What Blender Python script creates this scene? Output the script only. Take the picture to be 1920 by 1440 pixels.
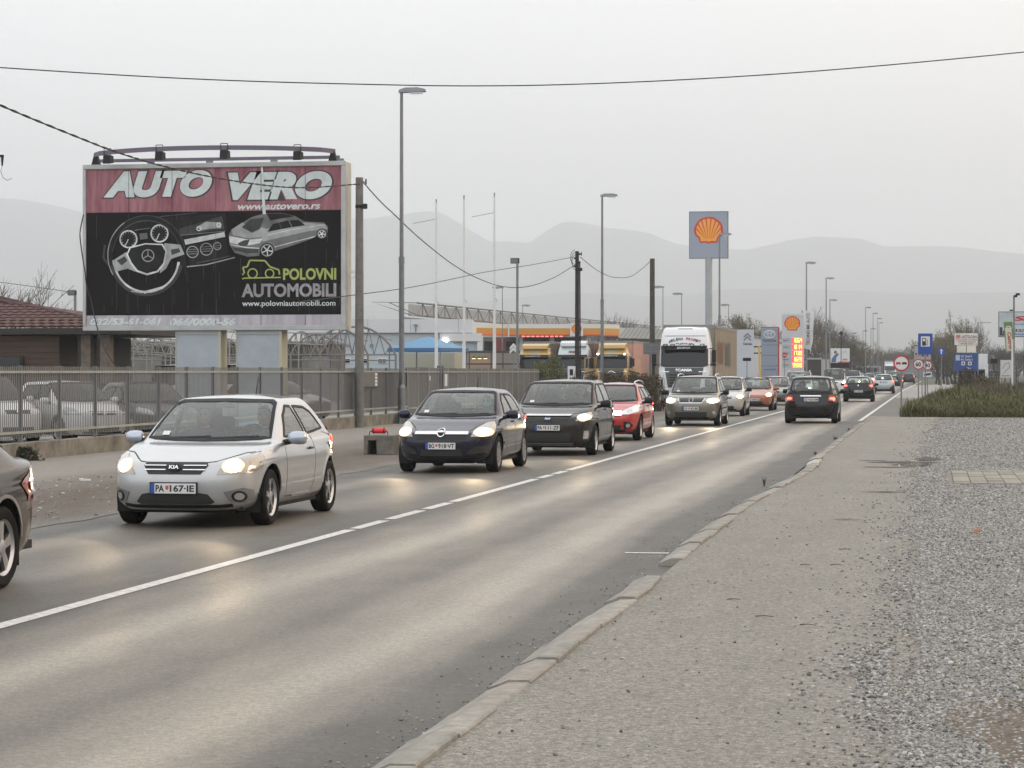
import bpy, bmesh, math, random
import numpy as np
from mathutils import Vector, Matrix, noise
from mathutils.bvhtree import BVHTree
R = math.radians
random.seed(7)
sc = bpy.context.scene
for o in list(bpy.data.objects): bpy.data.objects.remove(o)
COL = sc.collection

# ------------------------------------------------------------------ camera
F, HC, HY = 4434.0, 1.75, 696.0        # focal length in photo pixels, eye height, horizon row
TH = R(10.0)                            # the road runs along +Y, the camera looks 10 deg left of it
CS, SN = math.cos(TH), math.sin(TH)
cam = bpy.data.objects.new('camera', bpy.data.cameras.new('camera'))
COL.objects.link(cam)
cam.location = (0, 0, HC)
cam.rotation_euler = (R(90) - math.atan((720 - HY) / F), 0, TH)
cam.data.lens = F / 1920 * 36; cam.data.sensor_width = 36
cam.data.clip_start = 0.5; cam.data.clip_end = 60000
cam.data.dof.use_dof = False
sc.camera = cam

def cw(px, Z):                          # image column + distance along the view axis -> (x, y)
    X = (px - 960) * Z / F
    return X * CS - Z * SN, X * SN + Z * CS
def hz(py, Z): return HC + (HY - py) * Z / F
def gp(px, py, z=0.0):
    Z = F * (HC - z) / (py - HY)
    return cw(px, Z)
def zu(px, u):                          # distance at which an image column meets the line x = u
    t = (px - 960) / F
    return u / (t * CS - SN)
def vu(px, u): return cw(px, zu(px, u))[1]

# ------------------------------------------------------------------ world, sun, exposure
SUN_EL, SUN_AZ = R(9), R(64)          # azimuth clockwise from +Y
w = bpy.data.worlds.new("World"); sc.world = w; w.use_nodes = True
nt = w.node_tree; nt.nodes.clear()
out = nt.nodes.new('ShaderNodeOutputWorld'); bg = nt.nodes.new('ShaderNodeBackground')
sky = nt.nodes.new('ShaderNodeTexSky'); sky.sky_type = 'NISHITA'; sky.sun_disc = False
sky.sun_elevation = SUN_EL; sky.sun_rotation = SUN_AZ; sky.dust_density = 4; sky.air_density = 1.0
mixw = nt.nodes.new('ShaderNodeMix'); mixw.data_type = 'RGBA'
mixw.inputs[0].default_value = 0.80
# the overcast: an even grey cloud layer, a little streaky and warmer low down
tcw = nt.nodes.new('ShaderNodeTexCoord'); mp = nt.nodes.new('ShaderNodeMapping')
mp.inputs['Scale'].default_value = (1.6, 1.6, 7.0)
nz = nt.nodes.new('ShaderNodeTexNoise'); nz.inputs['Scale'].default_value = 1.7; nz.inputs['Detail'].default_value = 4
cr = nt.nodes.new('ShaderNodeValToRGB')
SKYC = (7.4, 7.38, 7.35)
cr.color_ramp.elements[0].position = .3; cr.color_ramp.elements[1].position = .75
cr.color_ramp.elements[0].color = (.93, .935, .94, 1); cr.color_ramp.elements[1].color = (1.0, .99, .97, 1)
sc_ = nt.nodes.new('ShaderNodeMix'); sc_.data_type = 'RGBA'; sc_.blend_type = 'MULTIPLY'; sc_.inputs[0].default_value = 1
sc_.inputs[7].default_value = (*SKYC, 1)
L = nt.links.new
L(tcw.outputs['Generated'], mp.inputs[0]); L(mp.outputs[0], nz.inputs['Vector']); L(nz.outputs['Fac'], cr.inputs[0])
gn = nt.nodes.new('ShaderNodeVectorMath'); gn.operation = 'DOT_PRODUCT'      # the cloud layer warms towards the low sun
gn.inputs[1].default_value = (math.sin(SUN_AZ), math.cos(SUN_AZ), 0.0); L(tcw.outputs['Generated'], gn.inputs[0])
wr_ = nt.nodes.new('ShaderNodeMapRange'); wr_.interpolation_type = 'SMOOTHSTEP'; L(gn.outputs['Value'], wr_.inputs[0]); wr_.inputs[1].default_value = .30; wr_.inputs[2].default_value = 1.0
wm = nt.nodes.new('ShaderNodeMix'); wm.data_type = 'RGBA'; L(wr_.outputs[0], wm.inputs[0]); wm.inputs[6].default_value = (.985, .99, 1.0, 1); wm.inputs[7].default_value = (1.55, 1.12, .76, 1)
wx = nt.nodes.new('ShaderNodeMix'); wx.data_type = 'RGBA'; wx.blend_type = 'MULTIPLY'; wx.inputs[0].default_value = 1; L(cr.outputs[0], wx.inputs[6]); L(wm.outputs[2], wx.inputs[7])
L(wx.outputs[2], sc_.inputs[6]); L(sky.outputs[0], mixw.inputs[6]); L(sc_.outputs[2], mixw.inputs[7])
L(mixw.outputs[2], bg.inputs[0]); bg.inputs[1].default_value = 0.15
L(bg.outputs[0], out.inputs[0])
sd = bpy.data.lights.new('sun', 'SUN'); sd.energy = 1.2; sd.angle = R(18); sd.color = (1.0, .82, .62)
so = bpy.data.objects.new('sun', sd); COL.objects.link(so)
dirv = Vector((math.sin(SUN_AZ) * math.cos(SUN_EL), math.cos(SUN_AZ) * math.cos(SUN_EL), math.sin(SUN_EL)))
so.rotation_euler = dirv.to_track_quat('Z', 'Y').to_euler()
sc.view_settings.view_transform = 'Standard'; sc.view_settings.look = 'None'
sc.view_settings.exposure = 0.82; sc.view_settings.gamma = 1.0; sc.view_settings.use_curve_mapping = False
sc.render.engine = 'CYCLES'
cy = sc.cycles
cy.use_denoising = True; cy.max_bounces = 8; cy.diffuse_bounces = 3; cy.glossy_bounces = 3; cy.transparent_max_bounces = 16
cy.transmission_bounces = 4; cy.volume_bounces = 1; cy.caustics_reflective = False; cy.caustics_refractive = False
cy.sample_clamp_indirect = 6

# ------------------------------------------------------------------ materials
MATS = {}
def mat(name, col=(.5, .5, .5), rough=.6, metal=0, coat=0, emit=None, es=0, var=0, vscale=3, col2=None, bump=0, bscale=60,
        spec=.5, streak=None, alpha=None, coords='Object', coatr=.05, detail=5, dirt=None):
    if name in MATS: return MATS[name]
    m = bpy.data.materials.new(name); m.use_nodes = True; MATS[name] = m
    n = m.node_tree.nodes; l = m.node_tree.links.new
    b = n['Principled BSDF']
    b.inputs['Base Color'].default_value = (*col, 1); b.inputs['Roughness'].default_value = rough
    b.inputs['Metallic'].default_value = metal; b.inputs['Specular IOR Level'].default_value = spec
    if coat: b.inputs['Coat Weight'].default_value = coat; b.inputs['Coat Roughness'].default_value = coatr
    if emit: b.inputs['Emission Color'].default_value = (*emit, 1); b.inputs['Emission Strength'].default_value = es
    if var or bump or dirt:
        tc = n.new('ShaderNodeTexCoord'); mp = n.new('ShaderNodeMapping'); l(tc.outputs[coords], mp.inputs[0])
        if streak: mp.inputs['Scale'].default_value = streak
    if var:
        t = n.new('ShaderNodeTexNoise'); t.inputs['Scale'].default_value = vscale; t.inputs['Detail'].default_value = detail
        t.inputs['Roughness'].default_value = .65
        l(mp.outputs[0], t.inputs['Vector'])
        r = n.new('ShaderNodeValToRGB'); c2 = col2 or tuple(c * (1 - var) for c in col)
        r.color_ramp.elements[0].color = (*c2, 1); r.color_ramp.elements[1].color = (*[min(1, c * (1 + var * .5)) for c in col], 1)
        r.color_ramp.elements[0].position = .32; r.color_ramp.elements[1].position = .68
        l(t.outputs['Fac'], r.inputs[0]); l(r.outputs[0], b.inputs['Base Color'])
    if bump:
        t = n.new('ShaderNodeTexNoise'); t.inputs['Scale'].default_value = bscale; t.inputs['Detail'].default_value = 4
        l(tc.outputs[coords], t.inputs['Vector'])
        bu = n.new('ShaderNodeBump'); bu.inputs['Strength'].default_value = bump; bu.inputs['Distance'].default_value = .02
        l(t.outputs['Fac'], bu.inputs['Height']); l(bu.outputs[0], b.inputs['Normal'])
    return m
def paint(name, col, metal=.35, rough=.32, dust=.18):      # car paint with clear coat and a film of road dust on the lower body
    if name in MATS: return MATS[name]
    m = mat(name, col, rough, metal, coat=1.0, coatr=.06, spec=.2 if max(col) < .05 else .5); ck = .62 if max(col) < .05 else 1.0
    n = m.node_tree.nodes; l = m.node_tree.links.new; b = n['Principled BSDF']
    tc = n.new('ShaderNodeTexCoord'); sp = n.new('ShaderNodeSeparateXYZ'); l(tc.outputs['Object'], sp.inputs[0])
    t = n.new('ShaderNodeTexNoise'); t.inputs['Scale'].default_value = 3.5; t.inputs['Detail'].default_value = 6; l(tc.outputs['Object'], t.inputs['Vector'])
    mr = n.new('ShaderNodeMapRange'); l(sp.outputs[2], mr.inputs[0])
    mr.inputs[1].default_value = .2; mr.inputs[2].default_value = .85; mr.inputs[3].default_value = .95; mr.inputs[4].default_value = .12
    mu = n.new('ShaderNodeMath'); mu.operation = 'MULTIPLY'; l(mr.outputs[0], mu.inputs[0]); l(t.outputs['Fac'], mu.inputs[1])
    mu2 = n.new('ShaderNodeMath'); mu2.operation = 'MULTIPLY'; l(mu.outputs[0], mu2.inputs[0]); mu2.inputs[1].default_value = dust * 3
    mu2.use_clamp = True
    mx = n.new('ShaderNodeMix'); mx.data_type = 'RGBA'; l(mu2.outputs[0], mx.inputs[0])
    mx.inputs[6].default_value = (*col, 1); mx.inputs[7].default_value = (.13, .115, .095, 1); l(mx.outputs[2], b.inputs['Base Color'])
    inv = n.new('ShaderNodeMath'); inv.operation = 'SUBTRACT'; inv.inputs[0].default_value = ck; l(mu2.outputs[0], inv.inputs[1])
    l(inv.outputs[0], b.inputs['Coat Weight'])
    rr = n.new('ShaderNodeMath'); rr.operation = 'MULTIPLY_ADD'; l(mu2.outputs[0], rr.inputs[0]); rr.inputs[1].default_value = .4; rr.inputs[2].default_value = rough
    l(rr.outputs[0], b.inputs['Roughness'])
    return m
def glass(name, tint=(.75, .85, .82), refl=1.0, dust=.10):
    if name in MATS: return MATS[name]
    m = bpy.data.materials.new(name); m.use_nodes = True; MATS[name] = m
    n = m.node_tree.nodes; l = m.node_tree.links.new; n.clear()
    o = n.new('ShaderNodeOutputMaterial'); tr = n.new('ShaderNodeBsdfTransparent'); gl = n.new('ShaderNodeBsdfGlossy')
    tr.inputs[0].default_value = (*tint, 1); gl.inputs['Roughness'].default_value = .02
    lw = n.new('ShaderNodeFresnel'); ge = n.new('ShaderNodeNewGeometry'); io = n.new('ShaderNodeMapRange'); l(ge.outputs['Backfacing'], io.inputs[0]); io.inputs[3].default_value = 1.52; io.inputs[4].default_value = 1/1.52; l(io.outputs[0], lw.inputs[0])
    mm = n.new('ShaderNodeMath'); mm.operation = 'MULTIPLY_ADD'; mm.inputs[1].default_value = 1.35 * refl; mm.inputs[2].default_value = .02 * refl; mm.use_clamp = True
    l(lw.outputs[0], mm.inputs[0])
    mx = n.new('ShaderNodeMixShader'); l(mm.outputs[0], mx.inputs[0]); l(tr.outputs[0], mx.inputs[1]); l(gl.outputs[0], mx.inputs[2])
    df = n.new('ShaderNodeBsdfDiffuse'); df.inputs[0].default_value = (.32, .33, .31, 1)
    t = n.new('ShaderNodeTexNoise'); t.inputs['Scale'].default_value = 1.1; t.inputs['Detail'].default_value = 2
    tc = n.new('ShaderNodeTexCoord'); l(tc.outputs['Object'], t.inputs['Vector'])
    m2 = n.new('ShaderNodeMath'); m2.operation = 'MULTIPLY'; m2.inputs[1].default_value = dust * 2; l(t.outputs['Fac'], m2.inputs[0])
    mx2 = n.new('ShaderNodeMixShader'); l(m2.outputs[0], mx2.inputs[0]); l(mx.outputs[0], mx2.inputs[1]); l(df.outputs[0], mx2.inputs[2])
    l(mx2.outputs[0], o.inputs[0]); return m

# ------------------------------------------------------------------ mesh helpers
class MB:
    def __init__(s): s.v = []; s.f = []; s.mi = []; s.m = 0
    def add(s, vs, fs):
        b = len(s.v); s.v += [tuple(p) for p in vs]; s.f += [tuple(b + i for i in f) for f in fs]; s.mi += [s.m] * len(fs); return s
    def box(s, x0, x1, y0, y1, z0, z1):
        if x0 > x1: x0, x1 = x1, x0
        if y0 > y1: y0, y1 = y1, y0
        if z0 > z1: z0, z1 = z1, z0
        return s.add([(x0,y0,z0),(x1,y0,z0),(x1,y1,z0),(x0,y1,z0),(x0,y0,z1),(x1,y0,z1),(x1,y1,z1),(x0,y1,z1)],
              [(0,3,2,1),(4,5,6,7),(0,1,5,4),(1,2,6,5),(2,3,7,6),(3,0,4,7)])
    def cbox(s, c, d, rz=0, bev=0):
        x, y, z = [k / 2 for k in d]; cz, sz = math.cos(rz), math.sin(rz); vs = []
        for sx, sy, szz in ((-1,-1,-1),(1,-1,-1),(1,1,-1),(-1,1,-1),(-1,-1,1),(1,-1,1),(1,1,1),(-1,1,1)):
            X, Y = sx * x, sy * y; vs.append((c[0] + X*cz - Y*sz, c[1] + X*sz + Y*cz, c[2] + szz*z))
        return s.add(vs, [(0,3,2,1),(4,5,6,7),(0,1,5,4),(1,2,6,5),(2,3,7,6),(3,0,4,7)])
    def quad(s, a, b, c, d): return s.add([a, b, c, d], [(0,1,2,3)])
    def tube(s, pts, r, n=6, r1=None, cap=True):
        pts = [Vector(p) for p in pts]; k = len(pts); rings = []
        for i, p in enumerate(pts):
            t = (pts[min(i+1, k-1)] - pts[max(i-1, 0)]).normalized()
            a = t.cross(Vector((0,0,1)));
            if a.length < .05: a = t.cross(Vector((1,0,0)))
            a.normalize(); b = t.cross(a)
            rr = r if r1 is None else r + (r1 - r) * i / (k - 1)
            if isinstance(r, (list, tuple)): rr = r[i]
            rings.append([p + a*rr*math.cos(2*math.pi*j/n) + b*rr*math.sin(2*math.pi*j/n) for j in range(n)])
        vs = [q for g in rings for q in g]; fs = []
        for i in range(k-1):
            for j in range(n):
                fs.append((i*n+j, i*n+(j+1)%n, (i+1)*n+(j+1)%n, (i+1)*n+j))
        if cap: fs += [tuple(range(n))[::-1], tuple((k-1)*n + j for j in range(n))]
        return s.add(vs, fs)
    def prism(s, poly, fn, d0, d1):          # polygon (a,b) extruded; fn(a,b,d)->xyz
        n = len(poly); vs = [fn(a, b, d0) for a, b in poly] + [fn(a, b, d1) for a, b in poly]
        fs = [tuple(range(n)), tuple(range(2*n-1, n-1, -1))] + [(i, n+i, n+(i+1)%n, (i+1)%n) for i in range(n)]
        return s.add(vs, fs)
    def lathe(s, prof, n=24, axis='z', c=(0,0,0), cap=False):
        vs = []; fs = []; k = len(prof)
        for i, (r, h) in enumerate(prof):
            for j in range(n):
                a = 2*math.pi*j/n; x, y = r*math.cos(a), r*math.sin(a)
                p = (x, y, h) if axis == 'z' else (h, x, y) if axis == 'x' else (x, h, y)
                vs.append((p[0]+c[0], p[1]+c[1], p[2]+c[2]))
        for i in range(k-1):
            for j in range(n): fs.append((i*n+j, i*n+(j+1)%n, (i+1)*n+(j+1)%n, (i+1)*n+j))
        if cap: fs += [tuple(range(n))[::-1], tuple((k-1)*n+j for j in range(n))]
        return s.add(vs, fs)
    def mesh(s, name):
        me = bpy.data.meshes.new(name); me.from_pydata(s.v, [], s.f); me.update(); return me
    def build(s, name, m=None, parent=None, smooth=False, loc=None, fix=True, bevel=0, angle=35):
        me = s.mesh(name)
        if fix:
            b = bmesh.new(); b.from_mesh(me); bmesh.ops.recalc_face_normals(b, faces=b.faces[:])
            if bevel: bmesh.ops.bevel(b, geom=b.edges[:], offset=bevel, segments=1, affect='EDGES', profile=.5)
            b.to_mesh(me); b.free()
        return link(name, me, m, parent, smooth, loc, None if bevel else s.mi)
def link(name, me, m=None, parent=None, smooth=False, loc=None, mi=None):
    ms = m if isinstance(m, (list, tuple)) else [m] if m else []
    if not me.materials:
        for k in ms: me.materials.append(k)
    if mi and len(ms) > 1: me.polygons.foreach_set('material_index', mi)
    if smooth:
        me.polygons.foreach_set('use_smooth', [True] * len(me.polygons))
        if smooth != 2:
            try: me.set_sharp_from_angle(angle=R(38))
            except Exception: pass
    o = bpy.data.objects.new(name, me); COL.objects.link(o)
    if parent: o.parent = parent
    if loc: o.location = loc
    return o
def tag(o, label=None, cat=None, group=None, kind=None):
    if label: o['label'] = label
    if cat: o['category'] = cat
    if group: o['group'] = group
    if kind: o['kind'] = kind
    return o
def thing(name, label, cat, loc=(0,0,0), rz=0, group=None):
    o = bpy.data.objects.new(name, None); COL.objects.link(o); o.empty_display_size = .2
    o.location = loc; o.rotation_euler = (0, 0, rz); return tag(o, label, cat, group)
def copy_tree(o, parent=None, loc=None, rz=None, label=None):
    c = o.copy(); COL.objects.link(c)
    if parent: c.parent = parent
    for ch in o.children: copy_tree(ch, c)
    if loc: c.location = loc
    if rz is not None: c.rotation_euler = (0, 0, rz)
    if label: c['label'] = label
    return c
_txt = {}
def text_mesh(body, bold=0, shear=0, res=3):
    if bold > .05: res = 10
    k = (body, bold, shear)
    if k not in _txt:
        cu = bpy.data.curves.new('t', 'FONT'); cu.body = body; cu.size = 1; cu.offset = bold; cu.shear = shear; cu.resolution_u = res
        o = bpy.data.objects.new('t', cu); COL.objects.link(o)
        me = bpy.data.meshes.new_from_object(o.evaluated_get(bpy.context.evaluated_depsgraph_get()))
        bpy.data.objects.remove(o); bpy.data.curves.remove(cu)
        v = np.zeros(len(me.vertices) * 3); me.vertices.foreach_get('co', v); v = v.reshape(-1, 3)
        fs = [tuple(p.vertices) for p in me.polygons]; bpy.data.meshes.remove(me)
        mn, mx = v.min(0), v.max(0); v = (v - mn) / np.maximum(mx - mn, 1e-6); _txt[k] = (v[:, :2], fs)
    return _txt[k]
def text(body, x0, x1, z0, z1, y, m, parent, bold=.02, shear=0, name='lettering', axis='-y', fn=None, thick=.004):
    v, fs = text_mesh(body, bold, shear)
    P = []
    for a, b in v:
        X = x0 + (x1 - x0) * a; Z = z0 + (z1 - z0) * b
        P.append(fn(X, Z) if fn else (X, y, Z))
    me = bpy.data.meshes.new(name); me.from_pydata(P, [], fs); me.update()
    return link(name, me, m, parent)
def disc2(cx, cz, r, n=20, rz=None): return [(cx + r*math.cos(2*math.pi*i/n), cz + (rz or r)*math.sin(2*math.pi*i/n)) for i in range(n)]
def flat(polys, y, m, parent, name, fn=None, thick=0):     # flat polygons in x,z
    mb = MB()
    for p in polys:
        if thick: mb.prism(p, (lambda a, b, d: (a, d, b)), y, y + thick)
        else: mb.add([(fn(a, b) if fn else (a, y, b)) for a, b in p], [tuple(range(len(p)))])
    return mb.build(name, m, parent, fix=bool(thick))
def ring2(cx, cz, r0, r1, n=28, a0=0, a1=2*math.pi, sq=1.0):      # annulus as quads
    o = []
    for i in range(n):
        a, b = a0 + (a1-a0)*i/n, a0 + (a1-a0)*(i+1)/n
        o.append([(cx+r0*math.cos(a), cz+sq*r0*math.sin(a)), (cx+r1*math.cos(a), cz+sq*r1*math.sin(a)), (cx+r1*math.cos(b), cz+sq*r1*math.sin(b)), (cx+r0*math.cos(b), cz+sq*r0*math.sin(b))])
    return o
def band2(pts, w):                    # polyline band as quads in 2D
    o = []
    for (a, b), (c, d) in zip(pts[:-1], pts[1:]):
        L_ = math.hypot(c-a, d-b) or 1; nx, nz = -(d-b)/L_*w/2, (c-a)/L_*w/2
        o.append([(a+nx, b+nz), (a-nx, b-nz), (c-nx, d-nz), (c+nx, d+nz)])
    return o
# common materials
M = dict(
 black=mat('black_plastic', (.012,.012,.013), .6, spec=.3), rubber=mat('tyre_rubber', (.014,.0135,.013), .9, spec=.2, var=.4, vscale=9, bump=.2, bscale=40),
 dark=mat('dark_interior', (.02,.02,.021), .85), seat=mat('seat_fabric', (.035,.036,.04), .95), chrome=mat('chrome', (.75,.75,.76), .14, 1),
 alu=mat('alloy_rim', (.50,.50,.51), .3, .85), hub=mat('grey_hubcap', (.30,.30,.31), .4, .6), well=mat('wheel_well', (.012,.012,.012), .95),
 lens=mat('lamp_lens', (.30,.29,.27), .12, .45, coat=1, emit=(1,.6,.3), es=.035), glow=mat('reflector_glow', (.5,.4,.3), .2, emit=(1,.66,.34), es=.75), lensoff=mat('lamp_lens_unlit', (.42,.43,.45), .1, .5, coat=1),
 bulb=mat('headlamp_glow', (1,.9,.75), .3, emit=(1,.80,.50), es=7), bulb2=mat('headlamp_glow_white', (1,.95,.85), .3, emit=(1,.95,.86), es=14),
 amber=mat('amber_lens', (.7,.25,.03), .15, coat=1), red=mat('tail_lens', (.25,.008,.008), .15, coat=1), redlit=mat('tail_lamp_lit', (.6,.02,.01), .2, emit=(1,.07,.035), es=5),
 plate=mat('plate_white', (.62,.63,.62), .5), pblue=mat('plate_blue', (.02,.07,.35), .5), ink=mat('plate_ink', (.012,.012,.014), .6),
 galv=mat('galvanised_steel', (.20,.21,.22), .5, .5, var=.25, vscale=2), conc=mat('pole_concrete', (.17,.165,.15), .9, var=.3, vscale=4, bump=.3, bscale=30),
 white=mat('white_paint', (.62,.63,.64), .5, var=.1, vscale=2), glass=glass('window_glass'), wglass=glass('windshield_glass', (.84,.95,.91), 1.0, .10), dglass=mat('dark_glass', (.008,.010,.011), .08, spec=.45),
)
for _n, _c in (('road_sign_red', (.42,.03,.04)), ('sign_white', (.62,.62,.61)), ('sign_back', (.12,.12,.12)), ('sign_black', (.02,.02,.02)), ('sign_blue', (.015,.06,.30))): mat(_n, _c, .45)
# ================================================================== cars
def catmull(P, t):
    n = len(P) - 1; i = min(int(t * n), n - 1); f = t * n - i
    p0, p1, p2, p3 = P[max(i-1, 0)], P[i], P[i+1], P[min(i+2, n)]
    o = []
    for a, b, c, d in zip(p0, p1, p2, p3):
        m1 = (c - a) / 2; m2 = (d - b) / 2
        # limit overshoot
        if (c - b) * m1 < 0: m1 = 0
        if (c - b) * m2 < 0: m2 = 0
        o.append((2*b - 2*c + m1 + m2)*f**3 + (-3*b + 3*c - 2*m1 - m2)*f*f + m1*f + b)
    return o
def unit_ring(n, N):
    K = 1200; pts = []
    for i in range(K):
        a = 2*math.pi*i/K; c, s = math.cos(a), math.sin(a)
        pts.append((math.copysign(abs(c)**(2/n), c), math.copysign(abs(s)**(2/n), s)))
    P = np.array(pts + [pts[0]]); d = np.r_[0, np.cumsum(np.hypot(*np.diff(P, axis=0).T))]
    q = np.arange(N) / N * d[-1]
    return np.interp(q, d, P[:, 0]), np.interp(q, d, P[:, 1])
def body_bm(S, N=128, NL=44):
    L = S['L']; W = S['W']; H = S['H']; g = S.get
    cy_, cz = S['cowl']; nose = g('nose', .68); lip = g('lip', .60); rf = S['roof_f']; rr = S['roof_r']; bz = g('belt', cz); rb = g('rbelt', cz + .05)
    tum = g('tum', .25); rl = g('rlean', .14); zb = g('zb', .20); crown = g('crown', .045); he = H - crown
    lev = [ # zf, yf, zs, w, zr, yr, n
     (zb, .11, zb+.02, W-.10, zb+.04, L-.14, 5), (zb+.07, .03, zb+.10, W-.035, zb+.13, L-.04, 5), (.42, .0, .45, W-.008, .50, L, 5),
     (lip-.04, .0, .60, W, .64, L, 5), (lip+.06, g('lipy', .03), .71, W, .76, L-.02, 5.2), (nose+.04, g('nosey', .13), .79, W-.01, .86, L-.05, 5.5),
     (nose + (cz-nose)*.45, .13 + (cy_-.13)*.30, .85+(cz-.95)*.5, W-.022, .92+(rb-1)*.7, L-.08, 6), (nose + (cz-nose)*.78, .13 + (cy_-.13)*.62, bz-.03, W-.038, rb-.04, L-.11, 7),
     (cz, cy_, bz+.005, W-.055, rb, L-rl, 7), (cz+(he-cz)*.30, cy_+(rf-cy_)*.24, bz+(he-bz)*.30, W-.055-tum*.20, rb+(he-rb)*.28, L-rl-(rr-rl)*.20, 6.5),
     (cz+(he-cz)*.66, cy_+(rf-cy_)*.55, bz+(he-bz)*.66, W-.055-tum*.53, rb+(he-rb)*.64, L-rl-(rr-rl)*.50, 6), (he-.045, cy_+(rf-cy_)*.82, he-.045, W-.055-tum*.80, he-.045, L-rl-(rr-rl)*.80, 5.5),
     (he, rf, he-.008, W-.055-tum, he, L-rr, 5)]
    ymid = L * .54; yc = (rf + L - rr) / 2
    rows = []
    for k in range(NL + 1):
        rows.append(catmull(lev, k / NL))
    last = rows[-1]
    for q in (.93, .82, .68, .52, .34, .16): rows.append([last[0], last[1], last[2], last[3], last[4], last[5], last[6], q])
    vs = []; bow = g('bow', .13); rbow = g('rbow', .09)
    for r in rows:
        q = r[7] if len(r) > 7 else 1.0
        xs, ts = unit_ring(round(r[6] * 4) / 4, N)
        for x, t in zip(xs, ts):
            if t < 0: y = ymid + (ymid - r[1]) * t + bow * x * x * abs(t)**6; z = r[2] + (r[0] - r[2]) * abs(t)**4
            else: y = ymid + (r[5] - ymid) * t - rbow * x * x * t**6; z = r[2] + (r[4] - r[2]) * t**4
            X = x * r[3]
            if q < 1: X *= q; y = yc + (y - yc) * q; z = z + crown * (1 - q*q)
            vs.append((X, y, z))
    nr = len(rows); top = len(vs); vs.append((0, yc, he + crown)); fs = []
    for i in range(nr - 1):
        for j in range(N): fs.append((i*N+j, i*N+(j+1)%N, (i+1)*N+(j+1)%N, (i+1)*N+j))
    for j in range(N): fs.append(((nr-1)*N+j, (nr-1)*N+(j+1)%N, top))
    bm = bmesh.new(); V = [bm.verts.new(v) for v in vs]
    for f in fs: bm.faces.new([V[i] for i in f])
    bmesh.ops.recalc_face_normals(bm, faces=bm.faces[:])
    if sum(f.normal.z for f in bm.faces) < 0: bmesh.ops.reverse_faces(bm, faces=bm.faces[:])
    return bm
def inside(p, poly):
    x, y = p; c = False; j = len(poly) - 1
    for i in range(len(poly)):
        xi, yi = poly[i]; xj, yj = poly[j]
        if (yi > y) != (yj > y) and x < (xj-xi)*(y-yi)/(yj-yi) + xi: c = not c
        j = i
    return c
AX = {'f': (lambda p: (p[0], p[2]), lambda a, b: Vector((a, -3, b)), Vector((0, 1, 0))),
      'r': (lambda p: (p[0], p[2]), lambda a, b: Vector((a, 9, b)), Vector((0, -1, 0))),
      'R': (lambda p: (p[1], p[2]), lambda a, b: Vector((3, a, b)), Vector((-1, 0, 0))),
      'L': (lambda p: (p[1], p[2]), lambda a, b: Vector((-3, a, b)), Vector((1, 0, 0))),
      'T': (lambda p: (p[0], p[1]), lambda a, b: Vector((a, b, 4)), Vector((0, 0, -1)))}
def cut(bm, poly, ax):                 # cut a convex opening through one side of the shell
    pj, _, d = AX[ax]
    xs = [p[0] for p in poly]; ys = [p[1] for p in poly]
    fc = [f for f in bm.faces if f.normal.dot(d) < -.05 and min(xs)-.15 < pj(f.calc_center_median())[0] < max(xs)+.15 and min(ys)-.15 < pj(f.calc_center_median())[1] < max(ys)+.15]
    geom = list({*fc, *[e for f in fc for e in f.edges], *[v for f in fc for v in f.verts]})
    cx, cyy = sum(xs)/len(xs), sum(ys)/len(ys)
    for i in range(len(poly)):
        a = poly[i]; b = poly[(i+1) % len(poly)]
        e = (b[0]-a[0], b[1]-a[1]); nn = (-e[1], e[0])
        if ax in 'fr': co = Vector((a[0], 0, a[1])); no = Vector((nn[0], 0, nn[1]))
        else: co = Vector((0, a[0], a[1])); no = Vector((0, nn[0], nn[1]))
        if no.length < 1e-9: continue
        geom = bmesh.ops.bisect_plane(bm, geom=geom, dist=1e-5, plane_co=co, plane_no=no.normalized())['geom']
    dead = [g for g in geom if isinstance(g, bmesh.types.BMFace) and inside(pj(g.calc_center_median()), poly)]
    bmesh.ops.delete(bm, geom=dead, context='FACES')
def cast(T, a, b, ax, off):
    _, og, d = AX[ax]
    p, n, i, ds = T.ray_cast(og(a, b), d)
    if p is None:
        q, n, i, ds = T.find_nearest(og(a, b) + d * 3)
        p = q
    if n.dot(d) > 0: n = -n
    return p + n * off, n
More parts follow.
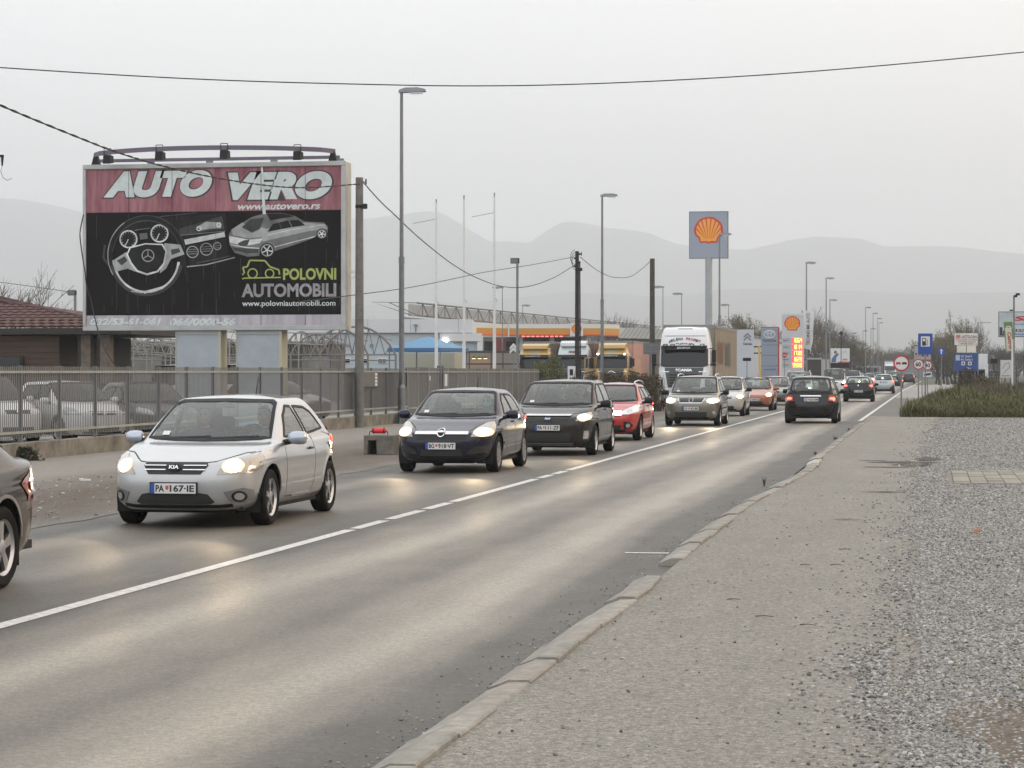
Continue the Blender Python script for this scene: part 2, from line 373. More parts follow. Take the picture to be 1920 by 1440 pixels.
def patch(T, poly, ax, m, parent, name, off=.004, d=.07, rim=.012, fit=False):
    b = bmesh.new(); vs = [b.verts.new((x, y, 0)) for x, y in poly]; b.faces.new(vs)
    xs = [p[0] for p in poly]; ys = [p[1] for p in poly]
    for k in range(1, int((max(xs)-min(xs))/d) + 1):
        bmesh.ops.bisect_plane(b, geom=b.verts[:]+b.edges[:]+b.faces[:], plane_co=(min(xs)+k*d, 0, 0), plane_no=(1,0,0))
    for k in range(1, int((max(ys)-min(ys))/d) + 1):
        bmesh.ops.bisect_plane(b, geom=b.verts[:]+b.edges[:]+b.faces[:], plane_co=(0, min(ys)+k*d, 0), plane_no=(0,1,0))
    nn = {}
    for v in b.verts:
        p, n = cast(T, v.co.x, v.co.y, ax, off); v.co = p; nn[v.index] = n
    b.verts.index_update(); N_ = AX[ax][2]
    if fit:                              # one smooth sheet of glass: cubic surface through the sampled shell
        pj = AX[ax][0]; k_ = 1 if ax in 'fr' else 0; uv = np.array([pj(v.co) for v in b.verts]); dd = np.array([v.co[k_] for v in b.verts]); c0 = uv.mean(0); q = (uv - c0)/np.abs(uv - c0).max()
        A = np.stack([q[:,0]**i * q[:,1]**j for i in range(5) for j in range(4) if i + j <= 4], 1); sol = np.linalg.lstsq(A, dd, rcond=None)[0]
        for v, y_ in zip(b.verts, A @ sol): v.co[k_] = y_
    bmesh.ops.recalc_face_normals(b, faces=b.faces[:])
    if sum(f.normal.dot(N_) for f in b.faces) > 0: bmesh.ops.reverse_faces(b, faces=b.faces[:])
    if rim:
        be = [e for e in b.edges if e.is_boundary]
        r = bmesh.ops.extrude_edge_only(b, edges=be)
        for v in [g for g in r['geom'] if isinstance(g, bmesh.types.BMVert)]: v.co += N_ * rim
    me = bpy.data.meshes.new(name); b.to_mesh(me); b.free()
    return link(name, me, m, parent, True)
def strip(T, pts, w, ax, m, parent, name, off=.003, closed=False, seg=.06, h=0):
    if closed: pts = pts + [pts[0]]
    P = []
    for (a, b), (c, d) in zip(pts[:-1], pts[1:]):
        k = max(1, int(math.hypot(c-a, d-b)/seg))
        P += [(a+(c-a)*i/k, b+(d-b)*i/k) for i in range(k)]
    if not closed: P.append(pts[-1])
    n = len(P); vs = []; fs = []
    for i, (a, b) in enumerate(P):
        q0 = P[(i-1) % n] if closed else P[max(i-1, 0)]; q1 = P[(i+1) % n] if closed else P[min(i+1, n-1)]
        tx, ty = q1[0]-q0[0], q1[1]-q0[1]; l_ = math.hypot(tx, ty) or 1; nx, ny = -ty/l_*w/2, tx/l_*w/2
        p1, n1 = cast(T, a+nx, b+ny, ax, off); p2, n2 = cast(T, a-nx, b-ny, ax, off)
        vs += [p1, p2, p1 - n1*(.01+h), p2 - n2*(.01+h)]
    for i in range(n if closed else n-1):
        a, b = 4*i, 4*((i+1) % n)
        fs += [(a, a+1, b+1, b), (a+2, a, b, b+2), (a+1, a+3, b+3, b+1)]
    mb = MB(); mb.add(vs, fs); o = mb.build(name, m, parent); return o
_wheels = {}
def wheel(parent, loc, side, r=.32, w=.205, style='five', lod=1):
    k = (r, w, style, lod)
    if k not in _wheels:
        n = 32 if lod else 16
        t = MB(); rr = r * .67
        t.lathe([(rr, -w/2+.02), (rr+.02, -w/2+.004), (r-.035, -w/2), (r-.008, -w/2+.02), (r, -w/2+.05), (r, w/2-.05), (r-.008, w/2-.02), (r-.035, w/2), (rr+.02, w/2-.004), (rr, w/2-.02)], n, 'x')
        tm = t.mesh('wheel'); tm.materials.append(M['rubber'])
        q = MB(); q.lathe([(rr, -w/2+.02), (rr-.012, 0), (rr-.02, w/2-.035), (rr, w/2-.018), (rr+.004, w/2-.012)], n, 'x')
        q.m = 1; q.lathe([(rr-.01, 0), (.02, 0)], n, 'x'); q.m = 0
        if style in ('five', 'six', 'plain5'):
            K = {'five': 5, 'six': 6, 'plain5': 5}[style]
            for i in range(K):
                a = 2*math.pi*i/K + .3; ca, sa = math.cos(a), math.sin(a)
                for (r0, r1, w0, w1) in ((.03, rr*.98, .052, .085 if style != 'plain5' else .10),):
                    if style == 'five':
                        segs = [((.04, 0), (rr*.6, 0), .06, .05), ((rr*.5, .0), (rr*.98, .045), .036, .03), ((rr*.5, .0), (rr*.98, -.045), .036, .03)]
                    else: segs = [((.03, 0), (rr*.98, 0), .06, w1)]
                    for (s0, s1, wa, wb) in segs:
                        P = []
                        for (u_, v_), ww in ((s0, wa), (s1, wb)):
                            for sg in (-1, 1): P.append((u_, v_ + sg*ww/2))
                        loop = [P[0], P[1], P[3], P[2]]
                        xo = w/2 - .03
                        vs = [(xo + .004*(1 if j < 2 else 0), u_*ca - v_*sa, u_*sa + v_*ca) for j, (u_, v_) in enumerate(loop)] + [(xo-.03, u_*ca - v_*sa, u_*sa + v_*ca) for u_, v_ in loop]
                        q.add(vs, [(0,1,2,3),(7,6,5,4),(0,4,5,1),(1,5,6,2),(2,6,7,3),(3,7,4,0)])
            q.lathe([(.065, w/2-.045), (.062, w/2-.02), (.03, w/2-.012), (.001, w/2-.010)], 16, 'x')
        else:
            q.lathe([(rr, w/2-.02), (rr*.8, w/2-.012), (rr*.45, w/2-.03), (.05, w/2-.02), (.001, w/2-.015)], n, 'x')
            q.m = 1
            for i in range(9):
                a = 2*math.pi*i/9; y_, z_ = rr*.66*math.cos(a), rr*.66*math.sin(a)
                q.lathe([(.02, w/2-.012), (.001, w/2-.011)], 8, 'x', (0, y_, z_))
        rm = q.mesh('rim'); rm.materials.append(M['alu'] if style != 'cap' else M['hub']); rm.materials.append(M['well'])
        rm.polygons.foreach_set('material_index', q.mi)
        _wheels[k] = (tm, rm)
        for me in (tm, rm):
            bb = bmesh.new(); bb.from_mesh(me); bmesh.ops.recalc_face_normals(bb, faces=bb.faces[:]); bb.to_mesh(me); bb.free()
            me.polygons.foreach_set('use_smooth', [True]*len(me.polygons)); me.set_sharp_from_angle(angle=R(35))
    tm, rm = _wheels[k]
    o = bpy.data.objects.new('wheel', tm); COL.objects.link(o); o.parent = parent; o.location = loc
    if side < 0: o.rotation_euler = (0, 0, math.pi)
    q = bpy.data.objects.new('rim', rm); COL.objects.link(q); q.parent = o
    return o
def mirror_poly(p): return [(-a, b) for a, b in reversed(p)]
def number_plate(T, parent, body, zc, front=True, w=.52, h=.112, yoff=0):
    ax = 'f' if front else 'r'
    p, n = cast(T, 0, zc, ax, 0); s = -1 if front else 1; y0 = p.y + s*(.022+yoff); mb = MB()
    mb.box(-w/2-.012, w/2+.012, y0, y0 - s*.03, zc-h/2-.012, zc+h/2+.012)
    pl = mb.build('number_plate', M['black'], parent); y1 = y0 + s*.002
    sgn = 1 if front else -1
    fn = lambda X, Z: (X*sgn, y1 + s*.002, Z)
    flat([[(-w/2, zc-h/2), (w/2, zc-h/2), (w/2, zc+h/2), (-w/2, zc+h/2)]], y1, M['plate'], pl, 'plate_face', fn=lambda X, Z: (X*sgn, y1, Z))
    flat([[(-w/2, zc-h/2), (-w/2+.045, zc-h/2), (-w/2+.045, zc+h/2), (-w/2, zc+h/2)]], 0, M['pblue'], pl, 'country_band', fn=fn)
    a, b = body
    text(a, -w/2+.058, -w/2+.155, zc-.038, zc+.038, 0, M['ink'], pl, .03, fn=fn)
    flat([[(-w/2+.172, zc-.005), (-w/2+.19, zc-.02), (-w/2+.208, zc-.005), (-w/2+.208, zc+.03), (-w/2+.172, zc+.03)]], 0, MATS['plate_crest'] if 'plate_crest' in MATS else mat('plate_crest', (.5,.08,.06), .5), pl, 'crest', fn=fn)
    text(b, -w/2+.222, w/2-.018, zc-.038, zc+.038, 0, M['ink'], pl, .03, fn=fn)
    return pl
_seatcache = {}
def seat_mesh():
    if 's' not in _seatcache:
        mb = MB(); mb.cbox((0, .0, .12), (.48, .5, .16)); mb.cbox((0, .27, .42), (.46, .14, .56)); mb.cbox((0, .32, .79), (.26, .09, .18))
        mb.cbox((0, .31, .69), (.1, .03, .06)); me = mb.mesh('seat'); b = bmesh.new(); b.from_mesh(me); bmesh.ops.recalc_face_normals(b, faces=b.faces[:])
        bmesh.ops.bevel(b, geom=b.edges[:], offset=.035, segments=2, affect='EDGES'); b.to_mesh(me); b.free(); me.materials.append(M['seat'])
        me.polygons.foreach_set('use_smooth', [True]*len(me.polygons)); _seatcache['s'] = me
    return _seatcache['s']
def make_car(S, label, cat, loc, rz=0, group='cars on the road'):
    t = thing(S.get('name', 'car'), label, cat, loc, rz, group); g = S.get
    lod = g('lod', 1); L, W, H = S['L'], S['W'], S['H']
    bm = body_bm(S, 176 if lod == 2 else 96 if lod else 56, 64 if lod == 2 else 36 if lod else 24)
    T = BVHTree.FromBMesh(bm)
    if lod == 2: bh = body_bm(S, 352, 128); T = BVHTree.FromBMesh(bh); bh.free()
    pm = S['paint']; wr = g('wr', .32); wf = g('wf', .88); wb = wf + S['wb']
    # wheel arches
    ar = wr + .055
    for yw in (wf, wb):
        pl = [(yw - ar, -.2)] + [(yw - ar*math.cos(a), wr + .01 + ar*math.sin(a)) for a in [math.pi*i/(14 if lod else 8) for i in range((14 if lod else 8)+1)]] + [(yw + ar, -.2)]
        for ax in 'RL': cut(bm, pl, ax)
    cy_, cz = S['cowl']; he = H - g('crown', .045); rf = S['roof_f']; tum = g('tum', .25)
    # window outlines
    wsw0, wsw1 = g('ws', (W-.165, W-.055-tum+.015)); zt = he - .03; z0 = cz + .02
    ws = [(-wsw0, z0+.015), (-wsw0*.5, z0-.002), (0, z0-.008), (wsw0*.5, z0-.002), (wsw0, z0+.015), ((wsw0*.45+wsw1*.55), z0+(zt-z0)*.55), (wsw1, zt-.035), (wsw1-.05, zt-.008), (0, zt+.004), (-wsw1+.05, zt-.008), (-wsw1, zt-.035), (-(wsw0*.45+wsw1*.55), z0+(zt-z0)*.55)]
    rw0, rw1 = g('rw', (W-.22, W-.055-tum-.02)); rz0 = g('rwz', g('rbelt', cz+.05) + .02); rzt = he - .06
    rwp = [(-rw0, rz0+.04), (-rw0+.06, rz0), (rw0-.06, rz0), (rw0, rz0+.04), (rw1, rzt-.03), (rw1-.05, rzt), (-rw1+.05, rzt), (-rw1, rzt-.03)]
    sw = S['sw']
    hollow = lod >= 1 and not g('solid')
    if hollow:
        def shrink(p, k):
            cx = sum(a for a, b in p)/len(p); cz_ = sum(b for a, b in p)/len(p); o = []
            for a, b in p:
                d = math.hypot(a-cx, b-cz_) or 1; o.append((cx+(a-cx)*(1-k/d), cz_+(b-cz_)*(1-k/d)))
            return o
        cut(bm, shrink(ws, .018), 'f'); cut(bm, shrink(rwp, .018), 'r')
        for p in sw:
            for ax in 'RL': cut(bm, shrink(p, .014), ax)
    me = bpy.data.meshes.new('body'); bm.to_mesh(me); bm.free()
    body = link('body', me, pm, t, 2)
    if hollow:      # shell thickness so that the inside reads dark
        me.materials.append(M['dark'])
        md = body.modifiers.new('shell', 'SOLIDIFY'); md.thickness = .018; md.offset = -1; md.material_offset = 1; md.material_offset_rim = 0
    wg, sg = (M['wglass'], g('sglass', M['glass'])) if hollow else (M['dglass'], M['dglass'])
    wo = .002 if hollow else .014
    patch(T, ws, 'f', wg, t, 'windshield', wo, .06, .006, hollow); patch(T, rwp, 'r', g('rglass', sg), t, 'rear_window', wo, .06, .006, hollow)
    strip(T, ws, .035, 'f', M['black'], t, 'windshield_seal', .006+wo, True, .08); strip(T, rwp, .05, 'r', M['black'], t, 'rear_window_seal', .006+wo, True, .08)
    for ax in ('RL' if lod else 'R'):
        for p in sw:
            q = patch(T, p, ax, sg, t, 'side_window', wo, .06, .006, hollow)
            strip(T, p, .03, ax, M['black'], q, 'window_seal', .006+wo, True, .08)
        if lod:
            for sm in g('seams', []): strip(T, sm, .009, ax, M['black'], t, 'door_seam', .0015, False, .06)
            if g('trimz'): strip(T, [(g('wf', .88)+.42, g('trimz')), (wb-.45, g('trimz')+.02)], .035, ax, g('trimm', M['black']), t, 'side_trim', .012)
            for (hy, hz_) in g('handles', []):
                p, n = cast(T, hy, hz_, ax, .02); mb = MB(); mb.cbox((p.x, hy, hz_), (.03, .19, .032)); mb.build('door_handle', g('handlem', pm), t, True, bevel=.012)
        # arch liner
    for yw in (wf, wb):
        for s in (-1, 1):
            mb = MB(); K = 14; xo = (W-.05)*s; xi = (W-.34)*s
            P = [(yw - ar*1.0*math.cos(math.pi*i/K), wr+.01 + ar*1.0*math.sin(math.pi*i/K)) for i in range(K+1)]
            P = [(yw-ar, .16)] + P + [(yw+ar, .16)]
            for (a, b), (c, d) in zip(P[:-1], P[1:]): mb.add([(xo, a, b), (xo, c, d), (xi, c, d), (xi, a, b)], [(0,1,2,3)])
            mb.add([(xi, a, b) for a, b in P], [tuple(range(len(P)))])
            mb.build('wheel_well', M['well'], t, fix=False)
            if lod == 2 or (lod and s > 0):
                T_ = T; strip(T_, [(yw - (ar+.012)*math.cos(a), wr+.01+(ar+.012)*math.sin(a)) for a in [math.pi*(.04+.92*i/12) for i in range(13)]], .03, 'R' if s > 0 else 'L', g('archm', pm), t, 'wheel_arch', .008, False, .08)
            wheel(t, (s*(W-.115), yw, wr), s, wr, .205, g('rim', 'cap'), lod)
    mb = MB(); mb.box(-W+.36, W-.36, .25, L-.3, .17, .30); mb.box(-W+.1, W-.1, wf+ar+.02, wb-ar-.02, .18, .27); mb.box(-W+.20, W-.20, .34, wf-ar-.03, .19, .27); mb.box(-W+.32, W-.32, wb+ar+.03, max(wb+ar+.06, L-.5), .26, .34)
    mb.build('underbody', M['well'], t)
    # sill and lip in dark plastic
    if lod and not g('nolip'): strip(T, [(-W*.62, g('zb', .2)+.06), (W*.62, g('zb', .2)+.06)], .05, 'f', M['black'], t, 'front_lip', .01)
    if lod == 2: patch(T, rect(-.56,-.47, cz+.055, cz+.10), 'f', M['white'], t, 'windshield_sticker', .012, .05, .002)
    if hollow:
        mb = MB(); mb.cbox((0, cy_+.35, cz-.16), (2*W-.2, .55, .24)); mb.cbox((-.38 if g('drv', 1) > 0 else .38, cy_+.5, cz-.01), (.3, .2, .07)); mb.box(-W+.12, W-.12, cy_+.4, L-.35, .27, .34)
        mb.build('dashboard', M['dark'], t)
        zs_ = g('seatz', H - 1.10); dy = g('seaty', cy_ + 1.15)
        for x_ in (-.37, .37):
            o = bpy.data.objects.new('seat', seat_mesh()); COL.objects.link(o); o.parent = t; o.location = (x_, dy, zs_)
        mb = MB(); mb.cbox((0, dy+1.05, zs_+.36), (2*W-.42, .16, .6)); mb.cbox((0, dy+.8, zs_+.06), (2*W-.42, .5, .22))
        for x_ in (-.42, .42): mb.cbox((x_, dy+1.09, zs_+.74), (.24, .08, .14))
        mb.build('rear_seat', M['seat'], t, bevel=.03)
        mb = MB(); cx = -g('drvx', -.37); K = 16
        mb = MB(); xx = .37
        mb.tube([(xx + .185*math.cos(2*math.pi*i/K), cy_+.72 + .06*math.sin(2*math.pi*i/K), cz+.005 + .17*math.sin(2*math.pi*i/K)) for i in range(K+1)], .014, 6)
        mb.tube([(xx-.17, cy_+.71, cz), (xx+.17, cy_+.71, cz)], .016, 6); mb.tube([(xx, cy_+.72, cz), (xx, cy_+.5, cz-.1)], .03, 6)
        mb.build('steering_wheel', M['dark'], t)
        mb = MB(); p, n = cast(T, 0, he-.07, 'f', -.05); mb.cbox((0, p.y+.06, he-.09), (.22, .03, .06)); mb.build('rear_view_mirror', M['dark'], t, bevel=.01)
    # mirrors
    for s in (-1, 1):
        mb = MB(); my, mz = cy_ + g('mo', .42), cz + g('mz', .03)
        mb.lathe([(.001, -.10), (.055, -.095), (.078, -.05), (.085, .02), (.08, .075), (.06, .10), (.001, .10)], 14, 'x')
        vs = [(s*(W+.10) + x*1.05, my + y*.8 + abs(x)*.35*(1 if x*s > 0 else 0), mz + z*.95) for x, y, z in mb.v]; mb.v = vs
        mr = mb.build('wing_mirror', g('mirm', pm), t, 2)
        m2 = MB(); m2.tube([(s*(W-.07), my-.02, mz-.06), (s*(W+.04), my, mz-.035)], .035, 8); m2.build('mirror_arm', M['black'], mr, True)
    # wipers
    if lod:
        for x0, x1 in ((-.55, .05), (.0, .60)):
            strip(T, [(x0, cz+.022), (x1, cz+.045)], .016, 'f', M['black'], t, 'wiper', .012)
    # front end
    for d in S['front'](S): front_piece(T, t, d, 'f')
    for d in S['rear'](S): front_piece(T, t, d, 'r')
    if g('plate'): number_plate(T, t, g('plate'), g('pz', .45), True)
    if g('rplate'): number_plate(T, t, g('rplate'), g('rpz', .75), False)
    if g('rails'):
        for s in (-1, 1):
            xr = s*(W-.055-tum-.02); zt_ = he + .02; y0, y1 = rf+.1, L-g('roof_r')-.1
            mb = MB(); mb.tube([(xr, y0-.14, zt_-.02), (xr, y0, zt_+.045), (xr, (y0+y1)/2, zt_+.075), (xr, y1, zt_+.04), (xr, y1+.12, zt_-.03)], .018, 8); mb.build('roof_rail', g('railm', M['chrome']), t, True)
    if g('ant', 1):
        mb = MB(); ya = L-g('roof_r')-.2 if g('ant', 1) == 1 else rf+.1; mb.tube([(0, ya, H-.01), (0, ya+.10, H+g('antl', .18))], .008, 5, .003); mb.build('antenna', M['black'], t, True)
    if g('beam'):          # the dipped beams of the lit headlights
        for s in (-1, 1):
            ld = bpy.data.lights.new('headlight_beam', 'SPOT'); ld.energy = g('beam'); ld.color = (1, .74, .45); ld.spot_size = R(50); ld.spot_blend = .8; ld.shadow_soft_size = .06
            lo = bpy.data.objects.new('headlight_beam', ld); COL.objects.link(lo); lo.parent = t; lo.location = (s*W*.75, -.16, g('lip', .62)+.06); lo.rotation_euler = (R(90-3), 0, R(180))
    return t, T
def front_piece(T, t, d, ax):
    kind, poly, m, opt = d; sym = opt.get('sym', False)
    for p in ([poly, mirror_poly(poly)] if sym else [poly]):
        if kind == 'strip': o = strip(T, p, opt.get('w', .02), ax, m, t, opt['name'], opt.get('off', .008), opt.get('closed', False), .06)
        else: o = patch(T, p, ax, m, t, opt['name'], opt.get('off', .006)+.004, opt.get('d', .045), opt.get('rim', .018))
        sg = 1 if p is poly else -1
        for q, mm, nm, off in opt.get('sub', []):
            qq = q if sg == 1 else mirror_poly(q)
            if nm == 'bulb':
                cx_ = sum(a for a, b in qq)/len(qq); cz_ = sum(b for a, b in qq)/len(qq); patch(T, [(cx_+(a-cx_)*1.4, cz_+(b-cz_)*1.3) for a, b in qq], ax, M['glow'], o, 'reflector', off+.002, .04, .004)
            patch(T, qq, ax, mm, o, nm, off+(.007 if nm == 'bulb' else .001), .04, .004)
        if opt.get('lamp') and ax == 'f':
            pass
def sub_text(T, t, s, x0, x1, zc, h, ax, m, off=.02, name='lettering', bold=.03, shear=0):
    sg = 1 if ax == 'f' else -1
    def fn(X, Z):
        p, n = cast(T, X*sg, Z, ax, off); return p
    return text(s, x0, x1, zc-h/2, zc+h/2, 0, m, t, bold, shear, name, fn=fn)
def ell(cx, cz, a, b, n=18): return [(cx + a*math.cos(2*math.pi*i/n), cz + b*math.sin(2*math.pi*i/n)) for i in range(n)]
def rect(x0, x1, z0, z1): return [(x0, z0), (x1, z0), (x1, z1), (x0, z1)]
# ------------------------------------------------------------------ people (drivers): one skinned body, seated, hands forward on the wheel
_pm = {}
def person_meshes():
    if 'b' in _pm: return _pm
    V = [(0,0,.10), (0,.03,.30), (0,.05,.48), (0,.04,.575), (0,.02,.64),
         (.17,.05,.50), (.24,-.08,.30), (.17,-.34,.36), (.15,-.42,.42), (-.17,.05,.50), (-.24,-.08,.30), (-.17,-.34,.36), (-.15,-.42,.42),
         (.10,-.02,.08), (.13,-.42,.14), (.13,-.60,-.22), (.13,-.72,-.26), (-.10,-.02,.08), (-.13,-.42,.14), (-.13,-.60,-.22), (-.13,-.72,-.26)]
    E = [(0,1),(1,2),(2,3),(3,4),(2,5),(5,6),(6,7),(7,8),(2,9),(9,10),(10,11),(11,12),(0,13),(13,14),(14,15),(15,16),(0,17),(17,18),(18,19),(19,20)]
    Rr = [.17,.165,.15,.062,.055,.075,.052,.036,.03,.075,.052,.036,.03,.10,.08,.05,.04,.10,.08,.05,.04]
    me = bpy.data.meshes.new('person'); me.from_pydata(V, E, []); o = bpy.data.objects.new('p', me); COL.objects.link(o)
    o.modifiers.new('s', 'SKIN'); sk = me.skin_vertices[0].data
    for i, r in enumerate(Rr): sk[i].radius = (r, r*.8 if i in (0,1,2) else r)
    sk[0].use_root = True
    o.modifiers.new('u', 'SUBSURF').levels = 2
    m = bpy.data.meshes.new_from_object(o.evaluated_get(bpy.context.evaluated_depsgraph_get())); bpy.data.objects.remove(o)
    # head joined on the neck: an egg with brow, nose, chin and ears
    b = bmesh.new(); b.from_mesh(m)
    h = bmesh.ops.create_uvsphere(b, u_segments=20, v_segments=14, radius=1)['verts']
    for v in h:
        x, y, z = v.co
        k = 1 - .22*max(0, -z)
        X, Y, Z = x*.078*k, y*.098*(1 if y > 0 else .95)*k, z*.122
        if y < -.75 and abs(x) < .28: Y -= .022*max(0, 1-abs(z+.12)/.28)*(1-abs(x)/.28)
        if y < -.6 and .05 < z < .35 and .15 < abs(x) < .6: Y += .008
        if abs(x) > .93 and abs(z) < .3 and y > -.1: X *= 1.14
        v.co = (X, Y - .012, Z + .735)
    # hands with fingers closed on the wheel
    for s in (-1, 1):
        for f in range(4):
            g = bmesh.ops.create_cone(b, segments=6, radius1=.010, radius2=.008, depth=.07, cap_ends=True, matrix=Matrix.Translation((s*.145 + (f-1.5)*.004, -.45, .40+f*.019)) @ Matrix.Rotation(R(75), 4, 'Y'))
        bmesh.ops.create_cone(b, segments=6, radius1=.012, radius2=.009, depth=.055, cap_ends=True, matrix=Matrix.Translation((s*.12, -.43, .465)) @ Matrix.Rotation(R(30), 4, 'Y'))
    b.to_mesh(m); b.free()
    skin = mat('skin', (.27,.155,.11), .6); m.materials.clear(); m.materials.append(mat('dark_jacket', (.03,.032,.04), .9)); m.materials.append(skin)
    mi = [1 if (p.center.z > .60 or p.center.y < -.40 and p.center.z > .36) else 0 for p in m.polygons]; m.polygons.foreach_set('material_index', mi)
    m.polygons.foreach_set('use_smooth', [True]*len(m.polygons)); _pm['b'] = m
    hb = bmesh.new(); r = bmesh.ops.create_uvsphere(hb, u_segments=20, v_segments=14, radius=1)
    dead = []
    for v in hb.verts:
        x, y, z = v.co; v.co = (x*.086, y*.106 - .006, z*.13 + .738)
        if (z < .35 and y < -.1) or z < -.5 or (y < -.55 and z < .62): dead.append(v)
    bmesh.ops.delete(hb, geom=dead, context='VERTS'); hm = bpy.data.meshes.new('hair'); hb.to_mesh(hm); hb.free(); hm.materials.append(mat('dark_hair', (.02,.014,.01), .8))
    hm.polygons.foreach_set('use_smooth', [True]*len(hm.polygons)); _pm['h'] = hm
    kb = bmesh.new(); bmesh.ops.create_uvsphere(kb, u_segments=20, v_segments=14, radius=1); dead = []
    for v in kb.verts:
        x, y, z = v.co; v.co = (x*.083, y*.104 - .02, z*.125 + .735)
        if not (y < -.25 and -.75 < z < .05): dead.append(v)
    bmesh.ops.delete(kb, geom=dead, context='VERTS'); km = bpy.data.meshes.new('face_mask'); kb.to_mesh(km); kb.free(); km.materials.append(mat('mask_cloth', (.12,.45,.42), .8)); _pm['m'] = km
    return _pm
def person(car, S, label, x=.37, mask=False, pas=False):
    p = person_meshes(); o = bpy.data.objects.new('person', p['b']); COL.objects.link(o)
    dy = S.get('seaty', S['cowl'][0] + 1.15); zs = S.get('seatz', S['H'] - 1.10)
    c, s = math.cos(car.rotation_euler.z), math.sin(car.rotation_euler.z); X, Y = x, dy + .08
    o.location = (car.location.x + X*c - Y*s, car.location.y + X*s + Y*c, car.location.z + zs + .10); o.rotation_euler = car.rotation_euler
    tag(o, label, 'person')
    h = bpy.data.objects.new('hair', p['h']); COL.objects.link(h); h.parent = o
    if 'e' not in p:
        e_ = MB(); [e_.lathe([(.001,-.012),(.010,-.008),(.012,0),(.010,.008),(.001,.012)], 8, 'z', (s_*.031, -.091, .755)) for s_ in (-1,1)]; e_.box(-.024,.024,-.094,-.088,.688,.694); p['e'] = e_.mesh('eyes_and_mouth'); p['e'].materials.append(mat('eye_dark', (.03,.015,.012), .4))
    q_ = bpy.data.objects.new('eyes_and_mouth', p['e']); COL.objects.link(q_); q_.parent = o
    if mask: k = bpy.data.objects.new('face_mask', p['m']); COL.objects.link(k); k.parent = o
    return o
# ------------------------------------------------------------------ front and rear ends
LN, BK = M['lens'], M['black']
mesh_b = mat('grille_mesh', (.018,.018,.018), .6)
def fr_silver_hatch(S):
    W = S['W']
    return [
     ('p', [(.47,.60), (.80,.615), (.845,.69), (.835,.79), (.79,.83), (.72,.815), (.60,.74), (.50,.66)], LN, dict(sym=True, name='headlight', off=.008, sub=[(ell(.62,.69,.075,.055), M['bulb'], 'bulb', .014), (ell(.80,.735,.035,.045), M['amber'] if 0 else M['lens'], 'side_lamp', .012)])),
     ('strip', [(-.84,.845), (-.66,.83), (-.44,.745), (-.36,.735), (.36,.735), (.44,.745), (.66,.83), (.84,.845)], BK, dict(name='bonnet_gap', w=.008, off=.002)),
     ('p', [(-.30,.605), (.30,.605), (.37,.70), (.35,.725), (-.35,.725), (-.37,.70)], mesh_b, dict(name='upper_grille', off=.004, sub=[(rect(-.345,-.10,.646,.655), M['chrome'], 'grille_bar', .018), (rect(.10,.345,.646,.655), M['chrome'], 'grille_bar', .018), (rect(-.355,-.10,.690,.699), M['chrome'], 'grille_bar', .018), (rect(.10,.355,.690,.699), M['chrome'], 'grille_bar', .018), (ell(0,.668,.078,.034), BK, 'emblem', .03)])),
     ('p', [(-.40,.275), (.40,.275), (.45,.30), (.38,.385), (.30,.40), (-.30,.40), (-.38,.385), (-.45,.30)], mesh_b, dict(name='lower_grille', off=.002)),
     ('p', [(.54,.41), (.60,.30), (.72,.285), (.80,.33), (.79,.43), (.72,.455)], mat('recess_shade_grey', (.20,.20,.21), .4, .5, coat=.5), dict(sym=True, name='fog_light_recess', off=.004, sub=[(ell(.68,.36,.066,.062), BK, 'fog_light_rim', .010), (ell(.68,.36,.042,.040), M['lensoff'], 'fog_light', .016)])),  # shade of the fog lamp hollow put into a darker body tone
     ('strip', [(-.62,.262), (-.5,.25), (.5,.25), (.62,.262)], BK, dict(name='front_spoiler', w=.035, off=.006)),
    ]
def rear_generic(zl=.80, wl=.18, hl=.26, lit=True, xl=None, chrome=False, glassy=False):
    def f(S):
        W = S['W']; x1 = W - .03; x0 = x1 - wl
        o = [('p', [(x0, zl), (x1-.01, zl-.02), (x1, zl+hl*.5), (x1-.05, zl+hl), (x0+.05, zl+hl*.95)], M['red'], dict(sym=True, name='tail_light', off=.008, sub=[(ell((x0+x1)/2, zl+hl*.38, wl*.30, hl*.20), M['redlit' if lit else 'lensoff'], 'brake_lamp', .016)])),
             ('strip', [(-W+.25,.62), (W-.25,.62)], BK, dict(name='boot_gap', w=.012, off=.002)),
             ('p', rect(-W+.22, W-.22, .30, .42), S.get('bump', BK), dict(name='rear_bumper_insert', off=.006))]
        if chrome: o.append(('p', rect(-.34,.34, chrome, chrome+.035), M['chrome'], dict(name='boot_trim', off=.02)))
        return o
    return f
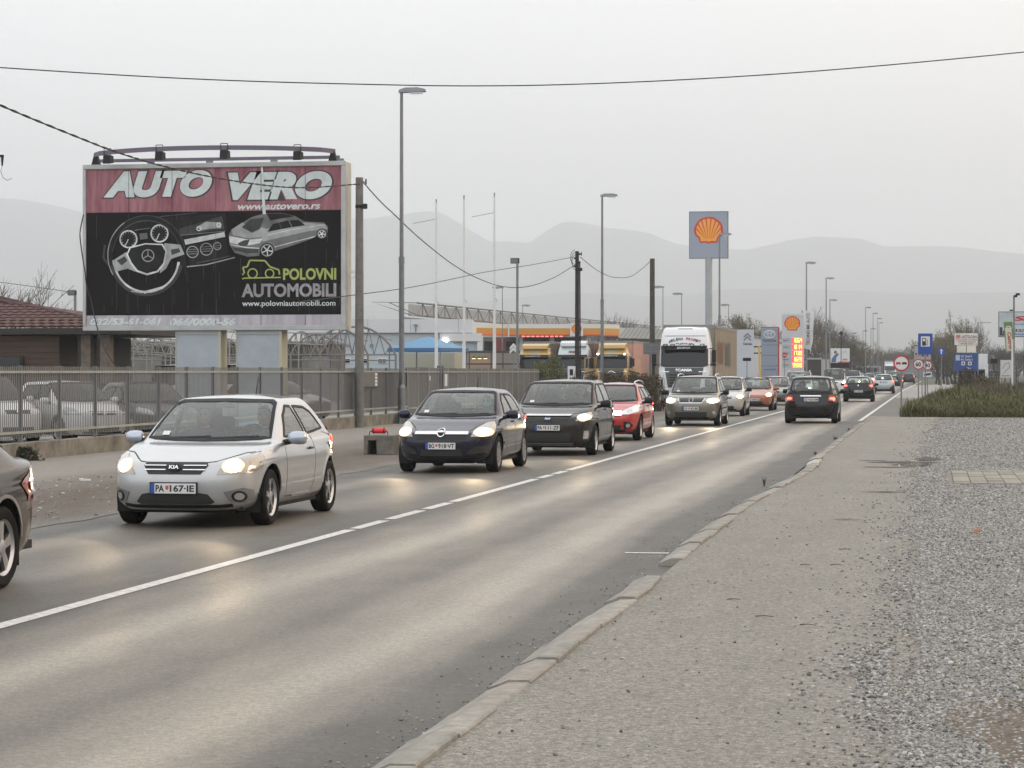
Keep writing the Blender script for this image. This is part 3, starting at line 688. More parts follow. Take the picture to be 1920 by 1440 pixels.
def fr_blue_hatch(S):
    return [
     ('p', [(.50,.63), (.79,.63), (.83,.70), (.82,.80), (.78,.87), (.68,.86), (.57,.78)], LN, dict(sym=True, name='headlight', off=.008, sub=[(ell(.68,.70,.10,.055), M['bulb'], 'bulb', .014)])),
     ('p', rect(-.46,.46,.665,.705), M['chrome'], dict(name='grille_bar', off=.02, sub=[(ell(0,.685,.07,.062,22), M['chrome'], 'emblem', .035), (ell(0,.685,.052,.046,20), BK, 'emblem_field', .04), (rect(-.055,.055,.678,.692), M['chrome'], 'emblem_bolt', .046)])),
     ('p', [(-.42,.585), (.42,.585), (.45,.655), (-.45,.655)], mesh_b, dict(name='upper_grille', off=.003)),
     ('p', [(-.36,.30), (.36,.30), (.34,.42), (-.34,.42)], mesh_b, dict(name='lower_grille', off=.004)),
     ('p', [(.42,.33), (.74,.36), (.78,.47), (.60,.46), (.46,.40)], mesh_b, dict(sym=True, name='side_intake', off=.003)),
     ('strip', [(-.44,.345), (-.43,.52), (.43,.52), (.44,.345)], BK, dict(name='bumper_crease', w=.012, off=.002)),
     ('strip', [(-.80,.86), (-.68,.87), (-.52,.78), (-.46,.715), (.46,.715), (.52,.78), (.68,.87), (.80,.86)], BK, dict(name='bonnet_gap', w=.009, off=.002)),
    ]
def fr_dark_mpv(S):
    return [
     ('p', [(.56,.72), (.83,.745), (.85,.83), (.80,.90), (.66,.85)], LN, dict(sym=True, name='headlight', off=.008, sub=[(ell(.71,.79,.09,.05), M['bulb'], 'bulb', .014)])),
     ('p', [(-.46,.815), (.46,.815), (.48,.85), (-.48,.85)], M['chrome'], dict(name='grille_bar', off=.018)),
     ('p', [(-.40,.70), (.40,.70), (.45,.80), (-.45,.80)], mesh_b, dict(name='upper_grille', off=.003, sub=[(ell(0,.757,.085,.036,20), mat('badge_blue', (.02,.03,.09), .3), 'emblem', .02)])),
     ('p', [(-.44,.28), (.44,.28), (.48,.48), (-.48,.48)], mesh_b, dict(name='lower_grille', off=.003)),
     ('p', [(.70,.35), (.79,.36), (.80,.52), (.72,.52)], M['lensoff'], dict(sym=True, name='fog_light', off=.006)),
     ('strip', [(-.52,.245), (.52,.245)], mat('skid_silver', (.25,.25,.25), .4, .5), dict(name='front_spoiler', w=.05, off=.012)),
     ('strip', [(-.82,.93), (-.62,.89), (-.49,.865), (.49,.865), (.62,.89), (.82,.93)], BK, dict(name='bonnet_gap', w=.009, off=.002)),
    ]
def fr_red_estate(S):
    return [
     ('p', [(.40,.66), (.62,.665), (.80,.73), (.855,.82), (.83,.90), (.72,.885), (.55,.80), (.42,.71)], mat('clear_headlamp', (.62,.63,.64), .08, .55, coat=1), dict(sym=True, name='headlight', off=.008, sub=[(ell(.62,.76,.07,.055), M['lensoff'], 'reflector', .014)])),
     ('p', [(.22,.655), (.44,.655), (.43,.73), (.24,.73)], M['bulb2'], dict(sym=True, name='running_lamp', off=.012)),
     ('p', [(-.42,.62), (.42,.62), (.36,.72), (-.36,.72)], BK, dict(name='upper_grille', off=.004, sub=[([(0,.60), (.06,.69), (0,.78), (-.06,.69)], M['chrome'], 'emblem', .02)])),
     ('p', [(-.40,.27), (.40,.27), (.45,.40), (-.45,.40)], mesh_b, dict(name='lower_grille', off=.003)),
     ('p', [(.50,.30), (.66,.33), (.72,.40), (.64,.47), (.50,.49)], BK, dict(sym=True, name='fog_light_recess', off=.003, sub=[(ell(.60,.39,.05,.05), M['lensoff'], 'fog_light', .008)])),
    ]
def fr_grey_mpv(S):
    return [
     ('p', [(.46,.72), (.80,.74), (.86,.80), (.84,.90), (.74,.92), (.60,.88), (.50,.86)], LN, dict(sym=True, name='headlight', off=.008, sub=[(ell(.67,.80,.13,.06), M['bulb'], 'bulb', .014)])),
     ('p', [(-.34,.74), (.34,.74), (.42,.88), (-.42,.88)], mesh_b, dict(name='upper_grille', off=.003, sub=[(ell(0,.81,.068,.066,20), M['chrome'], 'emblem', .02), (ell(0,.81,.054,.052,20), BK, 'emblem_field', .026)])),
     ('strip', [(-.43,.885), (-.35,.735), (.35,.735), (.43,.885)], M['chrome'], dict(name='grille_frame', w=.02, off=.012)),
     ('p', [(-.48,.28), (.48,.28), (.52,.45), (-.52,.45)], mesh_b, dict(name='lower_grille', off=.003)),
     ('p', ell(.70,.43,.05,.05), M['lensoff'], dict(sym=True, name='fog_light', off=.008)),
     ('strip', [(-.80,.94), (-.50,.90), (.50,.90), (.80,.94)], BK, dict(name='bonnet_gap', w=.009, off=.002)),
    ]
def fr_small(lamp='bulb', low=.64, wide=.30, grille=True):
    def f(S):
        x1 = S['W'] - .05; x0 = x1 - wide
        o = [('p', [(x0, low), (x1, low+.02), (x1, low+.12), (x1-.08, low+.19), (x0+.05, low+.15)], LN if lamp else M['lensoff'], dict(sym=True, name='headlight', off=.008, sub=[(ell((x0+x1)/2, low+.08, .09, .055), M[lamp], 'bulb', .014)] if lamp else [])),
             ('p', rect(-.40,.40,.29,.40), mesh_b, dict(name='lower_grille', off=.003))]
        if grille: o.append(('p', [(-.30,low), (.30,low), (.34,low+.09), (-.34,low+.09)], mesh_b, dict(name='upper_grille', off=.003, sub=[(ell(0, low+.05, .05, .045, 14), M['chrome'], 'emblem', .016)])))
        return o
    return f
P_ = dict(silver=paint('silver_paint', (.47,.48,.495), .65, .30, .14), blue=paint('navy_paint', (.005,.006,.022), .2, .22, .05), dark=paint('anthracite_paint', (.016,.013,.011), .2, .26, .08),
          red=paint('red_paint', (.42,.012,.012), .25, .28, .08), grey=paint('grey_beige_paint', (.16,.15,.125), .6, .3, .14), silver2=paint('light_silver_paint', (.50,.49,.46), .5, .32, .12),
          copper=paint('copper_paint', (.36,.11,.055), .4, .35, .12), black=paint('black_paint', (.006,.006,.007), .1, .2, .07), white=paint('white_car_paint', (.68,.68,.68), .05, .35, .10),
          green=paint('dark_green_paint', (.03,.035,.028), .3, .3, .12), teal=paint('pale_blue_silver_paint', (.36,.42,.44), .4, .3, .10), maroon=paint('maroon_paint', (.10,.02,.015), .3, .3, .2))
def hatch(paint_, **k):
    S = dict(paint=paint_, L=4.24, W=.885, H=1.46, wb=2.62, wf=.88, wr=.315, cowl=(1.10,.955), roof_f=2.12, roof_r=.72, nose=.68, lip=.62, front=fr_small(), rear=rear_generic(),
             sw=[[(1.62,1.0), (2.40,1.01), (2.36,1.335), (2.14,1.34), (1.88,1.23)], [(2.47,1.012), (3.24,1.035), (3.10,1.26), (2.95,1.32), (2.44,1.338)]],
             seams=[[(1.52,.32), (1.50,.96)], [(2.44,.30), (2.44,.99)], [(3.10,.62), (3.28,1.02)]], handles=[(2.28,.86), (3.08,.88)])
    S.update(k); return S
def mpv(paint_, **k):
    S = hatch(paint_, H=1.60, W=.90, L=4.38, wb=2.66, cowl=(1.0,1.03), roof_f=2.0, roof_r=.42, rlean=.10, nose=.78, lip=.70, tum=.21,
             sw=[[(1.50,1.09), (2.42,1.10), (2.40,1.47), (2.10,1.475), (1.82,1.36)], [(2.50,1.10), (3.36,1.12), (3.36,1.47), (2.47,1.475)], [(3.44,1.13), (3.94,1.16), (3.78,1.42), (3.70,1.46), (3.44,1.47)]],
             seams=[[(1.46,.32), (1.44,1.04)], [(2.46,.30), (2.46,1.07)], [(3.20,.62), (3.40,1.08)]], handles=[(2.28,.94), (3.14,.96)])
    S.update(k); return S
CARS = {}
def cars():
    vx = lambda u, v: (u, v, 0)
    S = hatch(P_['silver'], L=4.235, W=.890, H=1.475, wb=2.65, wf=.90, wr=.32, lod=2, nolip=1, beam=32, rim='five', cowl=(1.12,.945), roof_f=2.12, roof_r=.78, lip=.60, nose=.70, front=fr_silver_hatch, mirm=mat('mirror_silver_blue', (.42,.46,.53), .25, .5, coat=1),
       sw=[[(1.60,.985), (2.50,.99), (2.36,1.33), (2.16,1.335), (1.88,1.22)], [(2.60,1.0), (3.38,1.05), (3.16,1.25), (2.94,1.31), (2.48,1.33)]],
       seams=[[(1.50,.30), (1.48,.80), (1.52,.94)], [(2.72,.98), (2.80,.80), (2.72,.42), (2.62,.30)], [(1.50,.295), (2.62,.295)]], handles=[(2.58,.83)], handlem=mat('handle_dark', (.05,.05,.05), .3),
       plate=('PA', '167·IE'), pz=.452, antl=.2)
    c, T = make_car(S, 'silver three-door hatchback with lit headlights and plate PA 167-IE, nearest whole car', 'car', vx(-8.24, 25.15), 0, 'cars queuing in the oncoming lane')
    sub_text(T, c, 'KIA', -.055, .055, .668, .036, 'f', M['chrome'], .04, 'emblem_lettering', .03)
    strip(T, [(1.75,.30), (2.60,.30)], .02, 'R', M['chrome'], c, 'sill_trim', .01)
    person(c, S, 'driver of the silver hatchback in dark clothes, both hands on the wheel', .37); person(c, S, 'passenger in dark clothes beside the driver of the silver hatchback', -.37)
    CARS['a'] = (c, S)
    S = hatch(P_['blue'], L=4.25, W=.877, H=1.46, wb=2.61, wf=.86, lod=2, beam=32, rim='cap', cowl=(1.08,.96), roof_f=2.10, front=fr_blue_hatch, plate=('BG', '918·VT'), pz=.475, trimz=.50, trimm=P_['blue'], mirm=P_['blue'], archm=P_['blue'])
    c, T = make_car(S, 'dark blue five-door hatchback with plate BG 918-VT and open driver window', 'car', vx(-8.20, 39.5), 0, 'cars queuing in the oncoming lane')
    person(c, S, 'driver in a pale green face mask behind the windshield of the dark blue hatchback', .37, True)
    S = mpv(P_['dark'], L=4.37, W=.913, H=1.58, wb=2.64, lod=2, beam=32, rim='six', front=fr_dark_mpv, plate=('PA', '111·ZF'), pz=.585, mirm=M['black'])
    c, T = make_car(S, 'dark grey compact people carrier with plate PA 111-ZF behind the blue hatchback', 'car', vx(-7.74, 48.1), 0, 'cars queuing in the oncoming lane')
    sub_text(T, c, 'Ford', -.055, .055, .757, .034, 'f', M['chrome'], .034, 'emblem_lettering', .02, .2)
    person(c, S, 'driver dimly seen behind the windshield of the dark people carrier', .37)
    S = hatch(P_['red'], L=4.27, W=.866, H=1.46, wb=2.59, lod=2, rim='plain5', cowl=(1.05,.97), roof_f=2.0, roof_r=.45, rlean=.08, rails=1, front=fr_red_estate, mirm=M['black'], handlem=M['black'],
       sw=[[(1.58,1.03), (2.36,1.05), (2.34,1.335), (2.08,1.34), (1.84,1.24)], [(2.44,1.055), (3.22,1.08), (3.14,1.32), (2.42,1.338)], [(3.30,1.09), (3.78,1.15), (3.60,1.29), (3.24,1.32)]])
    c, T = make_car(S, 'red estate car with chrome roof rails behind the dark people carrier', 'car', vx(-8.03, 58.7), 0, 'cars queuing in the oncoming lane')
    flat([], 0, BK, c, 'x') if 0 else None
    S = mpv(P_['grey'], L=4.39, W=.897, H=1.62, wb=2.68, lod=2, beam=70, rim='plain5', front=fr_grey_mpv, plate=('CA', '142·BE'), pz=.56, rails=1, mirm=M['black'], trimz=.55)
    c, T = make_car(S, 'grey-beige people carrier with roof rails and plate CA 142-BE beside the truck', 'car', vx(-7.48, 75.2), 0, 'cars queuing in the oncoming lane')
    person(c, S, 'driver of the grey-beige people carrier in dark clothes', .37); person(c, S, 'passenger of the grey-beige people carrier in dark clothes', -.37)
    S = mpv(P_['silver2'], L=3.75, W=.80, H=1.56, wb=2.36, wf=.75, wr=.29, lod=1, cowl=(.85,1.0), roof_f=1.65, nose=.74, front=fr_small('bulb', .68, .26), mirm=M['black'], trimz=.52,
       sw=[[(1.30,1.07), (2.05,1.08), (2.03,1.44), (1.72,1.445), (1.50,1.32)], [(2.13,1.08), (2.86,1.10), (2.86,1.44), (2.10,1.445)]], seams=[[(2.09,.3), (2.09,1.05)]], handles=[(1.95,.9)])
    c, T = make_car(S, 'light silver small hatchback right behind the grey-beige people carrier', 'car', vx(-7.86, 91.8), 0, 'cars queuing in the oncoming lane')
    person(c, S, 'driver of the light silver small hatchback', .36)
    S = hatch(P_['copper'], L=3.86, W=.83, H=1.48, wb=2.46, wf=.78, wr=.29, lod=1, front=fr_small('bulb', .62, .28, False), plate=('BG', '893·KG'), pz=.50, mirm=P_['copper'])
    c, T = make_car(S, 'copper-red small hatchback with one headlight glowing, behind the light silver one', 'car', vx(-7.65, 105), 0, 'cars queuing in the oncoming lane')
    person(c, S, 'driver of the copper-red small hatchback', .36)
    S = hatch(P_['grey'], lod=1, H=1.50, front=fr_small())
    c, T = make_car(S, 'olive-grey hatchback half hidden by the copper-red one', 'car', vx(-7.9, 122), 0, 'cars queuing in the oncoming lane')
    person(c, S, 'driver of the olive-grey hatchback', .36)
    S = mpv(P_['silver2'], lod=1, H=1.74, W=.90, rails=1, front=fr_small())
    make_car(S, 'silver off-road estate with roof rails in front of the price pylon', 'car', vx(-7.7, 141), 0, 'cars queuing in the oncoming lane')
    S = mpv(P_['white'], lod=1, L=4.6, H=1.95, W=.90, cowl=(1.45,1.12), roof_f=1.75, roof_r=.10, rlean=.05, nose=.98, lip=.9, tum=.12, ws=(.74,.72), rw=(.6,.58), front=fr_small('bulb2', .85, .22), crown=.03,
       sw=[[(1.80,1.18), (2.42,1.18), (2.42,1.78), (1.92,1.78)], [(2.50,1.18), (3.3,1.18), (3.3,1.78), (2.50,1.78)]], seams=[], handles=[])
    make_car(S, 'boxy white off-roader with an upright windshield and lit headlight', 'car', vx(-6.95, 176), 0, 'cars queuing in the oncoming lane')
    far = [(-7.5, 236, 'silver2', 1.85, 'light silver van-like car behind the white off-roader'), (-7.3, 292, 'white', 1.5, 'pale car far back in the queue, second behind the white off-roader'),
           (-7.4, 350, 'silver', 1.6, 'silver car far back in the queue just left of the dark green car'), (-7.0, 455, 'white', 1.7, 'farthest pale car of the oncoming queue'), (-7.4, 262, 'white', 1.45, 'low white car between the silver van-like car and the pale car')]
    for u, v, p, h, lb in far:
        make_car((mpv if h > 1.55 else hatch)(P_[p], lod=0, H=h, ant=0, **({'cowl': (1.0, h-.6), 'nose': h-.85} if h > 1.65 else {})), lb, 'car', vx(u, v), 0, 'cars queuing in the oncoming lane')
    # receding lane
    PI = math.pi
    S = mpv(P_['black'], L=4.27, W=.889, H=1.60, wb=2.78, lod=2, rim='plain5', roof_r=.50, rlean=.10, rwz=1.08, rbelt=1.04, rear=rear_generic(.76, .30, .20, True, chrome=.90), rplate=('DO', '165·XM'), rpz=.80, mirm=P_['black'], ant=1, front=fr_small(None))
    c, T = make_car(S, 'black people carrier seen from behind with chrome boot strip, nearest in the right lane', 'car', (-3.90, 79.6 + 4.27, 0), PI, 'cars driving away in the right lane')
    sub = person(c, S, 'driver of the black people carrier seen from behind', .37); person(c, S, 'passenger of the black people carrier seen from behind', -.37)
    ptc = MB(); 
    S = hatch(P_['black'], L=4.20, W=.88, H=1.48, wb=2.58, lod=1, rim='plain5', rear=rear_generic(.86, .28, .15, True), rplate=('CA', '060·KK'), rpz=.60, rwz=1.06, front=fr_small(None))
    c, T = make_car(S, 'black hatchback with both tail lights lit, second in the right lane', 'car', (-3.98, 136.4 + 4.2, 0), PI, 'cars driving away in the right lane')
    p, n = cast(T, 0, .93, 'r', .01); mb = MB(); mb.lathe([(.055, 0), (.05, .015), (.001, .018)], 16, 'y', (0, p.y, .93)); mb.build('emblem', M['chrome'], c, True)
    S = hatch(P_['teal'], L=3.75, W=.848, H=1.53, wb=2.46, lod=1, roof_r=.45, rlean=.12, rear=rear_generic(.82, .16, .32, True), rplate=('CA', '051·GO'), rpz=.88, rwz=1.08, rbelt=1.03, bump=P_['teal'], front=fr_small(None),
       sw=[[(1.45,1.02), (2.05,1.03), (2.03,1.40), (1.72,1.40)], [(2.13,1.03), (2.90,1.06), (2.78,1.38), (2.10,1.40)]], seams=[], handles=[])
    make_car(S, 'pale blue-silver small hatchback with lit tail light, third in the right lane', 'car', (-3.5, 187 + 3.75, 0), PI, 'cars driving away in the right lane')
    S = mpv(P_['green'], lod=1, H=1.70, L=4.4, rear=rear_generic(.66, .12, .3, True), front=fr_small(None), ant=0)
    c, T = make_car(S, 'dark green off-road car with a spare wheel on its back, fourth in the right lane', 'car', (-3.55, 250 + 4.4, 0), PI, 'cars driving away in the right lane')
    wheel(c, (0, 4.50, .95), 1, .33, .2, 'cap', 0).rotation_euler = (0, 0, PI/2)
    S = hatch(P_['black'], lod=0, H=1.5, rear=rear_generic(.95, .14, .25, True), front=fr_small(None), ant=0)
    make_car(S, 'small black car farthest away in the right lane', 'car', (-2.85, 338 + 4.2, 0), PI, 'cars driving away in the right lane')
    # the car leaving the frame on the left: a dark saloon-like estate, rear quarter only
    S = hatch(paint('bronze_black_paint', (.030,.021,.013), .3, .25, .12), L=4.97, W=.91, H=1.45, wb=2.82, wf=.95, wr=.335, lod=2, rim='plain5', roof_f=2.2, roof_r=1.45, rlean=.42, rbelt=1.06, rwz=1.09, rear=rear_generic(.70, .10, .26, False), front=fr_small(), ant=0, bump=paint('bronze_black_paint', (.03,.021,.013)), rbow=.16, trimz=None,
       archm=mat('arch_silver', (.30,.29,.27), .3, .6, coat=1), sw=[[(1.75,.99), (2.55,.99), (2.52,1.33), (2.2,1.33)], [(2.62,.99), (3.42,1.0), (3.15,1.25), (2.60,1.33)]], seams=[[(3.2,.62), (3.34,.98)], [(4.32,.60), (4.94,.62)]], handles=[(2.4,.85), (3.2,.87)])
    Zw = F*HC/(1105-HY); uw, vw = cw(12, Zw)
    c, T = make_car(S, 'dark saloon cut off by the left frame edge, only its rear wheel and tail showing', 'car', (uw - S['W'] + .0, vw - (S['wf'] + S['wb']), 0), 0, 'cars queuing in the oncoming lane')
    patch(T, [(4.60,.70), (4.88,.72), (4.91,.96), (4.74,1.0)], 'R', M['red'], c, 'side_tail_light', .006, .05)
    # cars parked behind the fence
    gx = -22.5
    S = mpv(P_['white'], lod=1, H=1.68, L=4.45, W=.90, front=fr_small(None, .72, .26), ant=0, solid=1, rim='plain5', bump=BK)
    x, y = cw(36, 57); make_car(S, 'white off-road car behind the fence at the left edge of the frame', 'car', (x, y, 0), R(48), 'cars parked behind the fence')
    S = mpv(P_['white'], lod=1, H=1.52, L=3.95, W=.85, wb=2.5, cowl=(.95,1.0), roof_f=1.9, nose=.72, front=fr_small(None, .68, .26), ant=0, solid=1, rim='plain5',
       sw=[[(1.45,1.05), (2.15,1.06), (2.13,1.40), (1.85,1.405), (1.65,1.30)], [(2.23,1.06), (3.1,1.08), (3.0,1.38), (2.2,1.405)]], seams=[[(2.19,.3), (2.19,1.03)]], handles=[(2.0,.9)])
    x, y = cw(196, 57.5); make_car(S, 'white small hatchback parked behind the fence, second from the left', 'car', (x, y, 0), R(46), 'cars parked behind the fence')
    for px, Z, p, rz, h, lb in ((272, 68, 'black', 60, 1.46, 'dark hatchback parked side-on behind the fence, left of the sheet columns'), (330, 60, 'blue', 40, 1.5, 'dark blue car behind the fence above the silver hatchback'),
                                (604, 82, 'maroon', 62, 1.50, 'dark red car behind the fence, left of the concrete pole')):
        x, y = cw(px, Z); make_car(hatch(P_[p], lod=1, H=h, front=fr_small(None), ant=0, solid=1), lb, 'car', (x, y, 0), R(rz), 'cars parked behind the fence')
    S = mpv(P_['white'], lod=0, H=2.0, L=4.9, W=.93, cowl=(.9,1.25), roof_f=1.6, roof_r=.15, nose=.95, lip=.85, front=fr_small(None, .8, .25), ant=0, sw=[[(1.35,1.3), (2.2,1.3), (2.2,1.8), (1.7,1.8)]], seams=[], handles=[])
    x, y = cw(322, 84); make_car(S, 'white van whose roof shows above the fence by the left sheet column', 'van', (x, y, 0), R(15), None)
    x, y = cw(428, 90); make_car(dict(S, H=2.05), 'second white van between the two sheet columns', 'van', (x, y, 0), R(5), None)
# ================================================================== ground, road, pavements
def up(px, v):                        # x where an image column meets the plane y = v
    t = (px - 960) / F; return v * (t*CS - SN) / (CS + t*SN)
def zat(py, u, v): return hz(py, -u*SN + v*CS)
def sheet(name, x0, x1, y0, y1, z, m, nx=1, ny=1, kind='structure'):
    mb = MB()
    for j in range(ny):
        for i in range(nx):
            a, b = x0+(x1-x0)*i/nx, x0+(x1-x0)*(i+1)/nx; c, d = y0+(y1-y0)*j/ny, y0+(y1-y0)*(j+1)/ny
            mb.add([(a,c,z),(b,c,z),(b,d,z),(a,d,z)], [(0,1,2,3)])
    o = mb.build(name, m, fix=False); o['kind'] = kind; return o
def poly_sheet(name, pts, z, m):
    mb = MB(); mb.add([(x, y, z) for x, y in pts], [tuple(range(len(pts)))]); o = mb.build(name, m, fix=False)
    if o.data.polygons[0].normal.z < 0: o.data.flip_normals()
    o['kind'] = 'structure'; return o
def asphalt(name, base, light, tracks=None, rough=.55, warm=(1,1,1), speck=.5, specv=.5):
    m = bpy.data.materials.new(name); m.use_nodes = True; n = m.node_tree.nodes; l = m.node_tree.links.new; b = n['Principled BSDF']
    tc = n.new('ShaderNodeTexCoord'); sp = n.new('ShaderNodeSeparateXYZ'); l(tc.outputs['Object'], sp.inputs[0])
    def noise_(scale, det=5, vec=None, sc3=None, rg=.6):
        t = n.new('ShaderNodeTexNoise'); t.inputs['Scale'].default_value = scale; t.inputs['Detail'].default_value = det; t.inputs['Roughness'].default_value = rg
        if sc3:
            mp = n.new('ShaderNodeMapping'); mp.inputs['Scale'].default_value = sc3; l(tc.outputs['Object'], mp.inputs[0]); l(mp.outputs[0], t.inputs['Vector'])
        else: l(tc.outputs['Object'], t.inputs['Vector'])
        return t.outputs['Fac']
    def math_(op, a, b_=None, c=None, cl=False):
        q = n.new('ShaderNodeMath'); q.operation = op; q.use_clamp = cl
        for i, x in enumerate((a, b_, c)):
            if x is None: continue
            if isinstance(x, (int, float)): q.inputs[i].default_value = x
            else: l(x, q.inputs[i])
        return q.outputs[0]
    big = noise_(.35, 4, sc3=(1, .25, 1)); mid = noise_(2.2, 6, sc3=(1, .35, 1)); fine = noise_(130, 3); f2 = noise_(38, 4, rg=.75)
    if tracks:
        xx = math_('MULTIPLY_ADD', math_('SUBTRACT', big, .5), .9, sp.outputs[0])
        mr = n.new('ShaderNodeMapRange'); l(xx, mr.inputs[0]); mr.inputs[1].default_value = tracks[0][0]; mr.inputs[2].default_value = tracks[-1][0]
        cr = n.new('ShaderNodeValToRGB'); cr.color_ramp.interpolation = 'EASE'; l(mr.outputs[0], cr.inputs[0])
        x0, x1 = tracks[0][0], tracks[-1][0]
        while len(cr.color_ramp.elements) < len(tracks): cr.color_ramp.elements.new(.5)
        for e, (x, v) in zip(cr.color_ramp.elements, tracks): e.position = (x-x0)/(x1-x0); e.color = (v, v, v, 1)
        fac = cr.outputs[0]
        fac = math_('ADD', fac, math_('MULTIPLY', math_('SUBTRACT', mid, .5), .45), cl=True)
    else: fac = math_('ADD', math_('MULTIPLY', big, .6), math_('MULTIPLY', mid, .5), cl=True)
    mx = n.new('ShaderNodeMix'); mx.data_type = 'RGBA'; l(fac, mx.inputs[0]); mx.inputs[6].default_value = (*base, 1); mx.inputs[7].default_value = (*light, 1)
    spk = math_('MULTIPLY_ADD', math_('SUBTRACT', fine, .5), speck*2.6, 1.0); spk = math_('MULTIPLY', spk, math_('MULTIPLY_ADD', math_('SUBTRACT', f2, .5), speck*1.5, 1.0))
    f3 = noise_(17, 6, rg=.7); spk = math_('MULTIPLY', spk, math_('MULTIPLY_ADD', math_('SUBTRACT', f3, .5), 1.5*speck, 1.0))
    for sc_v, am in ((95, .55), (42, .45)):      # aggregate: every chip its own tone
        vo = n.new('ShaderNodeTexVoronoi'); vo.inputs['Scale'].default_value = sc_v; l(tc.outputs['Object'], vo.inputs['Vector']); sx = n.new('ShaderNodeSeparateColor'); l(vo.outputs['Color'], sx.inputs[0])
        spk = math_('MULTIPLY', spk, math_('MULTIPLY_ADD', math_('SUBTRACT', sx.outputs[0], .5), am*speck, 1.0))
    m2 = n.new('ShaderNodeMix'); m2.data_type = 'RGBA'; m2.blend_type = 'MULTIPLY'; m2.inputs[0].default_value = 1; l(mx.outputs[2], m2.inputs[6])
    cb = n.new('ShaderNodeCombineColor'); [l(spk, cb.inputs[i]) for i in range(3)]; l(cb.outputs[0], m2.inputs[7]); l(m2.outputs[2], b.inputs['Base Color'])
    l(math_('MULTIPLY_ADD', fac, -.16, rough + .08), b.inputs['Roughness']); b.inputs['Specular IOR Level'].default_value = specv
    bu = n.new('ShaderNodeBump'); bu.inputs['Strength'].default_value = .35; bu.inputs['Distance'].default_value = .006; l(math_('ADD', fine, f2), bu.inputs['Height']); l(bu.outputs[0], b.inputs['Normal'])
    return m
def scatter(name, pts, scl, meshes, m, kind='stuff', tilt=1.0, flat_=None):
    """one object: small meshes placed on a cloud of points"""
    me = bpy.data.meshes.new(name); me.from_pydata([tuple(p) for p in pts], [], [])
    k = len(pts); rs = np.random.RandomState(len(pts))
    a = me.attributes.new('sc', 'FLOAT_VECTOR', 'POINT'); s = np.array(scl, dtype=float).reshape(k, -1)
    if s.shape[1] == 1: s = s * (rs.uniform(.75, 1.3, (k, 3)) if flat_ is None else np.array([1, 1, flat_]) * rs.uniform(.75, 1.3, (k, 3)))
    a.data.foreach_set('vector', s.ravel())
    r = me.attributes.new('rot', 'FLOAT_VECTOR', 'POINT'); rv = rs.uniform(-1, 1, (k, 3)) * [tilt, tilt, math.pi]; r.data.foreach_set('vector', rv.ravel())
    ix = me.attributes.new('idx', 'INT', 'POINT'); ix.data.foreach_set('value', rs.randint(0, len(meshes), k).astype(np.int32))
    o = bpy.data.objects.new(name, me); COL.objects.link(o); o['kind'] = kind
    c = bpy.data.collections.new(name + '_kinds')
    for q in meshes:
        if not q.materials: q.materials.append(m)
        ob = bpy.data.objects.new(q.name, q); c.objects.link(ob)
    g = bpy.data.node_groups.new(name, 'GeometryNodeTree'); g.interface.new_socket('Geometry', in_out='INPUT', socket_type='NodeSocketGeometry'); g.interface.new_socket('Geometry', in_out='OUTPUT', socket_type='NodeSocketGeometry')
    N = g.nodes; l = g.links.new; gi = N.new('NodeGroupInput'); go = N.new('NodeGroupOutput'); ip = N.new('GeometryNodeInstanceOnPoints'); ci = N.new('GeometryNodeCollectionInfo')
    ci.inputs[0].default_value = c; ci.inputs['Separate Children'].default_value = True; ci.inputs['Reset Children'].default_value = True
    def at(nm, dt):
        q = N.new('GeometryNodeInputNamedAttribute'); q.data_type = dt; q.inputs[0].default_value = nm; return q.outputs[0]
    e2r = N.new('FunctionNodeEulerToRotation'); l(at('rot', 'FLOAT_VECTOR'), e2r.inputs[0])
    l(gi.outputs[0], ip.inputs['Points']); l(ci.outputs[0], ip.inputs['Instance']); ip.inputs['Pick Instance'].default_value = True
    l(at('idx', 'INT'), ip.inputs['Instance Index']); l(e2r.outputs[0], ip.inputs['Rotation']); l(at('sc', 'FLOAT_VECTOR'), ip.inputs['Scale']); l(ip.outputs[0], go.inputs[0])
    o.modifiers.new('scatter', 'NODES').node_group = g; return o
def stone_mesh(name, seed, sub=1):
    b = bmesh.new(); bmesh.ops.create_icosphere(b, subdivisions=sub, radius=1); rr = random.Random(seed)
    for v in b.verts: v.co *= .72 + .5*rr.random(); v.co.z *= .7
    me = bpy.data.meshes.new(name); b.to_mesh(me); b.free(); return me
KERB = [(2,-2.36),(10,-2.37),(18,-2.36),(23,-2.42),(30,-2.44),(38,-2.24),(42,-2.16),(47,-2.29),(60,-2.30),(92,-2.27)]
def kerb_u(v):
    for (a, x), (b, y) in zip(KERB[:-1], KERB[1:]):
        if v <= b: return x + (y-x)*(v-a)/(b-a)
    return KERB[-1][1]
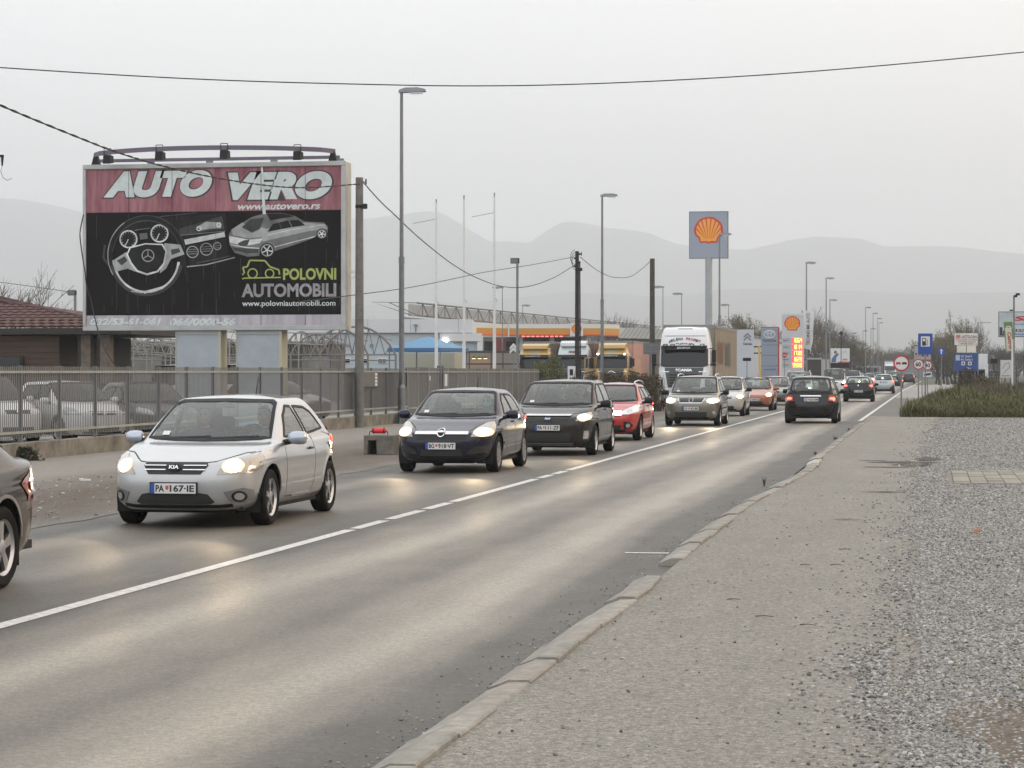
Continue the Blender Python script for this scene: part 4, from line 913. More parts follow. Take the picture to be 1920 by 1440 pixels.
def ground():
    field = mat('field_soil', (.075,.075,.045), .95, var=.45, vscale=.02, col2=(.05,.055,.03))
    o = sheet('ground', -12000, 12000, -400, 13000, -.12, field)
    lot = asphalt('lot_ground', (.17,.165,.155), (.27,.265,.25), rough=.8, speck=.35)
    sheet('yard', -75, -17.75, 10, 400, -.004, lot)
    sheet('forecourt', -75, -9.9, 108, 420, .0, asphalt('forecourt_asphalt', (.10,.10,.098), (.17,.165,.16), rough=.7, speck=.4))
    dirt = asphalt('verge_dirt', (.082,.062,.045), (.25,.235,.21), [(-17.75,.9),(-14.8,.75),(-13.2,.30),(-11.8,.05),(-10.7,.15),(-9.7,.55)], rough=.85, speck=.8)
    mb = MB(); rs = random.Random(5); prev = None; L_ = []
    v = -10
    while v < 420: L_.append((-9.78 + rs.uniform(-.09,.09), v)); v += .7 if v < 60 else 3
    for (a, v0), (b, v1) in zip(L_[:-1], L_[1:]): mb.add([(-17.75,v0,.006),(a,v0,.006),(b,v1,.006),(-17.75,v1,.006)], [(0,1,2,3)])
    o = mb.build('verge', dirt, fix=False); o['kind'] = 'structure'
    for p in o.data.polygons:
        if p.normal.z < 0: o.data.flip_normals(); break
    tr = [(-9.8,.15),(-9.3,.05),(-8.85,.42),(-8.2,.1),(-7.4,.40),(-6.8,.12),(-6.15,.0),(-5.75,.35),(-5.2,.95),(-4.75,.45),(-4.3,.25),(-3.9,.6),(-3.45,1.0),(-3.1,.5),(-2.8,.05),(-2.3,.0)]
    road = asphalt('road_asphalt', (.062,.058,.048), (.255,.223,.177), tr, rough=.50, speck=.75, specv=.42)
    sheet('road', -9.95, -2.25, -12, 900, .0, road)
    # painted lines: solid centre line with a broken stretch, edge line beyond the kerb
    paint_ = mat('road_paint', (.60,.59,.56), .6, var=.3, vscale=14, col2=(.36,.345,.32), detail=8)
    segs = [(-700,658),(666,721),(731,790),(800,843),(850,1005),(1012,1034),(1040,1060),(1066,None)]
    mb = MB()
    for a, b in segs:
        v0 = vu(a, -6.27) if a > -600 else 2; v1 = 560 if b is None else vu(b, -6.27)
        k = max(1, int((v1-v0)/6))
        for i in range(k): mb.add([(-6.345,v0+(v1-v0)*i/k,.004),(-6.205,v0+(v1-v0)*i/k,.004),(-6.205,v0+(v1-v0)*(i+1)/k,.004),(-6.345,v0+(v1-v0)*(i+1)/k,.004)], [(0,1,2,3)])
    o = mb.build('centre_line', paint_, fix=False); o['kind'] = 'structure'
    mb = MB(); mb.add([(-2.46,84,.004),(-2.32,84,.004),(-2.20,225,.004),(-2.36,225,.004)], [(0,1,2,3)]); mb.add([(-2.36,225,.004),(-2.20,225,.004),(-1.2,420,.004),(-1.36,420,.004)], [(0,1,2,3)])
    o = mb.build('edge_line', paint_, fix=False); o['kind'] = 'structure'
    x, y = gp(1213, 1038); mb = MB(); mb.cbox((x, y, .006), (.42,.10,.004), .05); o = mb.build('paint_dash', paint_); o['kind'] = 'structure'
    # footpath
    path = asphalt('path_asphalt', (.130,.123,.106), (.254,.240,.207), rough=.85, speck=1.0)
    rs = random.Random(11); mb = MB(); E = []; v = 2.0
    def edge(v): return (-.2 + .06*math.sin(v*.9) + .12*math.exp(-((v-13.2)/1.6)**2)) if v < 50 else -.2 + (v-50)*.014
    while v < 90.2: E.append((v, kerb_u(v)+.20, edge(v) + rs.uniform(-.035,.035))); v += .12 if v < 45 else .6
    for (v0,a0,b0),(v1,a1,b1) in zip(E[:-1], E[1:]): mb.add([(a0,v0,.055),(b0,v0,.055),(b1,v1,.055),(a1,v1,.055)], [(0,1,2,3)]); mb.add([(b0,v0,.055),(b1,v1,.055),(b1,v1,.0),(b0,v0,.0)], [(0,3,2,1)])
    o = mb.build('footpath', path, fix=False); o['kind'] = 'structure'
    # kerb stones, one by one
    kb = tag(thing('kerb', None, None), kind='structure'); km = [mat('kerb_concrete_%s' % s, c, .9, var=.28, vscale=9, bump=.3, bscale=50) for s, c in (('pale', (.30,.285,.25)), ('grey', (.26,.25,.22)), ('pink', (.275,.252,.22)))]
    v = 6.0; k = 0; rs = random.Random(3)
    while v < 89:
        if 18.6 < v < 20.6: v += .95; continue
        ln = .945 + rs.uniform(-.02,.02); gap = rs.choice([.012,.016,.02,.045 if v < 16 else .02]); zt = .075 + rs.uniform(-.012,.014) + (.03 if 42 < v < 46 else 0)
        u0, u1 = kerb_u(v), kerb_u(v+ln); w0 = .235 + rs.uniform(-.01,.01); tw = rs.uniform(-.012,.012)
        P = []
        for (u_, v_) in ((u0+tw, v), (u1-tw, v+ln-gap)):
            P += [(u_,v_,-.03),(u_+.004,v_,zt-.045),(u_+.09,v_,zt-.012),(u_+.115,v_,zt),(u_+w0-.01,v_,zt+.002),(u_+w0,v_,zt-.008),(u_+w0,v_,-.03)]
        mb = MB(); mb.add(P, [(i,i+1,i+8,i+7) for i in range(6)] + [tuple(range(7))[::-1], tuple(range(7,14))])
        mb.build('kerb_stone', mat('kerb_white', (.42,.41,.38), .8, var=.3, vscale=6) if 42 < v < 44.5 else rs.choice(km), kb); v += ln
    # gravel ground on the right and its stones
    gr = asphalt('gravel_ground', (.12,.113,.10), (.24,.23,.205), rough=.9, speck=1.0)
    mb = MB(); mb.add([(-.6,1.5,.046),(14,1.5,.046),(14,90,.046),(-.3,90,.046)], [(0,1,2,3)]); o = mb.build('gravel_bed', gr, fix=False); o['kind'] = 'structure'
    st = [stone_mesh('gravel_stone', s) for s in (1,2,3,4,5)]
    gm = bpy.data.materials.new('gravel_stone_mix'); gm.use_nodes = True; n = gm.node_tree.nodes; l = gm.node_tree.links.new
    oi = n.new('ShaderNodeObjectInfo'); cr = n.new('ShaderNodeValToRGB'); l(oi.outputs['Random'], cr.inputs[0]); l(cr.outputs[0], n['Principled BSDF'].inputs['Base Color']); n['Principled BSDF'].inputs['Roughness'].default_value = .85
    cr.color_ramp.elements[0].color = (.08,.077,.072,1); cr.color_ramp.elements[1].color = (.47,.465,.45,1)
    for p, c in ((.35,(.23,.225,.215,1)), (.6,(.33,.328,.322,1)), (.8,(.24,.215,.175,1))):
        e = cr.color_ramp.elements.new(p); e.color = c
    rs = np.random.RandomState(4); P = []; S_ = []
    for (v0, v1, dens, s0, s1) in ((8.5,14,2100,.006,.014),(14,20,1500,.007,.015),(20,30,900,.009,.017),(30,46,420,.011,.020),(46,88,120,.014,.026)):
        xr = lambda v: (v*(.2166*CS-SN)/(CS+.2166*SN))
        A = (xr(v1)+1.6+.75)*(v1-v0); k = int(A*dens)
        vv = rs.uniform(v0, v1, k); xx = rs.uniform(-.75, xr(v1)+1.6, k)
        for x, v in zip(xx, vv):
            if 36.2 < v < 41.3 and x > .3: continue
            e = edge(v); pr = 1.0 if x > e + .06 else max(.06, .75*math.exp((x-e)/.14))*(.55+.45*math.sin(v*2.1+1.3*math.sin(v*.7)))
            # bare earthy patch near the camera
            if ((x-.75)/.5)**2 + ((v-11.2)/1.0)**2 < 1: pr *= .35
            if rs.rand() < pr*(1 if v < 88 else 0):
                P.append((x, v, .048 if x > e else .057)); S_.append(rs.uniform(s0, s1))
    o = scatter('gravel', P, S_, st, gm, tilt=.5)
    soil = mat('bare_soil', (.12,.095,.07), .95, var=.4, vscale=6, bump=.4, bscale=20)
    mb = MB(); mb.add([(.75+.62*math.cos(a)*(1+.2*math.sin(3*a)), 11.3+1.5*math.sin(a)*(1+.15*math.cos(5*a)), .051) for a in [2*math.pi*i/24 for i in range(24)]], [tuple(range(24))]); o = mb.build('bare_soil', soil, fix=False); o['kind'] = 'structure'
    # loose stones strewn on the path, by the kerb and spilling from the gravel
    P = []; S_ = []
    for i in range(1500):
        v = 9 + 30*rs.rand()**1.8
        t = rs.rand()
        if t < .40: x = edge(v) - abs(rs.normal(0, .16)); z = .06
        elif t < .60: x = rs.uniform(kerb_u(v)+.25, edge(v)); z = .06
        elif t < .92: x = kerb_u(v) - abs(rs.normal(0, .13)); z = .004
        else: x = kerb_u(v) - rs.uniform(0, .6); z = .004
        P.append((x, v, z)); S_.append(rs.uniform(.005,.013) if z > .01 else rs.uniform(.004,.009))
    for i in range(600):
        v = rs.normal(13.6, .8); x = -.2 - abs(rs.normal(0, .16))*(1 if v > 13 else .6); P.append((x, v, .06)); S_.append(rs.uniform(.008,.016))
    for i in range(500):
        v = rs.uniform(18.2, 30); x = -9.9 - rs.rand()*4; P.append((x, v+8, .01)); S_.append(rs.uniform(.008,.03))
    scatter('loose_stones', P, S_, st, gm, tilt=.5)
    # twigs and one leaf
    tw = mat('twig_bark', (.06,.05,.04), .9); rs = random.Random(9)
    for i, (px, py) in enumerate(((1376,1125),(1434,1157),(1515,1173),(1510,1060),(1585,1031),(1568,1060),(1862,1018))):
        x, y = gp(px, py, .06); mb = MB(); a = rs.uniform(-.3,.3); ln = rs.uniform(.04,.07)
        mb.tube([(x-ln*math.cos(a), y-ln*math.sin(a), .064), (x, y+.006, .069), (x+ln*math.cos(a), y+ln*math.sin(a), .065)], .004, 5, .002)
        tag(mb.build('twig', tw), 'thin dry twig on the footpath, %s' % ('left of the others in the nearer row','second of the nearer row, just right of the leftmost','nearest the camera of all','straight one in the farther row','rightmost of the farther row','middle of the farther row','lying apart on the gravel at the right')[i], 'twig', 'twigs strewn on the footpath')
    x, y = gp(1833, 1001, .05); mb = MB()
    mb.add([(x+dx, y+dy, .06+dz) for dx, dy, dz in ((-.05,0,0),(-.02,.04,.03),(.03,.03,.015),(.055,0,.03),(.02,-.035,.02),(-.02,-.03,.0),(0,0,.035))], [(0,1,6),(1,2,6),(2,3,6),(3,4,6),(4,5,6),(5,0,6)])
    tag(mb.build('fallen_leaf', mat('leaf_orange', (.35,.09,.02), .7), fix=False), 'orange-brown fallen leaf lying on the grey gravel', 'leaf')
    # paver strip
    pv = tag(thing('paver_strip', None, None), kind='structure'); pm = [mat('paver_%s' % s, c, .9, var=.2, vscale=12) for s, c in (('a', (.26,.245,.205)), ('b', (.22,.205,.17)), ('c', (.29,.27,.23)))]
    rs = random.Random(2); mb = MB(); mb.box(.36, 3.7, 36.4, 41.1, .0, .049); mb.build('paver_bed', mat('joint_sand', (.11,.10,.08), .95), pv)
    mbs = {}
    for j in range(12):
        for i in range(13):
            if len(mbs) < 4: 
                q = MB(); q.add([(-.12,-.19,0),(.12,-.19,0),(.12,.19,0),(-.12,.19,0),(-.12,-.19,.02),(.12,-.19,.02),(.12,.19,.02),(-.12,.19,.02)], [(0,3,2,1),(4,5,6,7),(0,1,5,4),(1,2,6,5),(2,3,7,6),(3,0,4,7)]); me = q.mesh('paver'); me.materials.append(pm[len(mbs) % 3]); mbs[len(mbs)] = me
            o = bpy.data.objects.new('paver', mbs[rs.randrange(3)]); COL.objects.link(o); o.parent = pv; o.location = (.5 + i*.255, 36.6 + j*.395, .036 + rs.uniform(-.003,.006)); o.rotation_euler = (0, 0, rs.uniform(-.02,.02))
    mud = mat('mud_stain', (.055,.05,.042), .85, var=.4, vscale=9); mb = MB(); r2 = random.Random(6)
    for cx, cy_, w_, h_ in ((-.45,44.5,.75,.55),(-.75,42.2,.6,.22),(-.3,43.3,.45,.9),(-1.05,45.2,.4,.12),(.0,46.3,.3,1.2),(-.62,33.5,.35,.12),(-.9,27.2,.25,.06)):
        mb.add([(cx + w_*math.cos(a)*r2.uniform(.5,1), cy_ + h_*math.sin(a)*r2.uniform(.5,1), .0605 + .0008*len(mb.f)) for a in [2*math.pi*i/18 for i in range(18)]], [tuple(range(18))])
    o = mb.build('mud_stain', mud, fix=False); o['kind'] = 'structure'
    # side road, far shoulder and grass on the right
    sheet('shoulder', -2.25, 0.9, 90.2, 170, -.006, asphalt('shoulder_ground', (.10,.095,.085), (.16,.15,.13), rough=.85, speck=.6))
    lg = asphalt('side_road_ground', (.20,.195,.18), (.30,.29,.27), rough=.85, speck=.3)
    poly_sheet('side_road', [(-2.2,158),(1.5,150),(6,172),(12,250),(3,330),(-2.2,300)], -.002, lg)
def blade_mesh(name, seed, n=14, h=1.0, w=.05, spread=.5, curl=.4):
    rs = random.Random(seed); mb = MB()
    for i in range(n):
        a = rs.uniform(0, 6.28); r = spread*rs.random()**.5; x, y = r*math.cos(a), r*math.sin(a); hh = h*rs.uniform(.5, 1); b = rs.uniform(0, 6.28); dx, dy = math.cos(b)*curl*hh, math.sin(b)*curl*hh
        wx, wy = -math.sin(b)*w/2, math.cos(b)*w/2
        mb.add([(x-wx,y-wy,0),(x+wx,y+wy,0),(x+dx*.35+wx*.8,y+dy*.35+wy*.8,hh*.6),(x+dx*.35-wx*.8,y+dy*.35-wy*.8,hh*.6),(x+dx,y+dy,hh)], [(0,1,2,3),(3,2,4)])
    return mb.mesh(name)
def leafmat(name, c0, c1, c2=None):
    m = bpy.data.materials.new(name); m.use_nodes = True; n = m.node_tree.nodes; l = m.node_tree.links.new; b = n['Principled BSDF']; b.inputs['Roughness'].default_value = .7
    oi = n.new('ShaderNodeObjectInfo'); g = n.new('ShaderNodeNewGeometry'); ad = n.new('ShaderNodeMath'); ad.operation = 'ADD'; l(oi.outputs['Random'], ad.inputs[0]); l(g.outputs['Random Per Island'], ad.inputs[1])
    fr = n.new('ShaderNodeMath'); fr.operation = 'FRACT'; l(ad.outputs[0], fr.inputs[0]); cr = n.new('ShaderNodeValToRGB'); l(fr.outputs[0], cr.inputs[0])
    cr.color_ramp.elements[0].color = (*c0, 1); cr.color_ramp.elements[1].color = (*c1, 1)
    if c2: e = cr.color_ramp.elements.new(.85); e.color = (*c2, 1); cr.color_ramp.elements[1].position = 1
    l(cr.outputs[0], b.inputs['Base Color']); return m
def vegetation():
    gmat = leafmat('grass_blades', (.05,.07,.017), (.115,.14,.04), (.15,.13,.055))
    dry = leafmat('dry_weeds', (.045,.038,.022), (.09,.08,.042), (.13,.11,.065))
    # mound of tall grass beyond the gravel
    edge = [gp(*p) for p in ((1700,779),(1935,782))]
    def gx(v):   # left border of the grass at each distance
        pts = [(89,-.75),(92,-.55),(97,-.3),(105,-.75),(115,-.9),(122,-.4),(135,.9),(150,2.5),(170,5.2)]
        for (a, x), (b, y) in zip(pts[:-1], pts[1:]):
            if v <= b: return x + (y-x)*(v-a)/(b-a)
        return 5.2 + (v-170)*.05
    def gz(x, v): 
        d = max(0, min(1, (x-gx(v))/2.5))
        return .03 + d*(.22 + .30*max(0, min(1, (v-92)/16)) + .10*math.sin(x*.9+v*.13) + .07*math.sin(v*.4+x*2))*(1 if v < 150 else .7)
    mb = MB(); K = 60
    for j in range(K):
        for i in range(20):
            q = []
            for (ii, jj) in ((i,j),(i+1,j),(i+1,j+1),(i,j+1)):
                v = 88.9 + 90*jj/K; x = gx(v) + (24)*(ii/20)**1.4; q.append((x, v, (gz(x, v)-.03)*min(1, (v-88.9)/2.0+.02)))
            mb.add(q, [(0,1,2,3)])
    o = mb.build('grass_bank', mat('grass_soil', (.045,.05,.02), .95, var=.5, vscale=1.5), fix=False); o['kind'] = 'structure'
    rs = np.random.RandomState(3); P = []; S_ = []
    for i in range(17000):
        v = 88.9 + 80*rs.rand()**1.7; x = gx(v) + rs.rand()*(v*.0475 + 2.2 - gx(v))
        P.append((x, v, (gz(x, v)-.02)*min(1, (v-88.9)/2.0+.02))); S_.append(rs.uniform(.14,.34)*(1.0 + .9*max(0, math.sin(x*1.7+v*.31)*math.sin(x*.6-v*.2+1)))*(1.15 if v > 100 else 1))
    scatter('grass', P, S_, [blade_mesh('grass_tuft', s, 16, 1.0, .07, .55, .45) for s in (1,2,3)], gmat, tilt=.15)
    P = []; S_ = []
    for cx, cy_, r, k, s in ((2.2,101,1.3,260,.34),(.9,96,.9,160,.22),(4.8,99,1.2,260,.36),(5.2,107,1.6,300,.42),(3.0,112,1.9,420,.55),(4.4,116,1.6,300,.5),(2.2,124,1.0,160,.45),(1.0,91,1.4,150,.22),(5.5,128,3,260,.55),(3.6,95,2.6,200,.28)):
        for i in range(k):
            a = rs.rand()*6.28; q = r*rs.rand()**.6; x = cx+q*math.cos(a); v = cy_+q*2*math.sin(a); P.append((x, v, gz(x, v)-.02)); S_.append(s*rs.uniform(.6,1.25)*(1-.45*q/r))
    scatter('dry_weeds', P, S_, [blade_mesh('weed_stem', s, 12, 1.6, .035, .45, .5) for s in (5,6,7)], dry, tilt=.35)
    # weeds by the kerb
    for i, (px, py, s, lb) in enumerate(((1433,912,.20,'tall thin dry weed growing out of the kerb in the foreground'),(1529,852,.16,'tuft of dry weeds by the whitened kerb stones'),(1567,825,.24,'dark low weed against the kerb behind the whitened stones'),(1592,808,.24,'low weed at the kerb, third behind the whitened stones'),(1617,795,.26,'weed clump at the far end of the kerb'),(1229,1112,.05,'green tuft in the broken gap of the kerb'))):
        x, y = gp(px, py, .0); me = blade_mesh('weed', 20+i, 26, 1.0, .06, .25 if i else .06, .35); me.materials.append(dry); o = bpy.data.objects.new('weed', me); COL.objects.link(o); o.location = (x, y, .0); o.scale = (s*.9, s*.9, s*(.85 if i == 0 else .5)); tag(o, lb, 'weed')
    return gz
def twig_tree_mesh(seed, leaves=0, up_=.55, depth=5):
    rs = random.Random(seed); T1 = MB(); T2 = MB(); tips = []
    def br(p, d, ln, r, k):
        q = [Vector(p)]; dd = Vector(d)
        for i in range(3):
            dd = (dd + Vector((rs.uniform(-.16,.16), rs.uniform(-.16,.16), rs.uniform(-.02,.14)))).normalized(); q.append(q[-1] + dd*ln/3)
        (T1 if k <= 1 else T2).tube(q, r, 5 if k == 0 else 3, r*.62, cap=False)
        if k >= depth: tips.append(q[-1]); tips.append(q[-2]); return
        n = rs.choice((3,4)) if k else 5
        for i in range(n):
            a = 2*math.pi*(i + rs.random()*.7)/n; tilt = rs.uniform(.30,.72) if k else rs.uniform(.2,.6)
            side = Vector((math.cos(a), math.sin(a), 0)); side = (side - dd*side.dot(dd)).normalized() if abs(side.dot(dd)) < .99 else Vector((1,0,0))
            nd = (dd*math.cos(tilt) + side*math.sin(tilt) + Vector((0,0,up_*.15))).normalized()
            br(q[-1] if i else q[2], nd, (ln if k else .26)*rs.uniform(.60,.82), r*.55, k+1)
    br((0,0,0), (0,0,1), .10, .018, 0)
    H_ = max(v[2] for v in T2.v)
    for mb in (T1, T2): mb.v = [(x/H_, y/H_, z/H_) for x, y, z in mb.v]
    LM = MB()
    for t in tips:
        for _ in range(leaves):
            c = t/H_ + Vector([rs.gauss(0,.022) for _ in range(3)]); a = Vector([rs.uniform(-1,1) for _ in range(3)]).normalized()*rs.uniform(.007,.014); b = Vector([rs.uniform(-1,1) for _ in range(3)]).normalized()*.010
            LM.add([c-a, c+b, c+a, c-b], [(0,1,2,3)])
    return T1.mesh('trunk'), T2.mesh('crown'), LM.mesh('foliage') if leaves else None
def trees():
    bark = mat('tree_bark', (.055,.048,.042), .95); bark2 = mat('twig_wood', (.075,.062,.052), .95)
    cols = {'none': None, 'yellow': leafmat('autumn_leaves', (.16,.13,.035), (.26,.21,.06), (.12,.12,.04)), 'brown': leafmat('brown_leaves', (.085,.06,.035), (.15,.10,.05), (.13,.12,.05)), 'green': leafmat('dull_leaves', (.05,.065,.025), (.10,.11,.045), (.16,.14,.05))}
    var = {}
    def get(kind, i):
        k = (kind, i)
        if k not in var:
            a, b, c = twig_tree_mesh(100+i*7+len(kind), {'none':0,'yellow':4,'brown':6,'green':6}[kind], depth=5 if kind == 'none' else 4)
            a.materials.append(bark); b.materials.append(bark2)
            if c: c.materials.append(cols[kind])
            var[k] = (a, b, c)
        return var[k]
    rs = random.Random(21)
    def tree(px, top, Z, kind, label, wide=1.0, grp='trees in the background'):
        x, y = cw(px, Z); h = hz(top, Z); a, b, c = get(kind, rs.randrange(3)); t = thing('bare_tree' if kind == 'none' else 'autumn_tree', label, 'tree', (x, y, -.1), rs.uniform(0, 6), grp); t.scale = (h*wide, h*wide, h)
        for me in (a, b, c):
            if me: o = bpy.data.objects.new(me.name.split('.')[0], me); COL.objects.link(o); o.parent = t
        return t
    tree(1150, 579, 330, 'none', 'bare tree above the right end of the petrol canopy, taller of the pair', 1.0); tree(1127, 592, 340, 'none', 'bare tree left of the taller one above the petrol canopy', .9)
    tree(1190, 604, 360, 'none', 'low bare tree behind the grey lattice roof, right of the bare pair')
    tree(1385, 588, 330, 'brown', 'thin rust-leaved tree rising behind the beige trailer', .6); tree(1412, 602, 340, 'yellow', 'yellowish tree above the white dealership building', .9); tree(1437, 597, 350, 'none', 'bare tree behind the grey dealership pylon')
    tree(1372, 600, 340, 'yellow', 'low yellow tree just right of the big scallop sign pole', .7)
    tree(1532, 573, 380, 'none', 'tall bare tree right of the white banner', .95); tree(1556, 588, 390, 'none', 'bare tree between the two street lamps right of the white banner', .9); tree(1580, 610, 400, 'none', 'bare tree above the small roadside billboard', .9)
    tree(1573, 602, 410, 'none', 'second bare tree above the small roadside billboard', .9)
    tree(1608, 632, 400, 'brown', 'brown leafy tree right of the small roadside billboard', 1.1); tree(1618, 640, 410, 'yellow', 'yellow-brown tree close to the far street lamps', 1.0); tree(1598, 645, 405, 'green', 'dull green tree beside the small roadside billboard', .9)
    tree(1518, 600, 360, 'brown', 'brown tree directly behind the white banner', .9); tree(1545, 630, 370, 'brown', 'brown tree behind the small roadside billboard', 1.1)
    tree(1805, 582, 330, 'yellow', 'tall yellow-leaved tree above the cream sign boards', .55); tree(1822, 590, 335, 'none', 'bare tree beside the tall yellow-leaved one', .8)
    for i, (px, top, k) in enumerate(((1762,636,'brown'),(1778,625,'brown'),(1792,620,'brown'),(1770,645,'green'),(1786,640,'brown'),(1755,655,'green'))):
        tree(px, top, 300 + i*6, k, ['brown thicket tree left of the cream sign boards, outermost', 'brown thicket tree left of the cream sign boards, second', 'brown thicket tree touching the cream sign boards', 'green-brown low tree behind the arrow sign', 'brown low tree behind the blue motorway sign', 'lowest green-brown tree right of the fuel sign'][i], 1.3)
    for i, px in enumerate((1850,1868,1885,1905,1925)): tree(px, 640 + (i*7) % 12, 420, 'none', 'hazy bare tree behind the right-hand billboard, ' + ('leftmost of the row','second from the left','middle of the row','second from the right','at the frame edge')[i], 1.1, 'hazy bare trees behind the right-hand billboard')
    for i, px in enumerate((1655,1672,1690,1706)): tree(px, 655 - (i*5) % 9, 620, 'none', 'hazy bare tree at the far end of the road, ' + ('leftmost','left of the middle','right of the middle','rightmost behind the no-overtaking sign')[i], 1.3, 'hazy bare trees at the end of the road')
    tree(8, 484, 150, 'none', 'bare tree above the red tiled roof at the left edge', 1.0); tree(128, 548, 190, 'none', 'small bare tree just left of the big billboard', 1.0)
    for i, px in enumerate((668,690,706,722,738,1035)): tree(px, 590 + (i*5) % 14, 300, 'none', 'bare treetop above the white building roof, ' + ('right beside the billboard','just right of the concrete pole','third from the billboard','fourth from the billboard','nearest the tall street lamp','behind the lattice roof, far from the rest')[i], 1.1, 'bare treetops above the white building roof')
    # far wood: a low dark mass on the horizon
    P = []; S_ = []; r = np.random.RandomState(5)
    for i in range(700):
        px = r.uniform(-100, 2020); Z = r.uniform(650, 1100); x, y = cw(px, Z); P.append((x, y, -.5)); S_.append(r.uniform(5, 9))
    a, b, c = twig_tree_mesh(77, 3, depth=3); mb = MB(); 
    for me in (a, b, c):
        vs = [tuple(v.co) for v in me.vertices]; mb.add([(x*1.4, y*1.4, z) for x, y, z in vs], [tuple(p.vertices) for p in me.polygons])
    for i in range(520):           # unseen trees added right of and behind the viewpoint, a dark skyline for car reflections
        t = r.rand()
        if t < .6: x, y = r.uniform(55, 130), r.uniform(-90, 420)
        else: x, y = r.uniform(-120, 130), r.uniform(-150, -95)
        if x < 14 + max(0, y)*.09: continue
        P.append((x, y, -.5)); S_.append(r.uniform(7, 13))
    scatter('far_wood', P, S_, [mb.mesh('wood_tree')], mat('far_wood_tone', (.06,.058,.045), .95), tilt=.05, flat_=1)
    # bushes along the yard edge
    def bush(px, py, Z, w_, h_, m, label, n=1400, seed=1, d_=None):
        x, y = cw(px, Z); r = random.Random(seed); t = thing('bush', label, 'bush', (x, y, 0)); mb = MB(); lf = MB()
        for i in range(40):
            a = r.uniform(0, 6.28); q = r.random()*.5; p0 = (q*w_*.6*math.cos(a), q*(d_ or w_)*.6*math.sin(a), 0); p1 = (p0[0]*1.6, p0[1]*1.6, h_*r.uniform(.6,1.0)); mb.tube([p0, ((p0[0]+p1[0])/2+r.uniform(-.05,.05), (p0[1]+p1[1])/2, p1[2]*.5), p1], .02, 3, .006)
        for i in range(n):
            a = r.uniform(0, 6.28); q = r.random()**.5; z = r.random()**.8; k = (1-.65*z**2.2)*(1+.15*math.sin(a*5+z*6)); c = Vector((q*w_/2*k*math.cos(a)*1.0, q*(d_ or w_)/2*k*math.sin(a), z*h_*(1-.25*q*r.random())))
            s = r.uniform(.03,.065); a_ = Vector([r.uniform(-1,1) for _ in range(3)]).normalized()*s; b_ = Vector([r.uniform(-1,1) for _ in range(3)]).normalized()*s*.6; lf.add([c-a_, c+b_, c+a_, c-b_], [(0,1,2,3)])
        mb.build('stem', bark2, t, fix=False); lf.build('foliage', m, t, fix=False); return t
    yg = leafmat('willow_leaves', (.09,.10,.03), (.20,.17,.05), (.10,.13,.05)); dk = leafmat('hedge_leaves', (.035,.035,.02), (.075,.065,.035), (.09,.05,.02))
    bush(1012, 0, 109, 1.5, 2.3, yg, 'yellow-green bush right after the end of the sheet fence', 2600, 1, 2); bush(1040, 0, 111, 1.4, 2.55, yg, 'taller yellow-green bush in front of the white truck', 2600, 2, 2)
    for i, (px, h, lb) in enumerate(((1078,1.5,'dark hedge plant in front of the white truck'),(1112,1.7,'dark hedge plant left of the yellow truck bumper'),(1140,1.75,'dark hedge plant under the right yellow truck'),(1163,1.8,'rusty dark hedge plant below the open truck door'),(1188,1.75,'dark hedge plant in front of the pink trailer'),(1210,1.7,'dark hedge plant between the pink trailer and the dark pole'),(1228,1.65,'dark hedge plant nearest the white truck'))):
        bush(px, 0, 108 - i*.8, 1.25, h, dk, lb, 1500, 10+i, 2.2)
    g2 = leafmat('bank_bush_leaves', (.04,.045,.02), (.09,.08,.04), (.13,.09,.04))
    bush(1812, 0, 118, 1.9, 1.95, dk, 'dark brown shrub on the grass bank before the blue motorway sign', 1500, 31, 2); bush(1838, 0, 116, 1.9, 1.65, g2, 'grey-green shrub with pale seed heads on the grass bank', 1500, 32, 2)
    bush(1858, 0, 119, 1.7, 1.45, dk, 'low dark shrub on the grass bank, right of the seed-head shrub', 900, 33, 2); bush(42, 0, 46.1, .8, .28, mat('ivy', (.03,.038,.018), .8), 'small creeping plant at the foot of the fence wall', 500, 41, .5)
